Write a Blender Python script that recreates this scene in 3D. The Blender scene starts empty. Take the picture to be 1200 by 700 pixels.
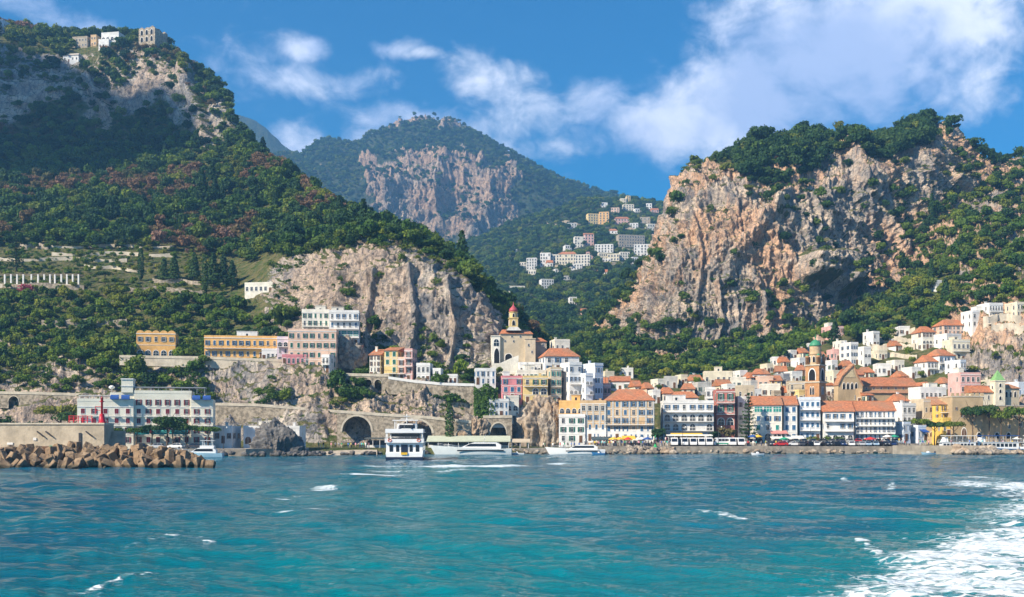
import bpy, bmesh, math, random
import numpy as np
from mathutils import Vector, Matrix
from mathutils.bvhtree import BVHTree

random.seed(7)
RNG = np.random.default_rng(11)
F, HZ, CAMH = 1300.0, 508.0, 6.0          # focal length (px of a 1200 px wide picture), horizon row, eye height
SC = bpy.context.scene
COL = SC.collection
RAD = math.radians


def P(px, py, D):
    """survey point: bearing column, elevation row and distance -> world"""
    return ((px - 600.0) / F * D, D, CAMH + (HZ - py) / F * D)


# ---------------------------------------------------------------- noise
def _h(ix, iy, iz, seed):
    n = (ix.astype(np.uint32) * np.uint32(374761393) + iy.astype(np.uint32) * np.uint32(668265263)
         + iz.astype(np.uint32) * np.uint32(2147483647 & 1274126177) + np.uint32(seed * 97 + 13))
    n = (n ^ (n >> np.uint32(13))) * np.uint32(1274126177)
    n = (n ^ (n >> np.uint32(16))) * np.uint32(2246822519)
    n = n ^ (n >> np.uint32(15))
    return (n & np.uint32(0xFFFFFF)).astype(np.float32) / np.float32(0xFFFFFF)


def vnoise(x, y, z, seed=0):
    fx, fy, fz = np.floor(x), np.floor(y), np.floor(z)
    ix, iy, iz = fx.astype(np.int64), fy.astype(np.int64), fz.astype(np.int64)
    tx, ty, tz = x - fx, y - fy, z - fz
    tx = tx * tx * tx * (tx * (tx * 6 - 15) + 10)
    ty = ty * ty * ty * (ty * (ty * 6 - 15) + 10)
    tz = tz * tz * tz * (tz * (tz * 6 - 15) + 10)
    r = 0
    for a in (0, 1):
        wx = tx if a else 1 - tx
        for b in (0, 1):
            wy = ty if b else 1 - ty
            for c in (0, 1):
                wz = tz if c else 1 - tz
                r = r + wx * wy * wz * _h(ix + a, iy + b, iz + c, seed)
    return r * 2 - 1


def fbm(x, y, z, s, octv=4, seed=0, gain=0.5, ridged=False):
    r, a, t = 0, 1.0, 0
    f = 1.0 / s
    for o in range(octv):
        n = vnoise(x * f + 31.7 * o, y * f + 17.3 * o, z * f + 5.1 * o, seed + o)
        if ridged:
            n = 1 - 2 * np.abs(n) * 1.3
        r = r + a * n
        t += a
        a *= gain
        f *= 2.03
    return r / t


def sstep(a, b, x):
    t = np.clip((x - a) / (b - a), 0, 1)
    return t * t * (3 - 2 * t)


def pchip(xk, yk, x):
    """monotone cubic along axis 0; yk may carry more axes"""
    xk = np.asarray(xk, float)
    yk = np.asarray(yk, float)
    h = np.diff(xk)
    sh = (slice(None),) + (None,) * (yk.ndim - 1)
    d = np.diff(yk, axis=0) / h[sh]
    m = np.zeros_like(yk)
    m[0], m[-1] = d[0], d[-1]
    p, q = d[:-1], d[1:]
    same = p * q > 0
    hm = np.where(same, 2 * p * q / np.where(same, p + q, 1), 0)
    m[1:-1] = hm
    i = np.clip(np.searchsorted(xk, x, side='right') - 1, 0, len(xk) - 2)
    t = ((x - xk[i]) / h[i])[sh]
    H = h[i][sh]
    t2, t3 = t * t, t * t * t
    return (2 * t3 - 3 * t2 + 1) * yk[i] + (t3 - 2 * t2 + t) * H * m[i] + (-2 * t3 + 3 * t2) * yk[i + 1] + (t3 - t2) * H * m[i + 1]


# ---------------------------------------------------------------- tags
def tag(o, label=None, cat=None, group=None, kind=None):
    if label: o['label'] = label
    if cat: o['category'] = cat
    if group: o['group'] = group
    if kind: o['kind'] = kind
    return o


def empty(name, loc=(0, 0, 0), rz=0.0, label=None, cat=None, group=None):
    o = bpy.data.objects.new(name, None)
    o.empty_display_size = 0.5
    o.location = loc
    o.rotation_euler = (0, 0, rz)
    COL.objects.link(o)
    return tag(o, label, cat, group)


def link(name, me, parent=None, loc=(0, 0, 0), rot=(0, 0, 0), scale=(1, 1, 1)):
    o = bpy.data.objects.new(name, me)
    COL.objects.link(o)
    o.location = loc
    o.rotation_euler = rot
    o.scale = scale
    if parent is not None: o.parent = parent
    return o


def copy_tree(o, parent=None):
    c = o.copy()
    COL.objects.link(c)
    if parent is not None: c.parent = parent
    for ch in list(o.children): copy_tree(ch, c)
    return c


# ---------------------------------------------------------------- materials
class NT:
    """small node helper"""
    def __init__(s, tree):
        s.t = tree; s.n = tree.nodes; s.l = tree.links
    def node(s, typ, **kw):
        n = s.n.new(typ)
        for k, v in kw.items(): setattr(n, k, v)
        return n
    def put(s, sock, v):
        if isinstance(v, bpy.types.NodeSocket): s.l.new(v, sock)
        elif v is not None: sock.default_value = v
    def math(s, op, a, b=None, c=None, clamp=False):
        n = s.node('ShaderNodeMath', operation=op, use_clamp=clamp)
        s.put(n.inputs[0], a)
        if b is not None: s.put(n.inputs[1], b)
        if c is not None: s.put(n.inputs[2], c)
        return n.outputs[0]
    def map(s, v, a, b, c=0.0, d=1.0, smooth=True):
        n = s.node('ShaderNodeMapRange')
        if smooth: n.interpolation_type = 'SMOOTHSTEP'
        s.put(n.inputs[0], v)
        for i, q in enumerate((a, b, c, d)): s.put(n.inputs[i + 1], q)
        return n.outputs[0]
    def mix(s, f, a, b, typ='MIX'):
        n = s.node('ShaderNodeMix', data_type='RGBA', blend_type=typ)
        s.put(n.inputs[0], f)
        for sock, v in ((n.inputs[6], a), (n.inputs[7], b)):
            if isinstance(v, (tuple, list)): v = tuple(v[:3]) + (1,)
            s.put(sock, v)
        return n.outputs[2]
    def noise(s, vec, scale, detail=4, rough=0.55, dist=0.0):
        n = s.node('ShaderNodeTexNoise')
        if vec is not None: s.put(n.inputs['Vector'], vec)
        n.inputs['Scale'].default_value = scale
        n.inputs['Detail'].default_value = detail
        n.inputs['Roughness'].default_value = rough
        n.inputs['Distortion'].default_value = dist
        return n.outputs[0]
    def vscale(s, vec, sc):
        n = s.node('ShaderNodeMapping')
        s.put(n.inputs[0], vec)
        n.inputs['Scale'].default_value = sc
        return n.outputs[0]
    def bump(s, h, strength, dist):
        n = s.node('ShaderNodeBump')
        s.put(n.inputs['Height'], h)
        n.inputs['Strength'].default_value = strength
        n.inputs['Distance'].default_value = dist
        return n.outputs[0]


def newmat(name):
    m = bpy.data.materials.new(name)
    m.use_nodes = True
    nt = NT(m.node_tree)
    bs = m.node_tree.nodes['Principled BSDF']
    return m, nt, bs


MATS = {}


def mat(name, col, rough=0.8, var=0.12, scale=0.6, spec=0.3, metal=0.0, stain=0.0, bump=0.0):
    """plain surface with a little uneven wear"""
    if name in MATS: return MATS[name]
    m, nt, bs = newmat(name)
    geo = nt.node('ShaderNodeNewGeometry')
    pos = geo.outputs['Position']
    n1 = nt.noise(pos, scale, 5, 0.6)
    f = nt.map(n1, 0.3, 0.7, 0, 1)
    lo = tuple(c * (1 - var) for c in col); hi = tuple(min(1, c * (1 + var * 0.6)) for c in col)
    c = nt.mix(f, lo, hi)
    if stain > 0:
        n2 = nt.noise(nt.vscale(pos, (0.9, 0.9, 0.18)), 1.1, 4, 0.65)
        f2 = nt.map(n2, 0.52, 0.75, 0, stain)
        c = nt.mix(f2, c, tuple(q * 0.45 for q in col))
    nt.put(bs.inputs['Base Color'], c)
    bs.inputs['Roughness'].default_value = rough
    bs.inputs['Specular IOR Level'].default_value = spec
    bs.inputs['Metallic'].default_value = metal
    if bump:
        nt.put(bs.inputs['Normal'], nt.bump(nt.noise(pos, scale * 6, 4, 0.6), bump, 0.15))
    MATS[name] = m
    return m


def leaf_mat(name, cols, rnd=0.5):
    if name in MATS: return MATS[name]
    m, nt, bs = newmat(name)
    oi = nt.node('ShaderNodeObjectInfo')
    geo = nt.node('ShaderNodeNewGeometry')
    pos = geo.outputs['Position']
    big = nt.noise(pos, 0.012, 3, 0.5)
    r = nt.math('ADD', nt.math('MULTIPLY', oi.outputs['Random'], rnd), nt.math('MULTIPLY', nt.map(big, 0.3, 0.7), 1 - rnd))
    ramp = nt.node('ShaderNodeValToRGB')
    el = ramp.color_ramp.elements
    while len(el) < len(cols): el.new(0.5)
    for i, c in enumerate(cols):
        el[i].position = i / (len(cols) - 1)
        el[i].color = tuple(c) + (1,)
    nt.put(ramp.inputs[0], r)
    fine = nt.noise(pos, 0.9, 3, 0.6)
    c = nt.mix(nt.map(fine, 0.35, 0.7), nt.mix(1.0, ramp.outputs[0], (0.72, 0.75, 0.7), 'MULTIPLY'), nt.mix(1.0, ramp.outputs[0], (1.35, 1.3, 1.2), 'MULTIPLY'))
    nt.put(bs.inputs['Base Color'], c)
    bs.inputs['Roughness'].default_value = 0.7
    bs.inputs['Specular IOR Level'].default_value = 0.2
    tr = nt.node('ShaderNodeBsdfTranslucent')
    nt.put(tr.inputs[0], c)
    mx = nt.node('ShaderNodeMixShader')
    mx.inputs[0].default_value = 0.25
    out = m.node_tree.nodes['Material Output']
    nt.l.new(bs.outputs[0], mx.inputs[1]); nt.l.new(tr.outputs[0], mx.inputs[2])
    nt.l.new(mx.outputs[0], out.inputs[0])
    MATS[name] = m
    return m


# ---------------------------------------------------------------- mesh builder
class MB:
    def __init__(s):
        s.v = []; s.f = []; s.m = []; s.sm = []
    def add(s, vs, fs, mi=0, smooth=False):
        o = len(s.v)
        s.v.extend([tuple(p) for p in vs])
        for f in fs:
            s.f.append(tuple(i + o for i in f)); s.m.append(mi); s.sm.append(smooth)
        return s
    def box(s, c, d, rz=0.0, mi=0, rot=None, taper=1.0):
        x, y, z = d[0] / 2, d[1] / 2, d[2] / 2
        vs = [Vector((sx * x * (taper if sz > 0 else 1), sy * y * (taper if sz > 0 else 1), sz * z)) for sz in (-1, 1) for sx, sy in ((-1, -1), (1, -1), (1, 1), (-1, 1))]
        if rot is not None: vs = [rot @ v for v in vs]
        elif rz:
            ca, sa = math.cos(rz), math.sin(rz)
            vs = [Vector((v.x * ca - v.y * sa, v.x * sa + v.y * ca, v.z)) for v in vs]
        vs = [v + Vector(c) for v in vs]
        return s.add(vs, [(3, 2, 1, 0), (4, 5, 6, 7), (0, 1, 5, 4), (1, 2, 6, 5), (2, 3, 7, 6), (3, 0, 4, 7)], mi)
    def bx(s, x0, x1, y0, y1, z0, z1, mi=0):
        return s.box(((x0 + x1) / 2, (y0 + y1) / 2, (z0 + z1) / 2), (x1 - x0, y1 - y0, z1 - z0), mi=mi)
    def prism(s, poly, a0, a1, axis='y', mi=0):
        """poly in the plane normal to axis, extruded a0..a1 (y: poly=(x,z); x: poly=(y,z); z: poly=(x,y))"""
        n = len(poly)
        def pt(p, a): return (p[0], a, p[1]) if axis == 'y' else ((a, p[0], p[1]) if axis == 'x' else (p[0], p[1], a))
        vs = [pt(p, a0) for p in poly] + [pt(p, a1) for p in poly]
        fs = [tuple(range(n)), tuple(range(2 * n - 1, n - 1, -1))] + [(i, i + n, (i + 1) % n + n, (i + 1) % n) for i in range(n)]
        return s.add(vs, fs, mi)
    def lathe(s, prof, c=(0, 0, 0), n=12, mi=0, smooth=True, sx=1.0, sy=1.0):
        vs = []; fs = []
        for r, z in prof:
            for k in range(n):
                a = 2 * math.pi * k / n
                vs.append((c[0] + r * math.cos(a) * sx, c[1] + r * math.sin(a) * sy, c[2] + z))
        for j in range(len(prof) - 1):
            for k in range(n):
                fs.append((j * n + k, j * n + (k + 1) % n, (j + 1) * n + (k + 1) % n, (j + 1) * n + k))
        fs.append(tuple(range(n - 1, -1, -1)))
        fs.append(tuple((len(prof) - 1) * n + k for k in range(n)))
        return s.add(vs, fs, mi, smooth)
    def tube(s, pts, rads, n=6, mi=0, smooth=True):
        pts = [Vector(p) for p in pts]
        if not hasattr(rads, '__len__'): rads = [rads] * len(pts)
        vs = []; fs = []
        for i, p in enumerate(pts):
            d = (pts[min(i + 1, len(pts) - 1)] - pts[max(i - 1, 0)])
            d = d.normalized() if d.length > 1e-9 else Vector((0, 0, 1))
            u = d.cross(Vector((0, 0, 1)) if abs(d.z) < 0.9 else Vector((1, 0, 0))).normalized()
            w = d.cross(u)
            for k in range(n):
                a = 2 * math.pi * k / n
                vs.append(p + (u * math.cos(a) + w * math.sin(a)) * rads[i])
        for j in range(len(pts) - 1):
            for k in range(n):
                fs.append((j * n + k, (j + 1) * n + k, (j + 1) * n + (k + 1) % n, j * n + (k + 1) % n))
        fs.append(tuple(range(n))); fs.append(tuple((len(pts) - 1) * n + k for k in range(n - 1, -1, -1)))
        return s.add(vs, fs, mi, smooth)
    def mesh(s, name, mats):
        me = bpy.data.meshes.new(name)
        me.from_pydata(s.v, [], s.f)
        for m in (mats if isinstance(mats, (list, tuple)) else [mats]): me.materials.append(m)
        me.polygons.foreach_set('material_index', s.m)
        me.polygons.foreach_set('use_smooth', s.sm)
        me.update()
        return me
    def build(s, name, mats, parent=None, loc=(0, 0, 0), rz=0.0):
        return link(name, s.mesh(name, mats), parent, loc, (0, 0, rz))


def fix_normals(me):
    bm = bmesh.new(); bm.from_mesh(me)
    bmesh.ops.recalc_face_normals(bm, faces=bm.faces)
    bm.to_mesh(me); bm.free()
    return me
# ================================================================ terrain
def grid_mesh(name, X, attrs, material, smooth=True):
    nv, nu = X.shape[:2]
    me = bpy.data.meshes.new(name)
    me.vertices.add(nv * nu)
    me.vertices.foreach_set('co', X.reshape(-1).astype(np.float32))
    i = np.arange(nv * nu).reshape(nv, nu)
    q = np.stack([i[:-1, :-1], i[:-1, 1:], i[1:, 1:], i[1:, :-1]], -1).reshape(-1)
    nf = (nv - 1) * (nu - 1)
    me.loops.add(nf * 4); me.polygons.add(nf)
    me.loops.foreach_set('vertex_index', q.astype(np.int32))
    me.polygons.foreach_set('loop_start', np.arange(0, nf * 4, 4, dtype=np.int32))
    me.polygons.foreach_set('use_smooth', np.full(nf, smooth))
    me.update(calc_edges=True)
    for k, a in attrs.items():
        at = me.attributes.new(k, 'FLOAT', 'POINT')
        at.data.foreach_set('value', a.reshape(-1).astype(np.float32))
    me.materials.append(material)
    return me


def normals(X):
    du = np.gradient(X, axis=1); dv = np.gradient(X, axis=0)
    n = np.cross(du, dv)
    return n / np.maximum(np.linalg.norm(n, axis=-1, keepdims=True), 1e-9)


LOFTS = []


class Loft:
    """a mountain side: control lines of (elevation row, distance, bareness) per bearing column"""
    def __init__(s, name, cols, rows, nus, nvs, amp, seed, material, flat0=False, dents=(), ledge=(.42, .72), bigamp=0.0):
        C = np.array([[P(c, r[j][0], r[j][1]) + (r[j][2],) for j, c in enumerate(cols)] for r in rows], float)
        nr, nc = C.shape[:2]
        u = np.concatenate([np.linspace(k, k + 1, n, endpoint=False) for k, n in enumerate(nus)] + [[nc - 1]])
        v = np.concatenate([np.linspace(k, k + 1, n, endpoint=False) for k, n in enumerate(nvs)] + [[nr - 1]])
        A = pchip(np.arange(nr), C, v)                       # nv, nc, 4
        A = np.swapaxes(pchip(np.arange(nc), np.swapaxes(A, 0, 1), u), 0, 1)
        X, bare = A[..., :3].copy(), np.clip(A[..., 3], 0, 1)
        N = normals(X)
        x, y, z = X[..., 0], X[..., 1], X[..., 2]
        wob = fbm(x, y, z, 38, 4, seed) * 0.5
        rock = sstep(0.32, 0.62, bare + wob * 0.75)
        dep = amp * (0.50 * fbm(x, y, z * 0.45, 42, 6, seed + 3, 0.58, True) + 0.34 * fbm(x, y, z * 0.5, 13, 5, seed + 9, 0.6, True)
                     + 0.24 * fbm(x, y, z * .7, 4.2, 3, seed + 15, 0.6, True) + 0.16 * fbm(x * 0.4, y * 0.4, z * 1.6 + .25 * x, 7, 4, seed + 21, 0.6, True))
        soft = amp * 0.34 * fbm(x, y, z * 0.5, 55, 4, seed + 30)
        d = rock * dep + (1 - rock) * soft
        if bigamp: d = d + bigamp * (.25 + .75 * rock) * fbm(x, y, z * .35, 95, 3, seed + 60, .5, True)
        qx, qy = 600 + F * x / y, HZ - F * (z - CAMH) / y          # bearings of the clefts and hollows as surveyed
        wq = 5.0 * fbm(x, y, z, 20, 3, seed + 70)
        for (pl, wd, dp) in dents:
            dist = np.full(x.shape, 1e9)
            for (a, b) in zip(pl[:-1], pl[1:]):
                ex, ey = b[0] - a[0], b[1] - a[1]
                t = np.clip(((qx - a[0]) * ex + (qy - a[1]) * ey) / (ex * ex + ey * ey + 1e-9), 0, 1)
                dist = np.minimum(dist, np.hypot(qx - a[0] - t * ex, (qy - a[1] - t * ey)))
            d = d + dp * sstep(wd, wd * .25, dist + wq) * (rock * .8 + .2)
        fade = np.ones_like(d) * sstep(1.7, 3.2, v)[:, None] * 0.97 + 0.03; fade[0] = 0
        if flat0 is False: fade = np.ones_like(d); fade[0] = 0
        X = X + N * (d * fade)[..., None]
        s.X = X; s.N = normals(X); s.rock0 = bare
        nz = np.abs(s.N[..., 2])
        led = sstep(ledge[0], ledge[1], nz + 0.25 * fbm(x, y, z, 9, 3, seed + 40))
        s.rock = np.clip(rock * (1 - 0.85 * led), 0, 1)
        s.name, s.u, s.v, s.seed = name, u, v, seed
        s.obj = link(name, grid_mesh(name, X, {'rock': s.rock, 'bare': bare}, material))
        s.obj['kind'] = 'structure'
        st = 3
        G = X[::st, ::st]
        nv, nu = G.shape[:2]
        i = np.arange(nv * nu).reshape(nv, nu)
        q = np.stack([i[:-1, :-1], i[:-1, 1:], i[1:, 1:], i[1:, :-1]], -1).reshape(-1, 4)
        s.bvh = BVHTree.FromPolygons([tuple(p) for p in G.reshape(-1, 3).tolist()], q.tolist())
        LOFTS.append(s)
    def scatter(s, n, weight, rng):
        """random points on the surface, density by area times weight (per vertex)"""
        X = s.X
        e1 = X[1:, :-1] - X[:-1, :-1]; e2 = X[:-1, 1:] - X[:-1, :-1]
        a = np.linalg.norm(np.cross(e1, e2), axis=-1) * weight[:-1, :-1]
        p = a.reshape(-1); p = p / p.sum()
        k = rng.choice(len(p), n, p=p)
        iv, iu = np.unravel_index(k, a.shape)
        r1, r2 = rng.random(n)[:, None], rng.random(n)[:, None]
        pts = X[iv, iu] + r1 * e1[iv, iu] + r2 * e2[iv, iu]
        return pts, s.N[iv, iu], s.rock[iv, iu]


def ray_ground(px, py, dmin=0.0):
    o = Vector((0, 0, CAMH))
    d = Vector(((px - 600) / F, 1.0, (HZ - py) / F))
    L = d.length
    best = None
    for l in LOFTS:
        h = l.bvh.ray_cast(o + d * dmin, d / L)
        if h[0] is not None and (best is None or h[0].y < best): best = h[0].y
    return best


def visible(p, eps=1.5):
    o = Vector((0, 0, CAMH)); p = Vector(p)
    d = p - o; L = d.length; d /= L
    for l in LOFTS:
        h = l.bvh.ray_cast(o, d, L - eps)
        if h[0] is not None: return False
    return True


def drop(x, y, top=1500.0):
    best = None
    for l in LOFTS:
        h = l.bvh.ray_cast(Vector((x, y, top)), Vector((0, 0, -1)))
        if h[0] is not None and (best is None or h[0].z > best): best = h[0].z
    return best


def rock_material(name, c_light, c_warm, c_dark, soil, warm_amt=0.5, sc=1.0):
    m, nt, bs = newmat(name)
    geo = nt.node('ShaderNodeNewGeometry')
    pos = geo.outputs['Position']
    at = nt.node('ShaderNodeAttribute', attribute_name='rock')
    rk = at.outputs['Fac']
    mid = nt.noise(pos, 0.11 * sc, 6, 0.62, 0.4)
    fine = nt.noise(pos, 0.55 * sc, 6, 0.68, 0.3)
    streak = nt.noise(nt.vscale(pos, (1, 1, 0.22)), 0.16 * sc, 5, 0.62, 0.6)
    big = nt.noise(pos, 0.021 * sc, 3, 0.5)
    c = nt.mix(nt.map(mid, 0.35, 0.66), c_dark, c_light)
    c = nt.mix(nt.math('MULTIPLY', nt.map(nt.math('ADD', nt.math('MULTIPLY', big, 0.6), nt.math('MULTIPLY', streak, 0.4)), 0.44, 0.55), warm_amt), c, c_warm)
    c = nt.mix(nt.map(streak, 0.56, 0.70, 0, 0.6), c, tuple(q * 0.8 for q in c_dark))
    c = nt.mix(nt.map(fine, 0.50, 0.66, 0, 0.85), c, tuple(q * 0.5 for q in c_dark))
    vfine = nt.noise(pos, 1.9 * sc, 4, 0.7)
    c = nt.mix(nt.map(vfine, 0.42, 0.68, 0.0, 0.45), c, tuple(q * 0.75 for q in c_dark))
    c = nt.mix(nt.map(vfine, 0.46, 0.30, 0.0, 0.4), c, tuple(min(1, q * 1.3) for q in c_light))
    vor = nt.node('ShaderNodeTexVoronoi', feature='DISTANCE_TO_EDGE')
    nt.put(vor.inputs['Vector'], nt.vscale(pos, (1, 1, 0.6)))
    vor.inputs['Scale'].default_value = 0.22 * sc
    crack = nt.map(vor.outputs['Distance'], 0.0, 0.09, 0.5, 0.0)
    c = nt.mix(crack, c, tuple(q * 0.4 for q in c_dark))
    gn = nt.noise(pos, 0.3 * sc, 5, 0.65)
    g = nt.mix(nt.map(gn, 0.3, 0.7), soil[0], soil[1])
    edge = nt.math('ADD', rk, nt.math('MULTIPLY', nt.math('SUBTRACT', fine, 0.5), 0.9))
    c = nt.mix(nt.map(edge, 0.35, 0.6), g, c)
    nt.put(bs.inputs['Base Color'], c)
    bs.inputs['Roughness'].default_value = 0.95
    bs.inputs['Specular IOR Level'].default_value = 0.1
    h = nt.math('ADD', nt.math('MULTIPLY', mid, 1.6), nt.math('ADD', nt.math('MULTIPLY', fine, 0.8), nt.math('MULTIPLY', streak, 1.0)))
    nt.put(bs.inputs['Normal'], nt.bump(h, 1.0, 2.4 / sc))
    return m


SOIL = ((0.055, 0.095, 0.02), (0.20, 0.17, 0.08))
ROCK_W = rock_material('limestone', (0.78, 0.62, 0.47), (0.80, 0.47, 0.27), (0.27, 0.255, 0.25), SOIL, .85)
ROCK_G = rock_material('grey_limestone', (0.66, 0.575, 0.475), (0.68, 0.46, 0.30), (0.235, 0.23, 0.235), SOIL, 0.5)
ROCK_F = rock_material('distant_limestone', (0.58, 0.47, 0.37), (0.60, 0.37, 0.22), (0.24, 0.20, 0.175), ((0.035, 0.06, 0.028), (0.08, 0.09, 0.045)), 0.6, 0.35)


def zrow(cols, z, Ds, rk):
    return [(HZ - (z - CAMH) * F / d, d, rk) for d in Ds]


# ---- left mountain, from the shore road up to the village on its top
cL = [-260, -60, 60, 160, 250, 282, 345, 430, 500, 555, 592, 612, 640]
rL = [
    zrow(cL, -4, [290, 290, 290, 290, 292, 297, 306, 310, 310, 312, 314, 316, 325], 1),
    zrow(cL, 1.6, [297, 297, 297, 297, 298, 303, 312, 318, 318, 318, 320, 322, 330], .7),
    zrow(cL, 2.0, [336, 336, 336, 336, 334, 332, 330, 332, 336, 343, 346, 348, 356], .8),
    list(zip([472, 472, 470, 468, 480, 482, 484, 490, 496, 492, 490, 492, 495], [352, 352, 350, 348, 343, 341, 339, 340, 343, 349, 353, 357, 366], [.75] * 13)),
    list(zip([426, 426, 424, 422, 423, 424, 427, 452, 458, 453, 446, 448, 455], [374, 374, 374, 371, 366, 364, 359, 353, 353, 359, 366, 374, 388], [.62, .62, .6, .5, .6, .75, .8, .7, .6, .5, .5, .4, .3])),
    list(zip([422, 422, 420, 418, 419, 420, 423, 447, 453, 448, 440, 442, 450], [392, 392, 392, 388, 384, 380, 376, 367, 365, 369, 378, 388, 402], [.3, .3, .3, .3, .3, .35, .5, .8, .8, .7, .5, .3, .2])),
    list(zip([352, 352, 350, 350, 354, 358, 366, 386, 402, 412, 420, 430, 440], [430, 430, 430, 432, 428, 420, 404, 384, 379, 380, 396, 424, 456], [.36, .36, .36, .3, .3, .35, .8, 1, 1, 1, 1, .4, .1])),
    list(zip([292, 292, 292, 293, 300, 306, 312, 296, 314, 362, 402, 415, 430], [502, 502, 500, 498, 488, 474, 424, 397, 391, 388, 403, 450, 490], [.12, .12, .12, .1, .1, .1, .75, 1, 1, 1, .9, .2, .1])),
    list(zip([222, 222, 222, 222, 232, 240, 264, 282, 304, 349, 383, 402, 420], [640, 640, 640, 636, 606, 586, 522, 462, 438, 424, 430, 470, 520], [.02, .02, .02, .02, .02, .02, .02, .2, .25, .3, .3, .1, .1])),
    list(zip([160, 162, 166, 166, 172, 172, 214, 268, 295, 338, 368, 392, 412], [760, 750, 740, 732, 692, 668, 600, 528, 480, 450, 446, 490, 540], [.25, .25, .25, .25, .25, .2, .0, .0, .15, .15, .2, .1, .1])),
    list(zip([74, 78, 82, 78, 113, 164, 231, 285, 311, 354, 383, 404, 420], [792, 782, 776, 768, 730, 700, 660, 590, 530, 500, 492, 530, 580], [.56, .56, .56, .56, .66, .5, .0, .0, .0, .0, .0, 0, 0])),
    list(zip([34, 36, 54, 58, 120, 182, 255, 315, 338, 374, 400, 415, 430], [900, 900, 890, 860, 800, 770, 760, 680, 620, 580, 570, 600, 640], [.1, .1, .1, .15, .3, .1, .0, .0, .0, .0, .0, 0, 0])),
    list(zip([170, 170, 180, 190, 230, 270, 310, 350, 380, 410, 425, 435, 445], [1250, 1250, 1200, 1150, 1000, 960, 920, 820, 760, 700, 690, 710, 740], [.2] * 13)),
]
LEFT = Loft('mountain_left', cL, rL, [24, 40, 75, 75, 70, 28, 54, 72, 60, 48, 36, 24, 16],
            [8, 20, 34, 44, 10, 56, 50, 56, 46, 64, 34, 12], 5.5, 3, ROCK_G, True,
            dents=(([(440, 320), (428, 380), (432, 430)], 6, 3), ([(480, 318), (488, 370), (480, 430)], 6, 3), ([(395, 300), (400, 350), (388, 380)], 6, 3), ([(520, 335), (532, 390), (525, 440)], 6, 3), ([(505, 265), (540, 310), (570, 350)], 8, 4),
                   ([(105, 95), (125, 130), (150, 160)], 9, 8), ([(215, 90), (235, 130), (245, 165)], 10, 8)), ledge=(.52, .82), bigamp=3.0)

# ---- right massif with the town at its foot
cR = [640, 690, 712, 735, 765, 800, 850, 900, 950, 1000, 1050, 1100, 1150, 1200, 1300, 1500]
n16 = [1] * 16
rR = [
    zrow(cR, -4, [322] * 16, 1),
    zrow(cR, 1.5, [331] * 16, .6),
    zrow(cR, 1.9, [354] * 16, .5),
    list(zip([482, 484, 488, 488, 488, 488, 488, 488, 488, 488, 488, 488, 488, 488, 488, 488], [366, 368, 374] + [376] * 13, [.5] * 16)),
    list(zip([452, 456, 456, 456, 456, 455, 452, 450, 448, 446, 444, 444, 448, 450, 452, 452], [398, 408, 414, 418, 420, 422, 424, 424, 424, 422, 416, 408, 402, 400, 398, 398], [.3] * 11 + [.45, .85, .85, .8, .7])),
    list(zip([428, 441, 440, 438, 438, 437, 433, 421, 409, 396, 391, 384, 374, 364, 358, 350], [440, 452, 462, 466, 470, 476, 482, 488, 492, 492, 482, 466, 452, 446, 446, 446], [.1, .1, .05, .05, .05, .05, .05, .05, .1, .2, .25, .4, .9, .85, .7, .4])),
    list(zip([418, 412, 400, 408, 420, 427, 407, 394, 388, 360, 315, 265, 238, 226, 218, 210], [640, 580, 576, 560, 545, 540, 544, 547, 551, 562, 580, 602, 618, 630, 645, 660], [.1, .05, .45, .8, .8, .8, .75, .7, .7, .7, .7, .6, .6, .6, .5, .5])),
    list(zip([414, 403, 384, 368, 350, 342, 318, 305, 304, 286, 254, 228, 214, 210, 206, 204], [700, 640, 596, 573, 560, 554, 556, 559, 563, 576, 594, 614, 634, 646, 660, 676], [.1, .05, .7, 1, 1, .95, .85, .95, 1, 1, .95, .9, .9, .8, .8, .8])),
    list(zip([410, 395, 376, 356, 314, 272, 244, 232, 228, 216, 202, 192, 200, 202, 202, 204], [780, 760, 640, 592, 578, 572, 572, 576, 578, 586, 602, 620, 648, 662, 676, 690], [.1, .05, .35, .9, 1, .95, .7, .7, .85, .9, .75, .85, .9, .9, .8, .8])),
    list(zip([409, 392, 382, 362, 320, 229, 197, 183, 175, 178, 176, 157, 190, 193, 198, 204], [900, 850, 700, 640, 620, 612, 640, 676, 690, 700, 690, 660, 690, 704, 716, 730], [.1, .2, .3, .4, .6, .75, .5, .35, .4, .6, .45, .8, .6, .5, .5, .5])),
    list(zip([420, 410, 390, 370, 350, 300, 290, 270, 260, 260, 255, 250, 260, 270, 270, 270], [1000, 950, 850, 800, 790, 790, 840, 880, 900, 920, 930, 930, 940, 950, 960, 980], [.2] * 16)),
]
RIGHT = Loft('mountain_right', cR, rR, [30, 26, 30, 36, 42, 60, 60, 60, 60, 60, 60, 60, 60, 50, 30],
             [6, 10, 20, 26, 30, 70, 84, 84, 60, 10], 9.5, 51, ROCK_W, True,
             dents=(([(945, 322), (972, 318), (982, 334)], 22, 16), ([(925, 228), (890, 265), (858, 305), (850, 330)], 11, 5), ([(884, 330), (893, 365), (900, 398)], 6, 4), ([(770, 280), (760, 330), (757, 405)], 5, 3.5),
                    ([(1010, 232), (1040, 262), (1062, 300)], 9, 4), ([(812, 250), (824, 300), (815, 365)], 5, 3.5), ([(840, 330), (846, 380), (838, 412)], 5, 3.5), ([(992, 180), (1012, 200), (1030, 230)], 8, 4), ([(905, 250), (925, 262)], 9, 6), ([(1110, 215), (1135, 225)], 10, 6)),
             ledge=(.50, .80), bigamp=4.5)

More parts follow.
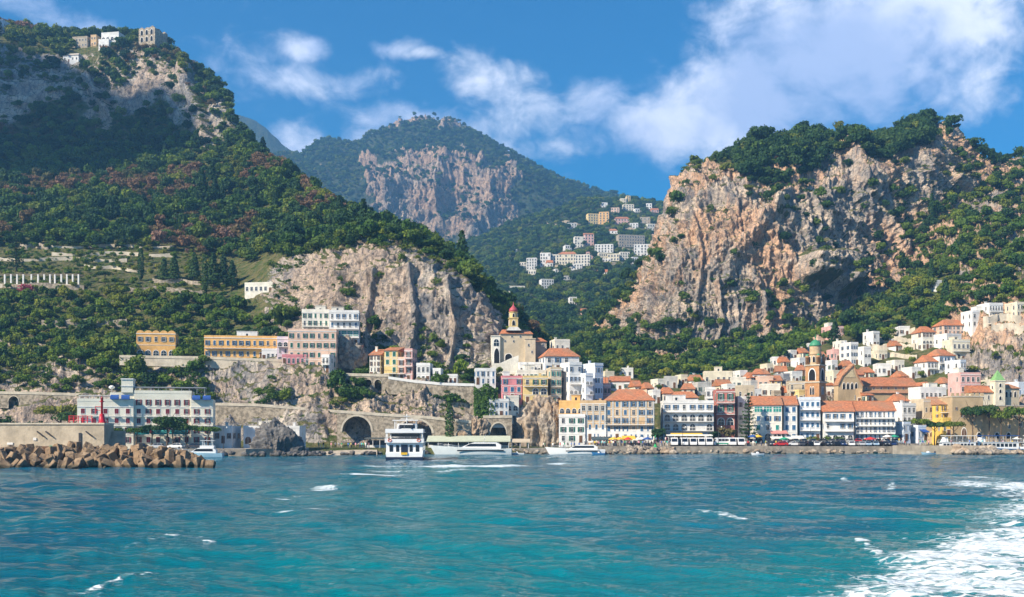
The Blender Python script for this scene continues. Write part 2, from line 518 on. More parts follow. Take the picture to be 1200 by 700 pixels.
# ---- valley hill that carries the far village
cV = [420, 500, 560, 600, 650, 700, 750, 800, 860, 980]
crest = [330, 305, 285, 268, 252, 240, 241, 249, 262, 290]
rV = []
for k, (f, D) in enumerate([(0, 560), (.16, 700), (.32, 850), (.48, 1000), (.62, 1150), (.76, 1320), (.9, 1520), (1, 1750), (.8, 2100)]):
    rV.append([(442 + (c - 442) * f, D, .12 if k < 8 else .1) for c in crest])
VALLEY = Loft('valley_hill', cV, rV, [20, 24, 20, 40, 44, 44, 44, 40, 30], [20, 34, 34, 34, 34, 34, 30, 10], 9.0, 77, ROCK_F)

# ---- mountain behind the valley
cB = [150, 260, 320, 350, 375, 400, 420, 440, 470, 500, 530, 560, 590, 620, 660, 700, 740, 790, 850, 1000]
cr = [240, 216, 190, 186, 170, 172, 174, 162, 154, 151, 154, 164, 178, 198, 216, 231, 241, 252, 264, 300]
cliffy = [.1, .1, .2, .3, .3, .35, .5, .8, 1, 1, 1, 1, .8, .3, .15, .1, .1, .1, .1, .1]
rB = [
    [(400, 1600, .1)] * 20,
    [(330, 1950, .15)] * 20,
    [(max(282, c + 30), 2140, .05 + .5 * q) for c, q in zip(cr, cliffy)],
    [(max(c + 12, 208 + max(0, c - 190) * 0.5), 2230, .05 + .85 * q) for c, q in zip(cr, cliffy)],
    [(c + (max(c + 12, 208 + max(0, c - 190) * .5) - c) * .4, 2420, .08 + .22 * q) for c, q in zip(cr, cliffy)],
    [(c, 2600, .42 if c < 160 else .12) for c in cr],
    [(c + 70, 3000, .2) for c in cr],
]
BACK = Loft('mountain_back', cB, rB, [10, 20, 20, 22, 22, 20, 20, 30, 30, 30, 30, 30, 30, 36, 36, 36, 40, 30, 16], [20, 30, 60, 40, 36, 8], 22.0, 91, ROCK_F, bigamp=30.0, ledge=(.55, .85))
cF = [120, 200, 255, 270, 300, 320, 335, 350, 400, 500]
crf = [160, 140, 130, 132, 143, 157, 171, 183, 205, 230]
rF = [[(260, 3020, .1)] * 10, [(c + 30, 3130, .2) for c in crf], [(c, 3200, .2) for c in crf], [(c + 60, 3330, .2) for c in crf]]
FAR = Loft('ridge_far', cF, rF, [8, 10, 10, 16, 14, 12, 12, 14, 12], [14, 16, 6], 30.0, 120, ROCK_F)
# ================================================================ sky, sun, camera, haze
SUN_AZ = RAD(-62)      # bearing of the sun from +Y towards +X is negative: it stands to the left and a little behind the camera
SUN_EL = RAD(36)
sx, sy = -0.82, -0.57
sun_dir = Vector((sx * math.cos(SUN_EL), sy * math.cos(SUN_EL), math.sin(SUN_EL))).normalized()
ld = bpy.data.lights.new('sun', 'SUN')
ld.energy = 5.0
ld.angle = RAD(0.5)
ld.color = (1.0, 0.88, 0.70)
lo = bpy.data.objects.new('sun', ld)
lo.rotation_euler = sun_dir.to_track_quat('Z', 'Y').to_euler()
lo.location = (-300, -200, 900)
COL.objects.link(lo)

w = bpy.data.worlds.new('World')
SC.world = w
w.use_nodes = True
nt = NT(w.node_tree)
bg = w.node_tree.nodes['Background']
sky = nt.node('ShaderNodeTexSky')
sky.sky_type = 'NISHITA'
sky.sun_disc = False
sky.sun_elevation = SUN_EL
sky.sun_rotation = math.atan2(sun_dir.x, sun_dir.y)
sky.air_density = 1.0
sky.dust_density = 0.3
sky.ozone_density = 3.0
tc = nt.node('ShaderNodeTexCoord')
sep = nt.node('ShaderNodeSeparateXYZ')
nt.l.new(tc.outputs['Generated'], sep.inputs[0])
az = nt.math('ARCTAN2', sep.outputs[0], sep.outputs[1])
el = nt.math('ARCSINE', sep.outputs[2])


def ang(px, py):
    x, z = (px - 600) / F, (HZ - py) / F
    return math.atan2(x, 1), math.atan2(z, math.hypot(x, 1))


def blob(px, py, rx, ry, rot=0.0):
    a, e = ang(px, py)
    da = nt.math('SUBTRACT', az, a); de = nt.math('SUBTRACT', el, e)
    c, s = math.cos(rot), math.sin(rot)
    u = nt.math('ADD', nt.math('MULTIPLY', da, c), nt.math('MULTIPLY', de, s))
    v = nt.math('SUBTRACT', nt.math('MULTIPLY', de, c), nt.math('MULTIPLY', da, s))
    u = nt.math('DIVIDE', u, rx / F); v = nt.math('DIVIDE', v, ry / F)
    d = nt.math('SQRT', nt.math('ADD', nt.math('MULTIPLY', u, u), nt.math('MULTIPLY', v, v)))
    return nt.map(d, 0.0, 1.0, 1.0, 0.0)


cv = nt.node('ShaderNodeCombineXYZ')
nt.put(cv.inputs[0], az); nt.put(cv.inputs[1], nt.math('MULTIPLY', el, 1.35))
cn = nt.noise(cv.outputs[0], 9.0, 8, 0.58, 0.35)
cn2 = nt.noise(cv.outputs[0], 30.0, 8, 0.62, 0.35)
cbig = nt.noise(cv.outputs[0], 4.0, 3, 0.5, 0.2)
blobs = [  # px, py, rx, ry, weight, rotation
    (1000, 60, 300, 150, 1.15, 0.25), (900, 20, 130, 80, .6, 0), (1130, 70, 200, 110, .5, 0), (870, 120, 180, 90, .95, 0), (760, 150, 130, 70, .85, 0),
    (690, 120, 100, 60, .75, 0.2), (600, 120, 110, 75, .72, -0.3), (560, 90, 80, 45, .5, 0), (450, 140, 120, 40, .68, 0.2), (345, 175, 70, 40, .85, 0),
    (300, 60, 130, 40, .52, 0.1), (360, 55, 60, 24, .72, 0), (460, 58, 70, 20, .66, 0), (410, 95, 110, 34, .5, .1), (270, 110, 60, 24, .5, 0), (60, 15, 150, 34, .95, -0.25), (330, 95, 120, 30, .5, 0), (520, 150, 120, 36, .68, 0), (650, 175, 90, 24, .42, 0),
    (680, 165, 90, 40, .5, 0), (430, 165, 90, 26, .6, .1), (240, 75, 60, 20, .45, 0), (500, 62, 40, 12, .5, 0), (560, 178, 90, 30, .6, 0)]
tot = None
for (px, py, rx, ry, wt, ro) in blobs:
    b = nt.math('MULTIPLY', blob(px, py, rx, ry, ro), wt)
    tot = b if tot is None else nt.math('MAXIMUM', tot, nt.math('ADD', nt.math('MULTIPLY', tot, .5), nt.math('MULTIPLY', b, .85)))
nz_ = nt.math('ADD', nt.math('MULTIPLY', cn, 0.62), nt.math('MULTIPLY', cn2, 0.38))
den = nt.math('ADD', nt.math('MULTIPLY', tot, 0.74), nt.math('MULTIPLY', nt.math('SUBTRACT', nz_, 0.5), 1.9))
# clouds elsewhere round the horizon, outside this view
oth = nt.math('MULTIPLY', nt.map(nt.math('ABSOLUTE', az), 0.6, 1.0, 0, 0.45), nt.map(el, 0.02, 0.3, 1, 0.3))
den = nt.math('ADD', den, oth)
cov = nt.map(den, 0.13, 0.72, 0, 0.90)
shade = nt.map(nt.math('ADD', nt.math('MULTIPLY', cn, .5), nt.math('MULTIPLY', cbig, .5)), 0.40, 0.60)
# the deeper part of the cloud towards its lit upper left is whiter
hue = nt.node('ShaderNodeHueSaturation')
hue.inputs['Hue'].default_value = 0.488
hue.inputs['Saturation'].default_value = 2.1
hue.inputs['Value'].default_value = .52
nt.l.new(sky.outputs[0], hue.inputs['Color'])
skycol = nt.mix(1.0, hue.outputs[0], (0.62, 0.92, 1.12), 'MULTIPLY')
low = nt.map(el, 0.18, 0.34, 0.35, 0.0)
ccol = nt.mix(nt.math('SUBTRACT', shade, low, clamp=True), (3.1, 3.7, 5.4), (6.6, 6.7, 7.3))
fin = nt.mix(cov, skycol, ccol)
nt.put(bg.inputs[0], fin)
bg.inputs[1].default_value = 0.125

cam = bpy.data.cameras.new('camera')
cam.sensor_width = 36
cam.lens = 36 * F / 1200
cam.shift_y = (HZ - 350) / 1200
cam.clip_start = 0.5
cam.clip_end = 20000
co = bpy.data.objects.new('camera', cam)
co.location = (0, 0, CAMH)
co.rotation_euler = (RAD(90), 0, 0)
COL.objects.link(co)
SC.camera = co

# opaque lumps added out of view to shade the left mountain's bluff
def shade_cloud(c, r, n, seed):
    rng = np.random.default_rng(seed)
    v0, f0 = None, None
    bm = bmesh.new(); bmesh.ops.create_icosphere(bm, subdivisions=4, radius=1.0)
    v0 = np.array([q.co[:] for q in bm.verts]); f0 = [[q.index for q in g.verts] for g in bm.faces]; bm.free()
    mb = MB()
    for i in range(n):
        d = rng.normal(0, 1, 3); d /= np.linalg.norm(d)
        o = d * np.array(r) * rng.uniform(.1, .62); q = rng.uniform(.34, .55) * np.array([r[0], r[1], r[2] * 1.15])
        disp = 1 + .25 * fbm(v0[:, 0] * 1.0 + i, v0[:, 1], v0[:, 2], .6, 4, seed + i)
        mb.add((v0 * disp[:, None] * q + o).tolist(), f0, 0, True)
    o = mb.build('shade_cloud', mat('cloud_white', (.85, .86, .9), 1.0, .03, .01), None, c)
    o['kind'] = 'stuff'


cc = Vector((-335, 752, 226)) + sun_dir * 1420
shade_cloud(tuple(cc), (125, 125, 62), 13, 5)

hz = MB().bx(-3000, 3000, -150, 3400, -9, 985)
hm = bpy.data.materials.new('haze')
hm.use_nodes = True
hn = NT(hm.node_tree)
hm.node_tree.nodes.remove(hm.node_tree.nodes['Principled BSDF'])
pv = hn.node('ShaderNodeVolumePrincipled')
pv.inputs['Color'].default_value = (0.22, 0.55, 1.0, 1)
pv.inputs['Density'].default_value = 0.00019
pv.inputs['Anisotropy'].default_value = 0.1
hn.l.new(pv.outputs[0], hm.node_tree.nodes['Material Output'].inputs['Volume'])
HAZE = hz.build('haze', hm)
HAZE['kind'] = 'stuff'

vs = SC.view_settings
vs.view_transform = 'Standard'
vs.look = 'None'
vs.exposure = 0.88
vs.gamma = 1
vs.use_curve_mapping = False
SC.render.engine = 'CYCLES'
cy = SC.cycles
cy.max_bounces = 5
cy.diffuse_bounces = 2
cy.glossy_bounces = 2
cy.transmission_bounces = 2
cy.volume_bounces = 0
cy.use_denoising = True
cy.denoiser = 'OPENIMAGEDENOISE'
cy.denoising_input_passes = 'RGB_ALBEDO_NORMAL'
cy.denoising_prefilter = 'ACCURATE'
cy.use_adaptive_sampling = True
cy.adaptive_threshold = 0.02
# ================================================================ sea
def make_water():
    ys = np.concatenate([np.linspace(2, 24, 30, endpoint=False), 24 * np.exp(np.linspace(0, math.log(430 / 24), 640))])
    us = np.linspace(-0.62, 0.62, 820)
    us = np.concatenate([np.linspace(-2.2, -0.62, 24, endpoint=False), us, np.linspace(0.62, 2.2, 25)[1:]])
    Y, U = np.meshgrid(ys, us, indexing='ij')
    X = U * (Y + 6)
    Z = np.zeros_like(X)
    rng = np.random.default_rng(5)
    res = np.maximum(np.gradient(ys)[:, None], (Y + 6) * 1.24 / 820)
    for lam in (13, 9.5, 7, 5.2, 4, 3.1, 2.4, 1.9, 1.5, 1.15, 0.9, 0.7, 0.52, .4):
        for k in range(3):
            th = RAD(62) + rng.normal(0, 0.55)
            kx, ky = math.cos(th) * 2 * math.pi / lam, math.sin(th) * 2 * math.pi / lam
            a = 0.0052 * lam ** 0.92 * rng.uniform(.7, 1.3)
            wob = 1.0 + 0.8 * vnoise(X / (lam * 5), Y / (lam * 5), np.full_like(X, k * 3.3 + lam), 60)
            f = sstep(2.2, 5.0, lam / res)
            ph = kx * X + ky * Y + rng.uniform(0, 6.28) + 1.6 * vnoise(X / (lam * 3), Y / (lam * 3), np.full_like(X, k + lam * 7), 61)
            s = np.sin(ph)
            Z += a * f * wob * (s + 0.22 * np.cos(2 * ph))
    # ---- foam left by boats (where the water is churned white), as a 0..1 field in metres on the sea
    foam = np.zeros_like(X)
    # broad wake that curls away at the near right: white inside a curved edge
    n1 = fbm(X, Y * 0.7, X * 0, 7.0, 4, 70)
    def wpt(px, py):
        D = CAMH * F / (py - HZ); return ((px - 600) / F * D, D)
    edge = [wpt(*p) for p in ((900, 712), (940, 697), (1010, 675), (1062, 652), (1110, 632), (1150, 610), (1168, 592), (1150, 578), (1118, 567))]
    ex = np.array([e[0] for e in edge]); ey = np.array([e[1] for e in edge])
    o = np.argsort(ey)
    xe = np.interp(Y, ey[o], ex[o])
    inside = (X - xe) / (0.02 * Y)               # metres right of the edge in small steps
    a = sstep(-2.6, 2.6, inside + n1 * 2.0) * sstep(165, 120, Y)
    far_in = sstep(60, 110, Y)
    foam = np.maximum(foam, a * (0.68 - 0.16 * far_in + 0.42 * n1 + .25 * fbm(X, Y, X * 0, 2.2, 3, 73)))
    far_fade = sstep(17, 4, inside) * 1.0
    foam *= np.where(Y > 75, 0.45 + 0.55 * far_fade, 1)
    def streak(p0, p1, wid, amt, seed=80):
        nonlocal foam
        (x0, y0), (x1, y1) = wpt(*p0), wpt(*p1)
        L = math.hypot(x1 - x0, y1 - y0)
        tx, ty = (x1 - x0) / L, (y1 - y0) / L
        t = (X - x0) * tx + (Y - y0) * ty
        d = np.abs(-(X - x0) * ty + (Y - y0) * tx)
        d = d + wid * 0.7 * fbm(X, Y, X * 0, wid * 3, 3, seed)
        m = sstep(wid, wid * .2, d) * sstep(-wid, wid, t) * sstep(L + wid, L - wid, t)
        foam = np.maximum(foam, m * amt * (.62 + .95 * fbm(X, Y, X * 0, wid * 1.3, 3, seed + 1)))
    streak((440, 546), (615, 546.5), 8, 1.1)
    streak((470, 539.5), (520, 541.5), 13.0, 1.3)
    streak((430, 553), (560, 551), 4.0, .8)
    streak((388, 555), (470, 557), 3.6, .95)
    streak((335, 582), (362, 581), 1.6, 1.0, 83)
    streak((325, 585), (385, 584), 1.5, .9, 84)
    streak((352, 577), (386, 570), 1.6, .75, 84)
    streak((328, 600), (378, 598), 1.0, .7, 85)
    streak((150, 640), (205, 628), .7, .5, 86); streak((215, 628), (255, 634), .6, .5, 86)
    streak((80, 697), (190, 667), .45, .62, 87)
    streak((820, 598), (880, 610), .7, .65, 88); streak((700, 575), (760, 580), .8, .5, 89)
    streak((1010, 634), (1030, 652), .55, 1.0, 90)
    streak((985, 560), (1000, 566), .8, .7, 91); streak((1045, 566), (1046, 574), .6, .7, 92)
    streak((643, 545), (664, 543), 3, .9, 93)
    streak((1040, 556), (1200, 562), 4, .6, 94)
    streak((1050, 625), (1075, 630), .5, .6, 95)
    # pale aerated water drifting behind the boat
    band = np.zeros_like(X)
    for (p0, p1, wd, am) in (((520, 548), (560, 700), 9, .9), ((600, 552), (900, 700), 7, .5), ((440, 556), (250, 700), 8, .55), ((700, 560), (1000, 600), 8, .3), ((940, 690), (1190, 590), 5, .9)):
        (x0, y0), (x1, y1) = wpt(*p0), wpt(*p1)
        t = np.clip(((X - x0) * (x1 - x0) + (Y - y0) * (y1 - y0)) / ((x1 - x0) ** 2 + (y1 - y0) ** 2), 0, 1)
        d = np.hypot(X - x0 - t * (x1 - x0), Y - y0 - t * (y1 - y0)) + 6 * fbm(X, Y, X * 0, 25, 3, 97)
        band = np.maximum(band, sstep(wd * 1.6, wd * .2, d) * am)
    Z += 0.22 * foam * np.abs(fbm(X, Y, X * 0, 0.9, 3, 99)) * sstep(130, 50, Y)
    V = np.stack([X, Y, Z], -1)
    m, nt, bs = newmat('sea_water')
    geo = nt.node('ShaderNodeNewGeometry'); pos = geo.outputs['Position']
    fo = nt.node('ShaderNodeAttribute', attribute_name='foam').outputs['Fac']
    bd = nt.node('ShaderNodeAttribute', attribute_name='band').outputs['Fac']
    big = nt.noise(nt.vscale(pos, (0.5, 1, 1)), 0.035, 4, 0.6)
    deep = nt.mix(nt.map(big, 0.35, 0.65), (0.000, 0.078, 0.142), (0.000, 0.122, 0.175))
    shal = nt.mix(nt.math('MULTIPLY', bd, 0.85), deep, (0.000, 0.150, 0.175))
    f1 = nt.noise(nt.vscale(pos, (0.7, 1.4, 1)), 1.3, 9, 0.72, 1.1)
    f2 = nt.noise(nt.vscale(pos, (0.6, 1.2, 1)), 0.32, 5, 0.62, 0.8)
    vo = nt.node('ShaderNodeTexVoronoi', feature='DISTANCE_TO_EDGE'); vo.inputs['Scale'].default_value = 1.05
    wp = nt.node('ShaderNodeMix', data_type='VECTOR'); wp.inputs[0].default_value = .5
    nzc = nt.node('ShaderNodeTexNoise'); nzc.inputs['Scale'].default_value = 0.9; nt.put(nzc.inputs['Vector'], pos)
    va = nt.node('ShaderNodeVectorMath', operation='MULTIPLY_ADD'); nt.put(va.inputs[0], nzc.outputs['Color']); va.inputs[1].default_value = (2.2, 2.2, 0); nt.put(va.inputs[2], nt.vscale(pos, (.7, 1.3, 0)))
    nt.put(vo.inputs['Vector'], va.outputs[0])
    lace = nt.map(vo.outputs['Distance'], 0.0, 0.22, 0.20, -0.04)
    thr = nt.math('ADD', nt.math('ADD', nt.math('MULTIPLY', f1, 0.62), nt.math('MULTIPLY', f2, 0.38)), lace)
    fm = nt.map(nt.math('ADD', nt.math('MULTIPLY', fo, 0.56), nt.math('SUBTRACT', thr, 0.5)), 0.24, 0.50, 0, 1)
    thin = nt.math('MULTIPLY', nt.map(fo, 0.1, 0.8), 0.42)
    base = nt.mix(thin, shal, (0.10, 0.33, 0.37))
    fcol = nt.mix(nt.map(f1, .38, .62), (.42, .52, .58), (.78, .80, .80))
    base = nt.mix(fm, base, fcol)
    nt.put(bs.inputs['Base Color'], base)
    nt.put(bs.inputs['Roughness'], nt.map(fm, 0, 1, 0.06, 0.9))
    bs.inputs['IOR'].default_value = 1.333
    nt.put(bs.inputs['Specular IOR Level'], nt.map(fm, 0, 1, 0.20, 0.1))
    r1 = nt.noise(nt.vscale(pos, (0.75, 1.25, 1)), 1.1, 5, 0.62, 0.4)
    r2 = nt.noise(nt.vscale(pos, (0.7, 1.2, 1)), 0.22, 3, 0.5, 0.3)
    r3 = nt.noise(nt.vscale(pos, (0.8, 1.3, 1)), 3.6, 4, 0.65, 0.3)
    h = nt.math('ADD', nt.math('MULTIPLY', nt.math('ADD', r1, nt.math('MULTIPLY', r3, .55)), 0.36), nt.math('ADD', nt.math('MULTIPLY', r2, 0.75), nt.math('MULTIPLY', fm, 0.12)))
    nt.put(bs.inputs['Normal'], nt.bump(h, 1.0, 0.55))
    me = grid_mesh('sea', V, {'foam': np.clip(foam, 0, 1), 'band': band}, m)
    # the rest of the sea, to the sides and behind
    bm = bmesh.new(); bm.from_mesh(me)
    def quad(x0, x1, y0, y1, z):
        bm.faces.new([bm.verts.new(p) for p in ((x0, y0, z), (x1, y0, z), (x1, y1, z), (x0, y1, z))])
    quad(-3500, 3500, -140, 435, -1.2)
    bm.to_mesh(me); bm.free()
    o = link('sea_water', me)
    o['kind'] = 'structure'


make_water()
# ================================================================ plants
LEAF_A = leaf_mat('leaves_mixed', [(0.035, 0.09, 0.018), (0.069, 0.14, 0.022), (0.131, 0.188, 0.027), (0.206, 0.213, 0.037)], 0.6)
LEAF_D = leaf_mat('leaves_dark', [(0.02, 0.057, 0.022), (0.037, 0.088, 0.025), (0.069, 0.122, 0.03)], 0.6)
LEAF_L = leaf_mat('leaves_fresh', [(0.088, 0.175, 0.018), (0.163, 0.237, 0.025), (0.275, 0.275, 0.037)], 0.6)
LEAF_B = leaf_mat('leaves_autumn', [(0.075, 0.112, 0.027), (0.163, 0.125, 0.056), (0.25, 0.144, 0.081), (0.275, 0.163, 0.125)], 0.6)
LEAF_P = leaf_mat('blossom_pink', [(0.35, 0.06, 0.10), (0.5, 0.12, 0.16)], 0.5)
BARK = mat('bark', (0.13, 0.09, 0.06), 0.95, 0.35, 2.0)


def leaves(mb, pts, nrm, size, rng, mi=0, flat=0.0):
    """leaf sprays: one bent quad each, roughly facing outward"""
    for p, n in zip(pts, nrm):
        n = Vector(n) + Vector(rng.normal(0, 0.45, 3))
        n.normalize()
        t = n.cross(Vector(rng.normal(0, 1, 3)))
        if t.length < 1e-3: continue
        t.normalize(); b = n.cross(t)
        s = size * rng.uniform(0.6, 1.35)
        s2 = s * rng.uniform(0.55, 1.0)
        p = Vector(p)
        mb.add([p - t * s - b * s2 * .3, p - b * s2 + n * s * .12, p + t * s - b * s2 * .2, p + b * s2 + n * s * .12], [(0, 1, 2, 3)], mi)


def sphere_pts(n, rng):
    v = rng.normal(0, 1, (n, 3))
    return v / np.linalg.norm(v, axis=1, keepdims=True)


def crown_round(seed, h=6.0, w=5.6, lobes=13, per=46, base=1.4, size=0.42, squash=0.8):
    """broadleaf crown made of uneven lobes of leaf sprays; origin at the foot of the tree"""
    rng = np.random.default_rng(seed)
    mb = MB()
    for k in range(lobes):
        d = sphere_pts(1, rng)[0]
        if d[2] < -0.45: d[2] *= -1
        r = rng.uniform(0.28, 0.88)
        c = np.array([d[0] * w / 2 * r, d[1] * w / 2 * r, base + (h - base) * (0.48 + 0.42 * d[2] * r)])
        lr = w * rng.uniform(0.11, 0.27)
        q = sphere_pts(int(per * 18 * (lr / w) ** 2), rng)
        q = q[q[:, 2] > -0.75]
        rad = rng.uniform(0.62, 1.18, (len(q), 1))
        leaves(mb, c + q * lr * rad * np.array([1, 1, squash]), q, size * w / 5.6, rng)
    return mb


def crown_cone(seed, h=11.0, w=4.0, n=700, base=0.8, size=0.4, power=0.85):
    rng = np.random.default_rng(seed)
    mb = MB()
    t = rng.random(n) ** 1.3
    lay = np.floor(t * 12) / 12 + rng.uniform(0, 0.055, n)
    r = w / 2 * (1 - lay) ** power * rng.uniform(.45, 1.08, n) + 0.1
    a = rng.uniform(0, 6.283, n) + np.floor(t * 12) * 1.9
    lob = 1 + 0.22 * np.sin(a * 3 + np.floor(t * 12) * 2.1)
    p = np.stack([np.cos(a) * r * lob, np.sin(a) * r * lob, base + lay * (h - base) - r * .16], 1)
    nn = np.stack([np.cos(a), np.sin(a), np.full(n, .5)], 1)
    leaves(mb, p, nn, size, rng)
    return mb


def crown_column(seed, h=12.0, w=2.2, n=620, size=0.3):
    rng = np.random.default_rng(seed)
    mb = MB()
    t = rng.random(n)
    r = w / 2 * np.clip(np.sin(np.clip(t * 0.93 + 0.07, 0, 1) * math.pi) ** 0.55, 0.05, 1) * rng.uniform(.75, 1.1, n)
    a = rng.uniform(0, 6.283, n)
    p = np.stack([np.cos(a) * r, np.sin(a) * r, 0.5 + t * (h - .5)], 1)
    nn = np.stack([np.cos(a), np.sin(a), np.full(n, .6)], 1)
    leaves(mb, p, nn, size, rng)
    return mb


def crown_umbrella(seed, h=9.0, w=9.0, n=1000, thick=2.2, size=0.36):
    rng = np.random.default_rng(seed)
    mb = MB()
    for k in range(15):
        a = rng.uniform(0, 6.283); r = w / 2 * math.sqrt(rng.random()) * .78
        lr = w * rng.uniform(.13, .2)
        c = np.array([r * math.cos(a), r * math.sin(a), h - thick * .62 - (r / (w / 2)) ** 2 * thick * .45])
        q = sphere_pts(n // 15, rng)
        q = q[q[:, 2] > -.55]
        leaves(mb, c + q * lr * np.array([1, 1, .55]), q, size, rng)
    return mb


def crown_tiers(seed, h=15.0, w=6.0, size=0.34):
    """Norfolk Island pine: flat whorls of boughs with gaps"""
    rng = np.random.default_rng(seed)
    mb = MB()
    tiers = 13
    for k in range(tiers):
        t = k / (tiers - 1)
        z = 1.8 + t * (h - 2.2); R = w / 2 * (1 - t) ** .8 + .25
        for b in range(7):
            a = b * 6.283 / 7 + k * .5 + rng.normal(0, .12)
            m = max(3, int(15 * (1 - t * .7)))
            s = np.linspace(.15, 1, m) * R * rng.uniform(.8, 1.1)
            p = np.stack([np.cos(a) * s, np.sin(a) * s, z + 0.14 * s - .02 * s * s + rng.normal(0, .1, m)], 1) + rng.normal(0, .13, (m, 3))
            leaves(mb, p, np.tile([0, 0, 1.0], (m, 1)), size, rng)
    return mb


def trunk_mb(seed, h, r, limbs=4, lean=0.0, fork=.55, spread=.3):
    rng = np.random.default_rng(seed)
    mb = MB()
    pts = [(lean * h * (t ** 1.5) + rng.normal(0, .02) * h * t, rng.normal(0, .02) * h * t, -0.8 + (h + .8) * t) for t in (0, .2, .4, .6, .8, 1)]
    mb.tube(pts, [r * (1.25, 1.0, .88, .74, .6, .4)[i] for i in range(6)], 7)
    for k in range(limbs):
        t = fork + (1 - fork) * k / max(1, limbs)
        a = k * 2.4 + rng.uniform(0, .6)
        z0 = h * t; x0 = lean * h * t ** 1.5
        L = h * spread * rng.uniform(.8, 1.2)
        mb.tube([(x0, 0, z0), (x0 + math.cos(a) * L * .6, math.sin(a) * L * .6, z0 + L * .45), (x0 + math.cos(a) * L, math.sin(a) * L, z0 + L * .95)], [r * .5, r * .35, r * .15], 5)
    return mb


KINDS = {}   # kind -> list of (crown mesh, trunk mesh)


def kind(name, variants):
    KINDS[name] = [(c.mesh(name + '_crown', m), t.mesh(name + '_trunk', BARK)) for (c, m, t) in variants]


kind('broadleaf_tree', [(crown_round(s, 6.2, 5.8, 19, 56), LEAF_A, trunk_mb(s, 3.6, .2)) for s in (1, 2, 3, 4)])
kind('dark_oak_tree', [(crown_round(s, 6.6, 6.2, 20, 56, size=.44), LEAF_D, trunk_mb(s, 3.8, .24)) for s in (11, 12, 13)])
kind('fresh_green_tree', [(crown_round(s, 5.6, 5.4, 17, 54), LEAF_L, trunk_mb(s, 3.2, .18)) for s in (21, 22)])
kind('bare_brown_tree', [(crown_round(s, 6.0, 5.6, 17, 46, size=.36), LEAF_B, trunk_mb(s, 3.8, .2, 6)) for s in (31, 32)])
kind('pine_tree', [(crown_cone(s, 12, 5.2, 760, 2.0, .45, .7), LEAF_D, trunk_mb(s, 9, .24, 2)) for s in (41, 42)])
kind('cypress_tree', [(crown_column(s, 12, 2.3), LEAF_D, trunk_mb(s, 8, .18, 0)) for s in (51, 52)])
kind('umbrella_pine', [(crown_umbrella(s, 9.5, 10), LEAF_A if s == 61 else LEAF_D, trunk_mb(s, 8.2, .3, 6, .03, .62, .33)) for s in (61, 62, 63)])
kind('norfolk_pine', [(crown_tiers(71), LEAF_D, trunk_mb(71, 14.5, .26, 0))])
kind('shrub', [(crown_round(s, 2.2, 2.8, 7, 34, .1, .42), LEAF_A, trunk_mb(s, .8, .08, 3)) for s in (81, 82)])
kind('pink_bougainvillea', [(crown_round(s, 3.4, 4.6, 9, 44, .2, .36), LEAF_P, trunk_mb(s, 1.2, .1, 3)) for s in (91,)])
SRC = {}     # a real tree of each sort, whose crown the far woods repeat


def tree(kd, loc, scale=1.0, rz=None, var=None, label=None, group=None, lean=None, cat='tree', wide=1.0):
    v = KINDS[kd][(var if var is not None else random.randrange(99)) % len(KINDS[kd])]
    e = empty(kd, loc, random.uniform(0, 6.28) if rz is None else rz, label, cat, group)
    e.scale = (scale * wide, scale * wide, scale)
    link('trunk', v[1], e)
    c = link('crown', v[0], e)
    SRC.setdefault(v[0].name, c)
    return e
# ================================================================ houses: builder
WALLS = dict(white=(.74, .73, .70), bluewhite_shade=(.66, .71, .77), cream=(.72, .65, .50), yellow=(.72, .54, .24), ochre=(.80, .47, .17), pink=(.70, .42, .38),  # the blue white is white plaster with the blue of shade mixed in
             rose=(.66, .25, .27), lilac=(.66, .58, .66), beige=(.56, .47, .34), stone=(.40, .34, .26), peach=(.72, .50, .38), red=(.44, .17, .14),
             grey=(.5, .49, .46), tan=(.60, .42, .24), palecream=(.76, .72, .62), brick=(.46, .24, .12), amber=(.75, .50, .12), slate=(.3, .31, .33))


def wallm(k): return mat('plaster_' + k, WALLS[k], 0.9, 0.17, 0.45, 0.15, stain=0.36, bump=0.08)


def tile_mat(name, col):
    if name in MATS: return MATS[name]
    m, nt, bs = newmat(name)
    pos = nt.node('ShaderNodeNewGeometry').outputs['Position']
    a = nt.noise(pos, 1.4, 5, 0.7); b = nt.noise(pos, 0.22, 3, 0.5)
    c = nt.mix(nt.map(a, .3, .7), tuple(q * .62 for q in col), tuple(min(1, q * 1.25) for q in col))
    c = nt.mix(nt.map(b, .42, .68, 0, .6), c, (.34, .20, .12))
    nt.put(bs.inputs['Base Color'], c)
    bs.inputs['Roughness'].default_value = 0.85
    wv = nt.node('ShaderNodeTexWave', bands_direction='DIAGONAL')
    wv.inputs['Scale'].default_value = 1.6
    nt.put(wv.inputs['Vector'], pos)
    nt.put(bs.inputs['Normal'], nt.bump(wv.outputs['Fac'], 0.6, 0.15))
    MATS[name] = m
    return m


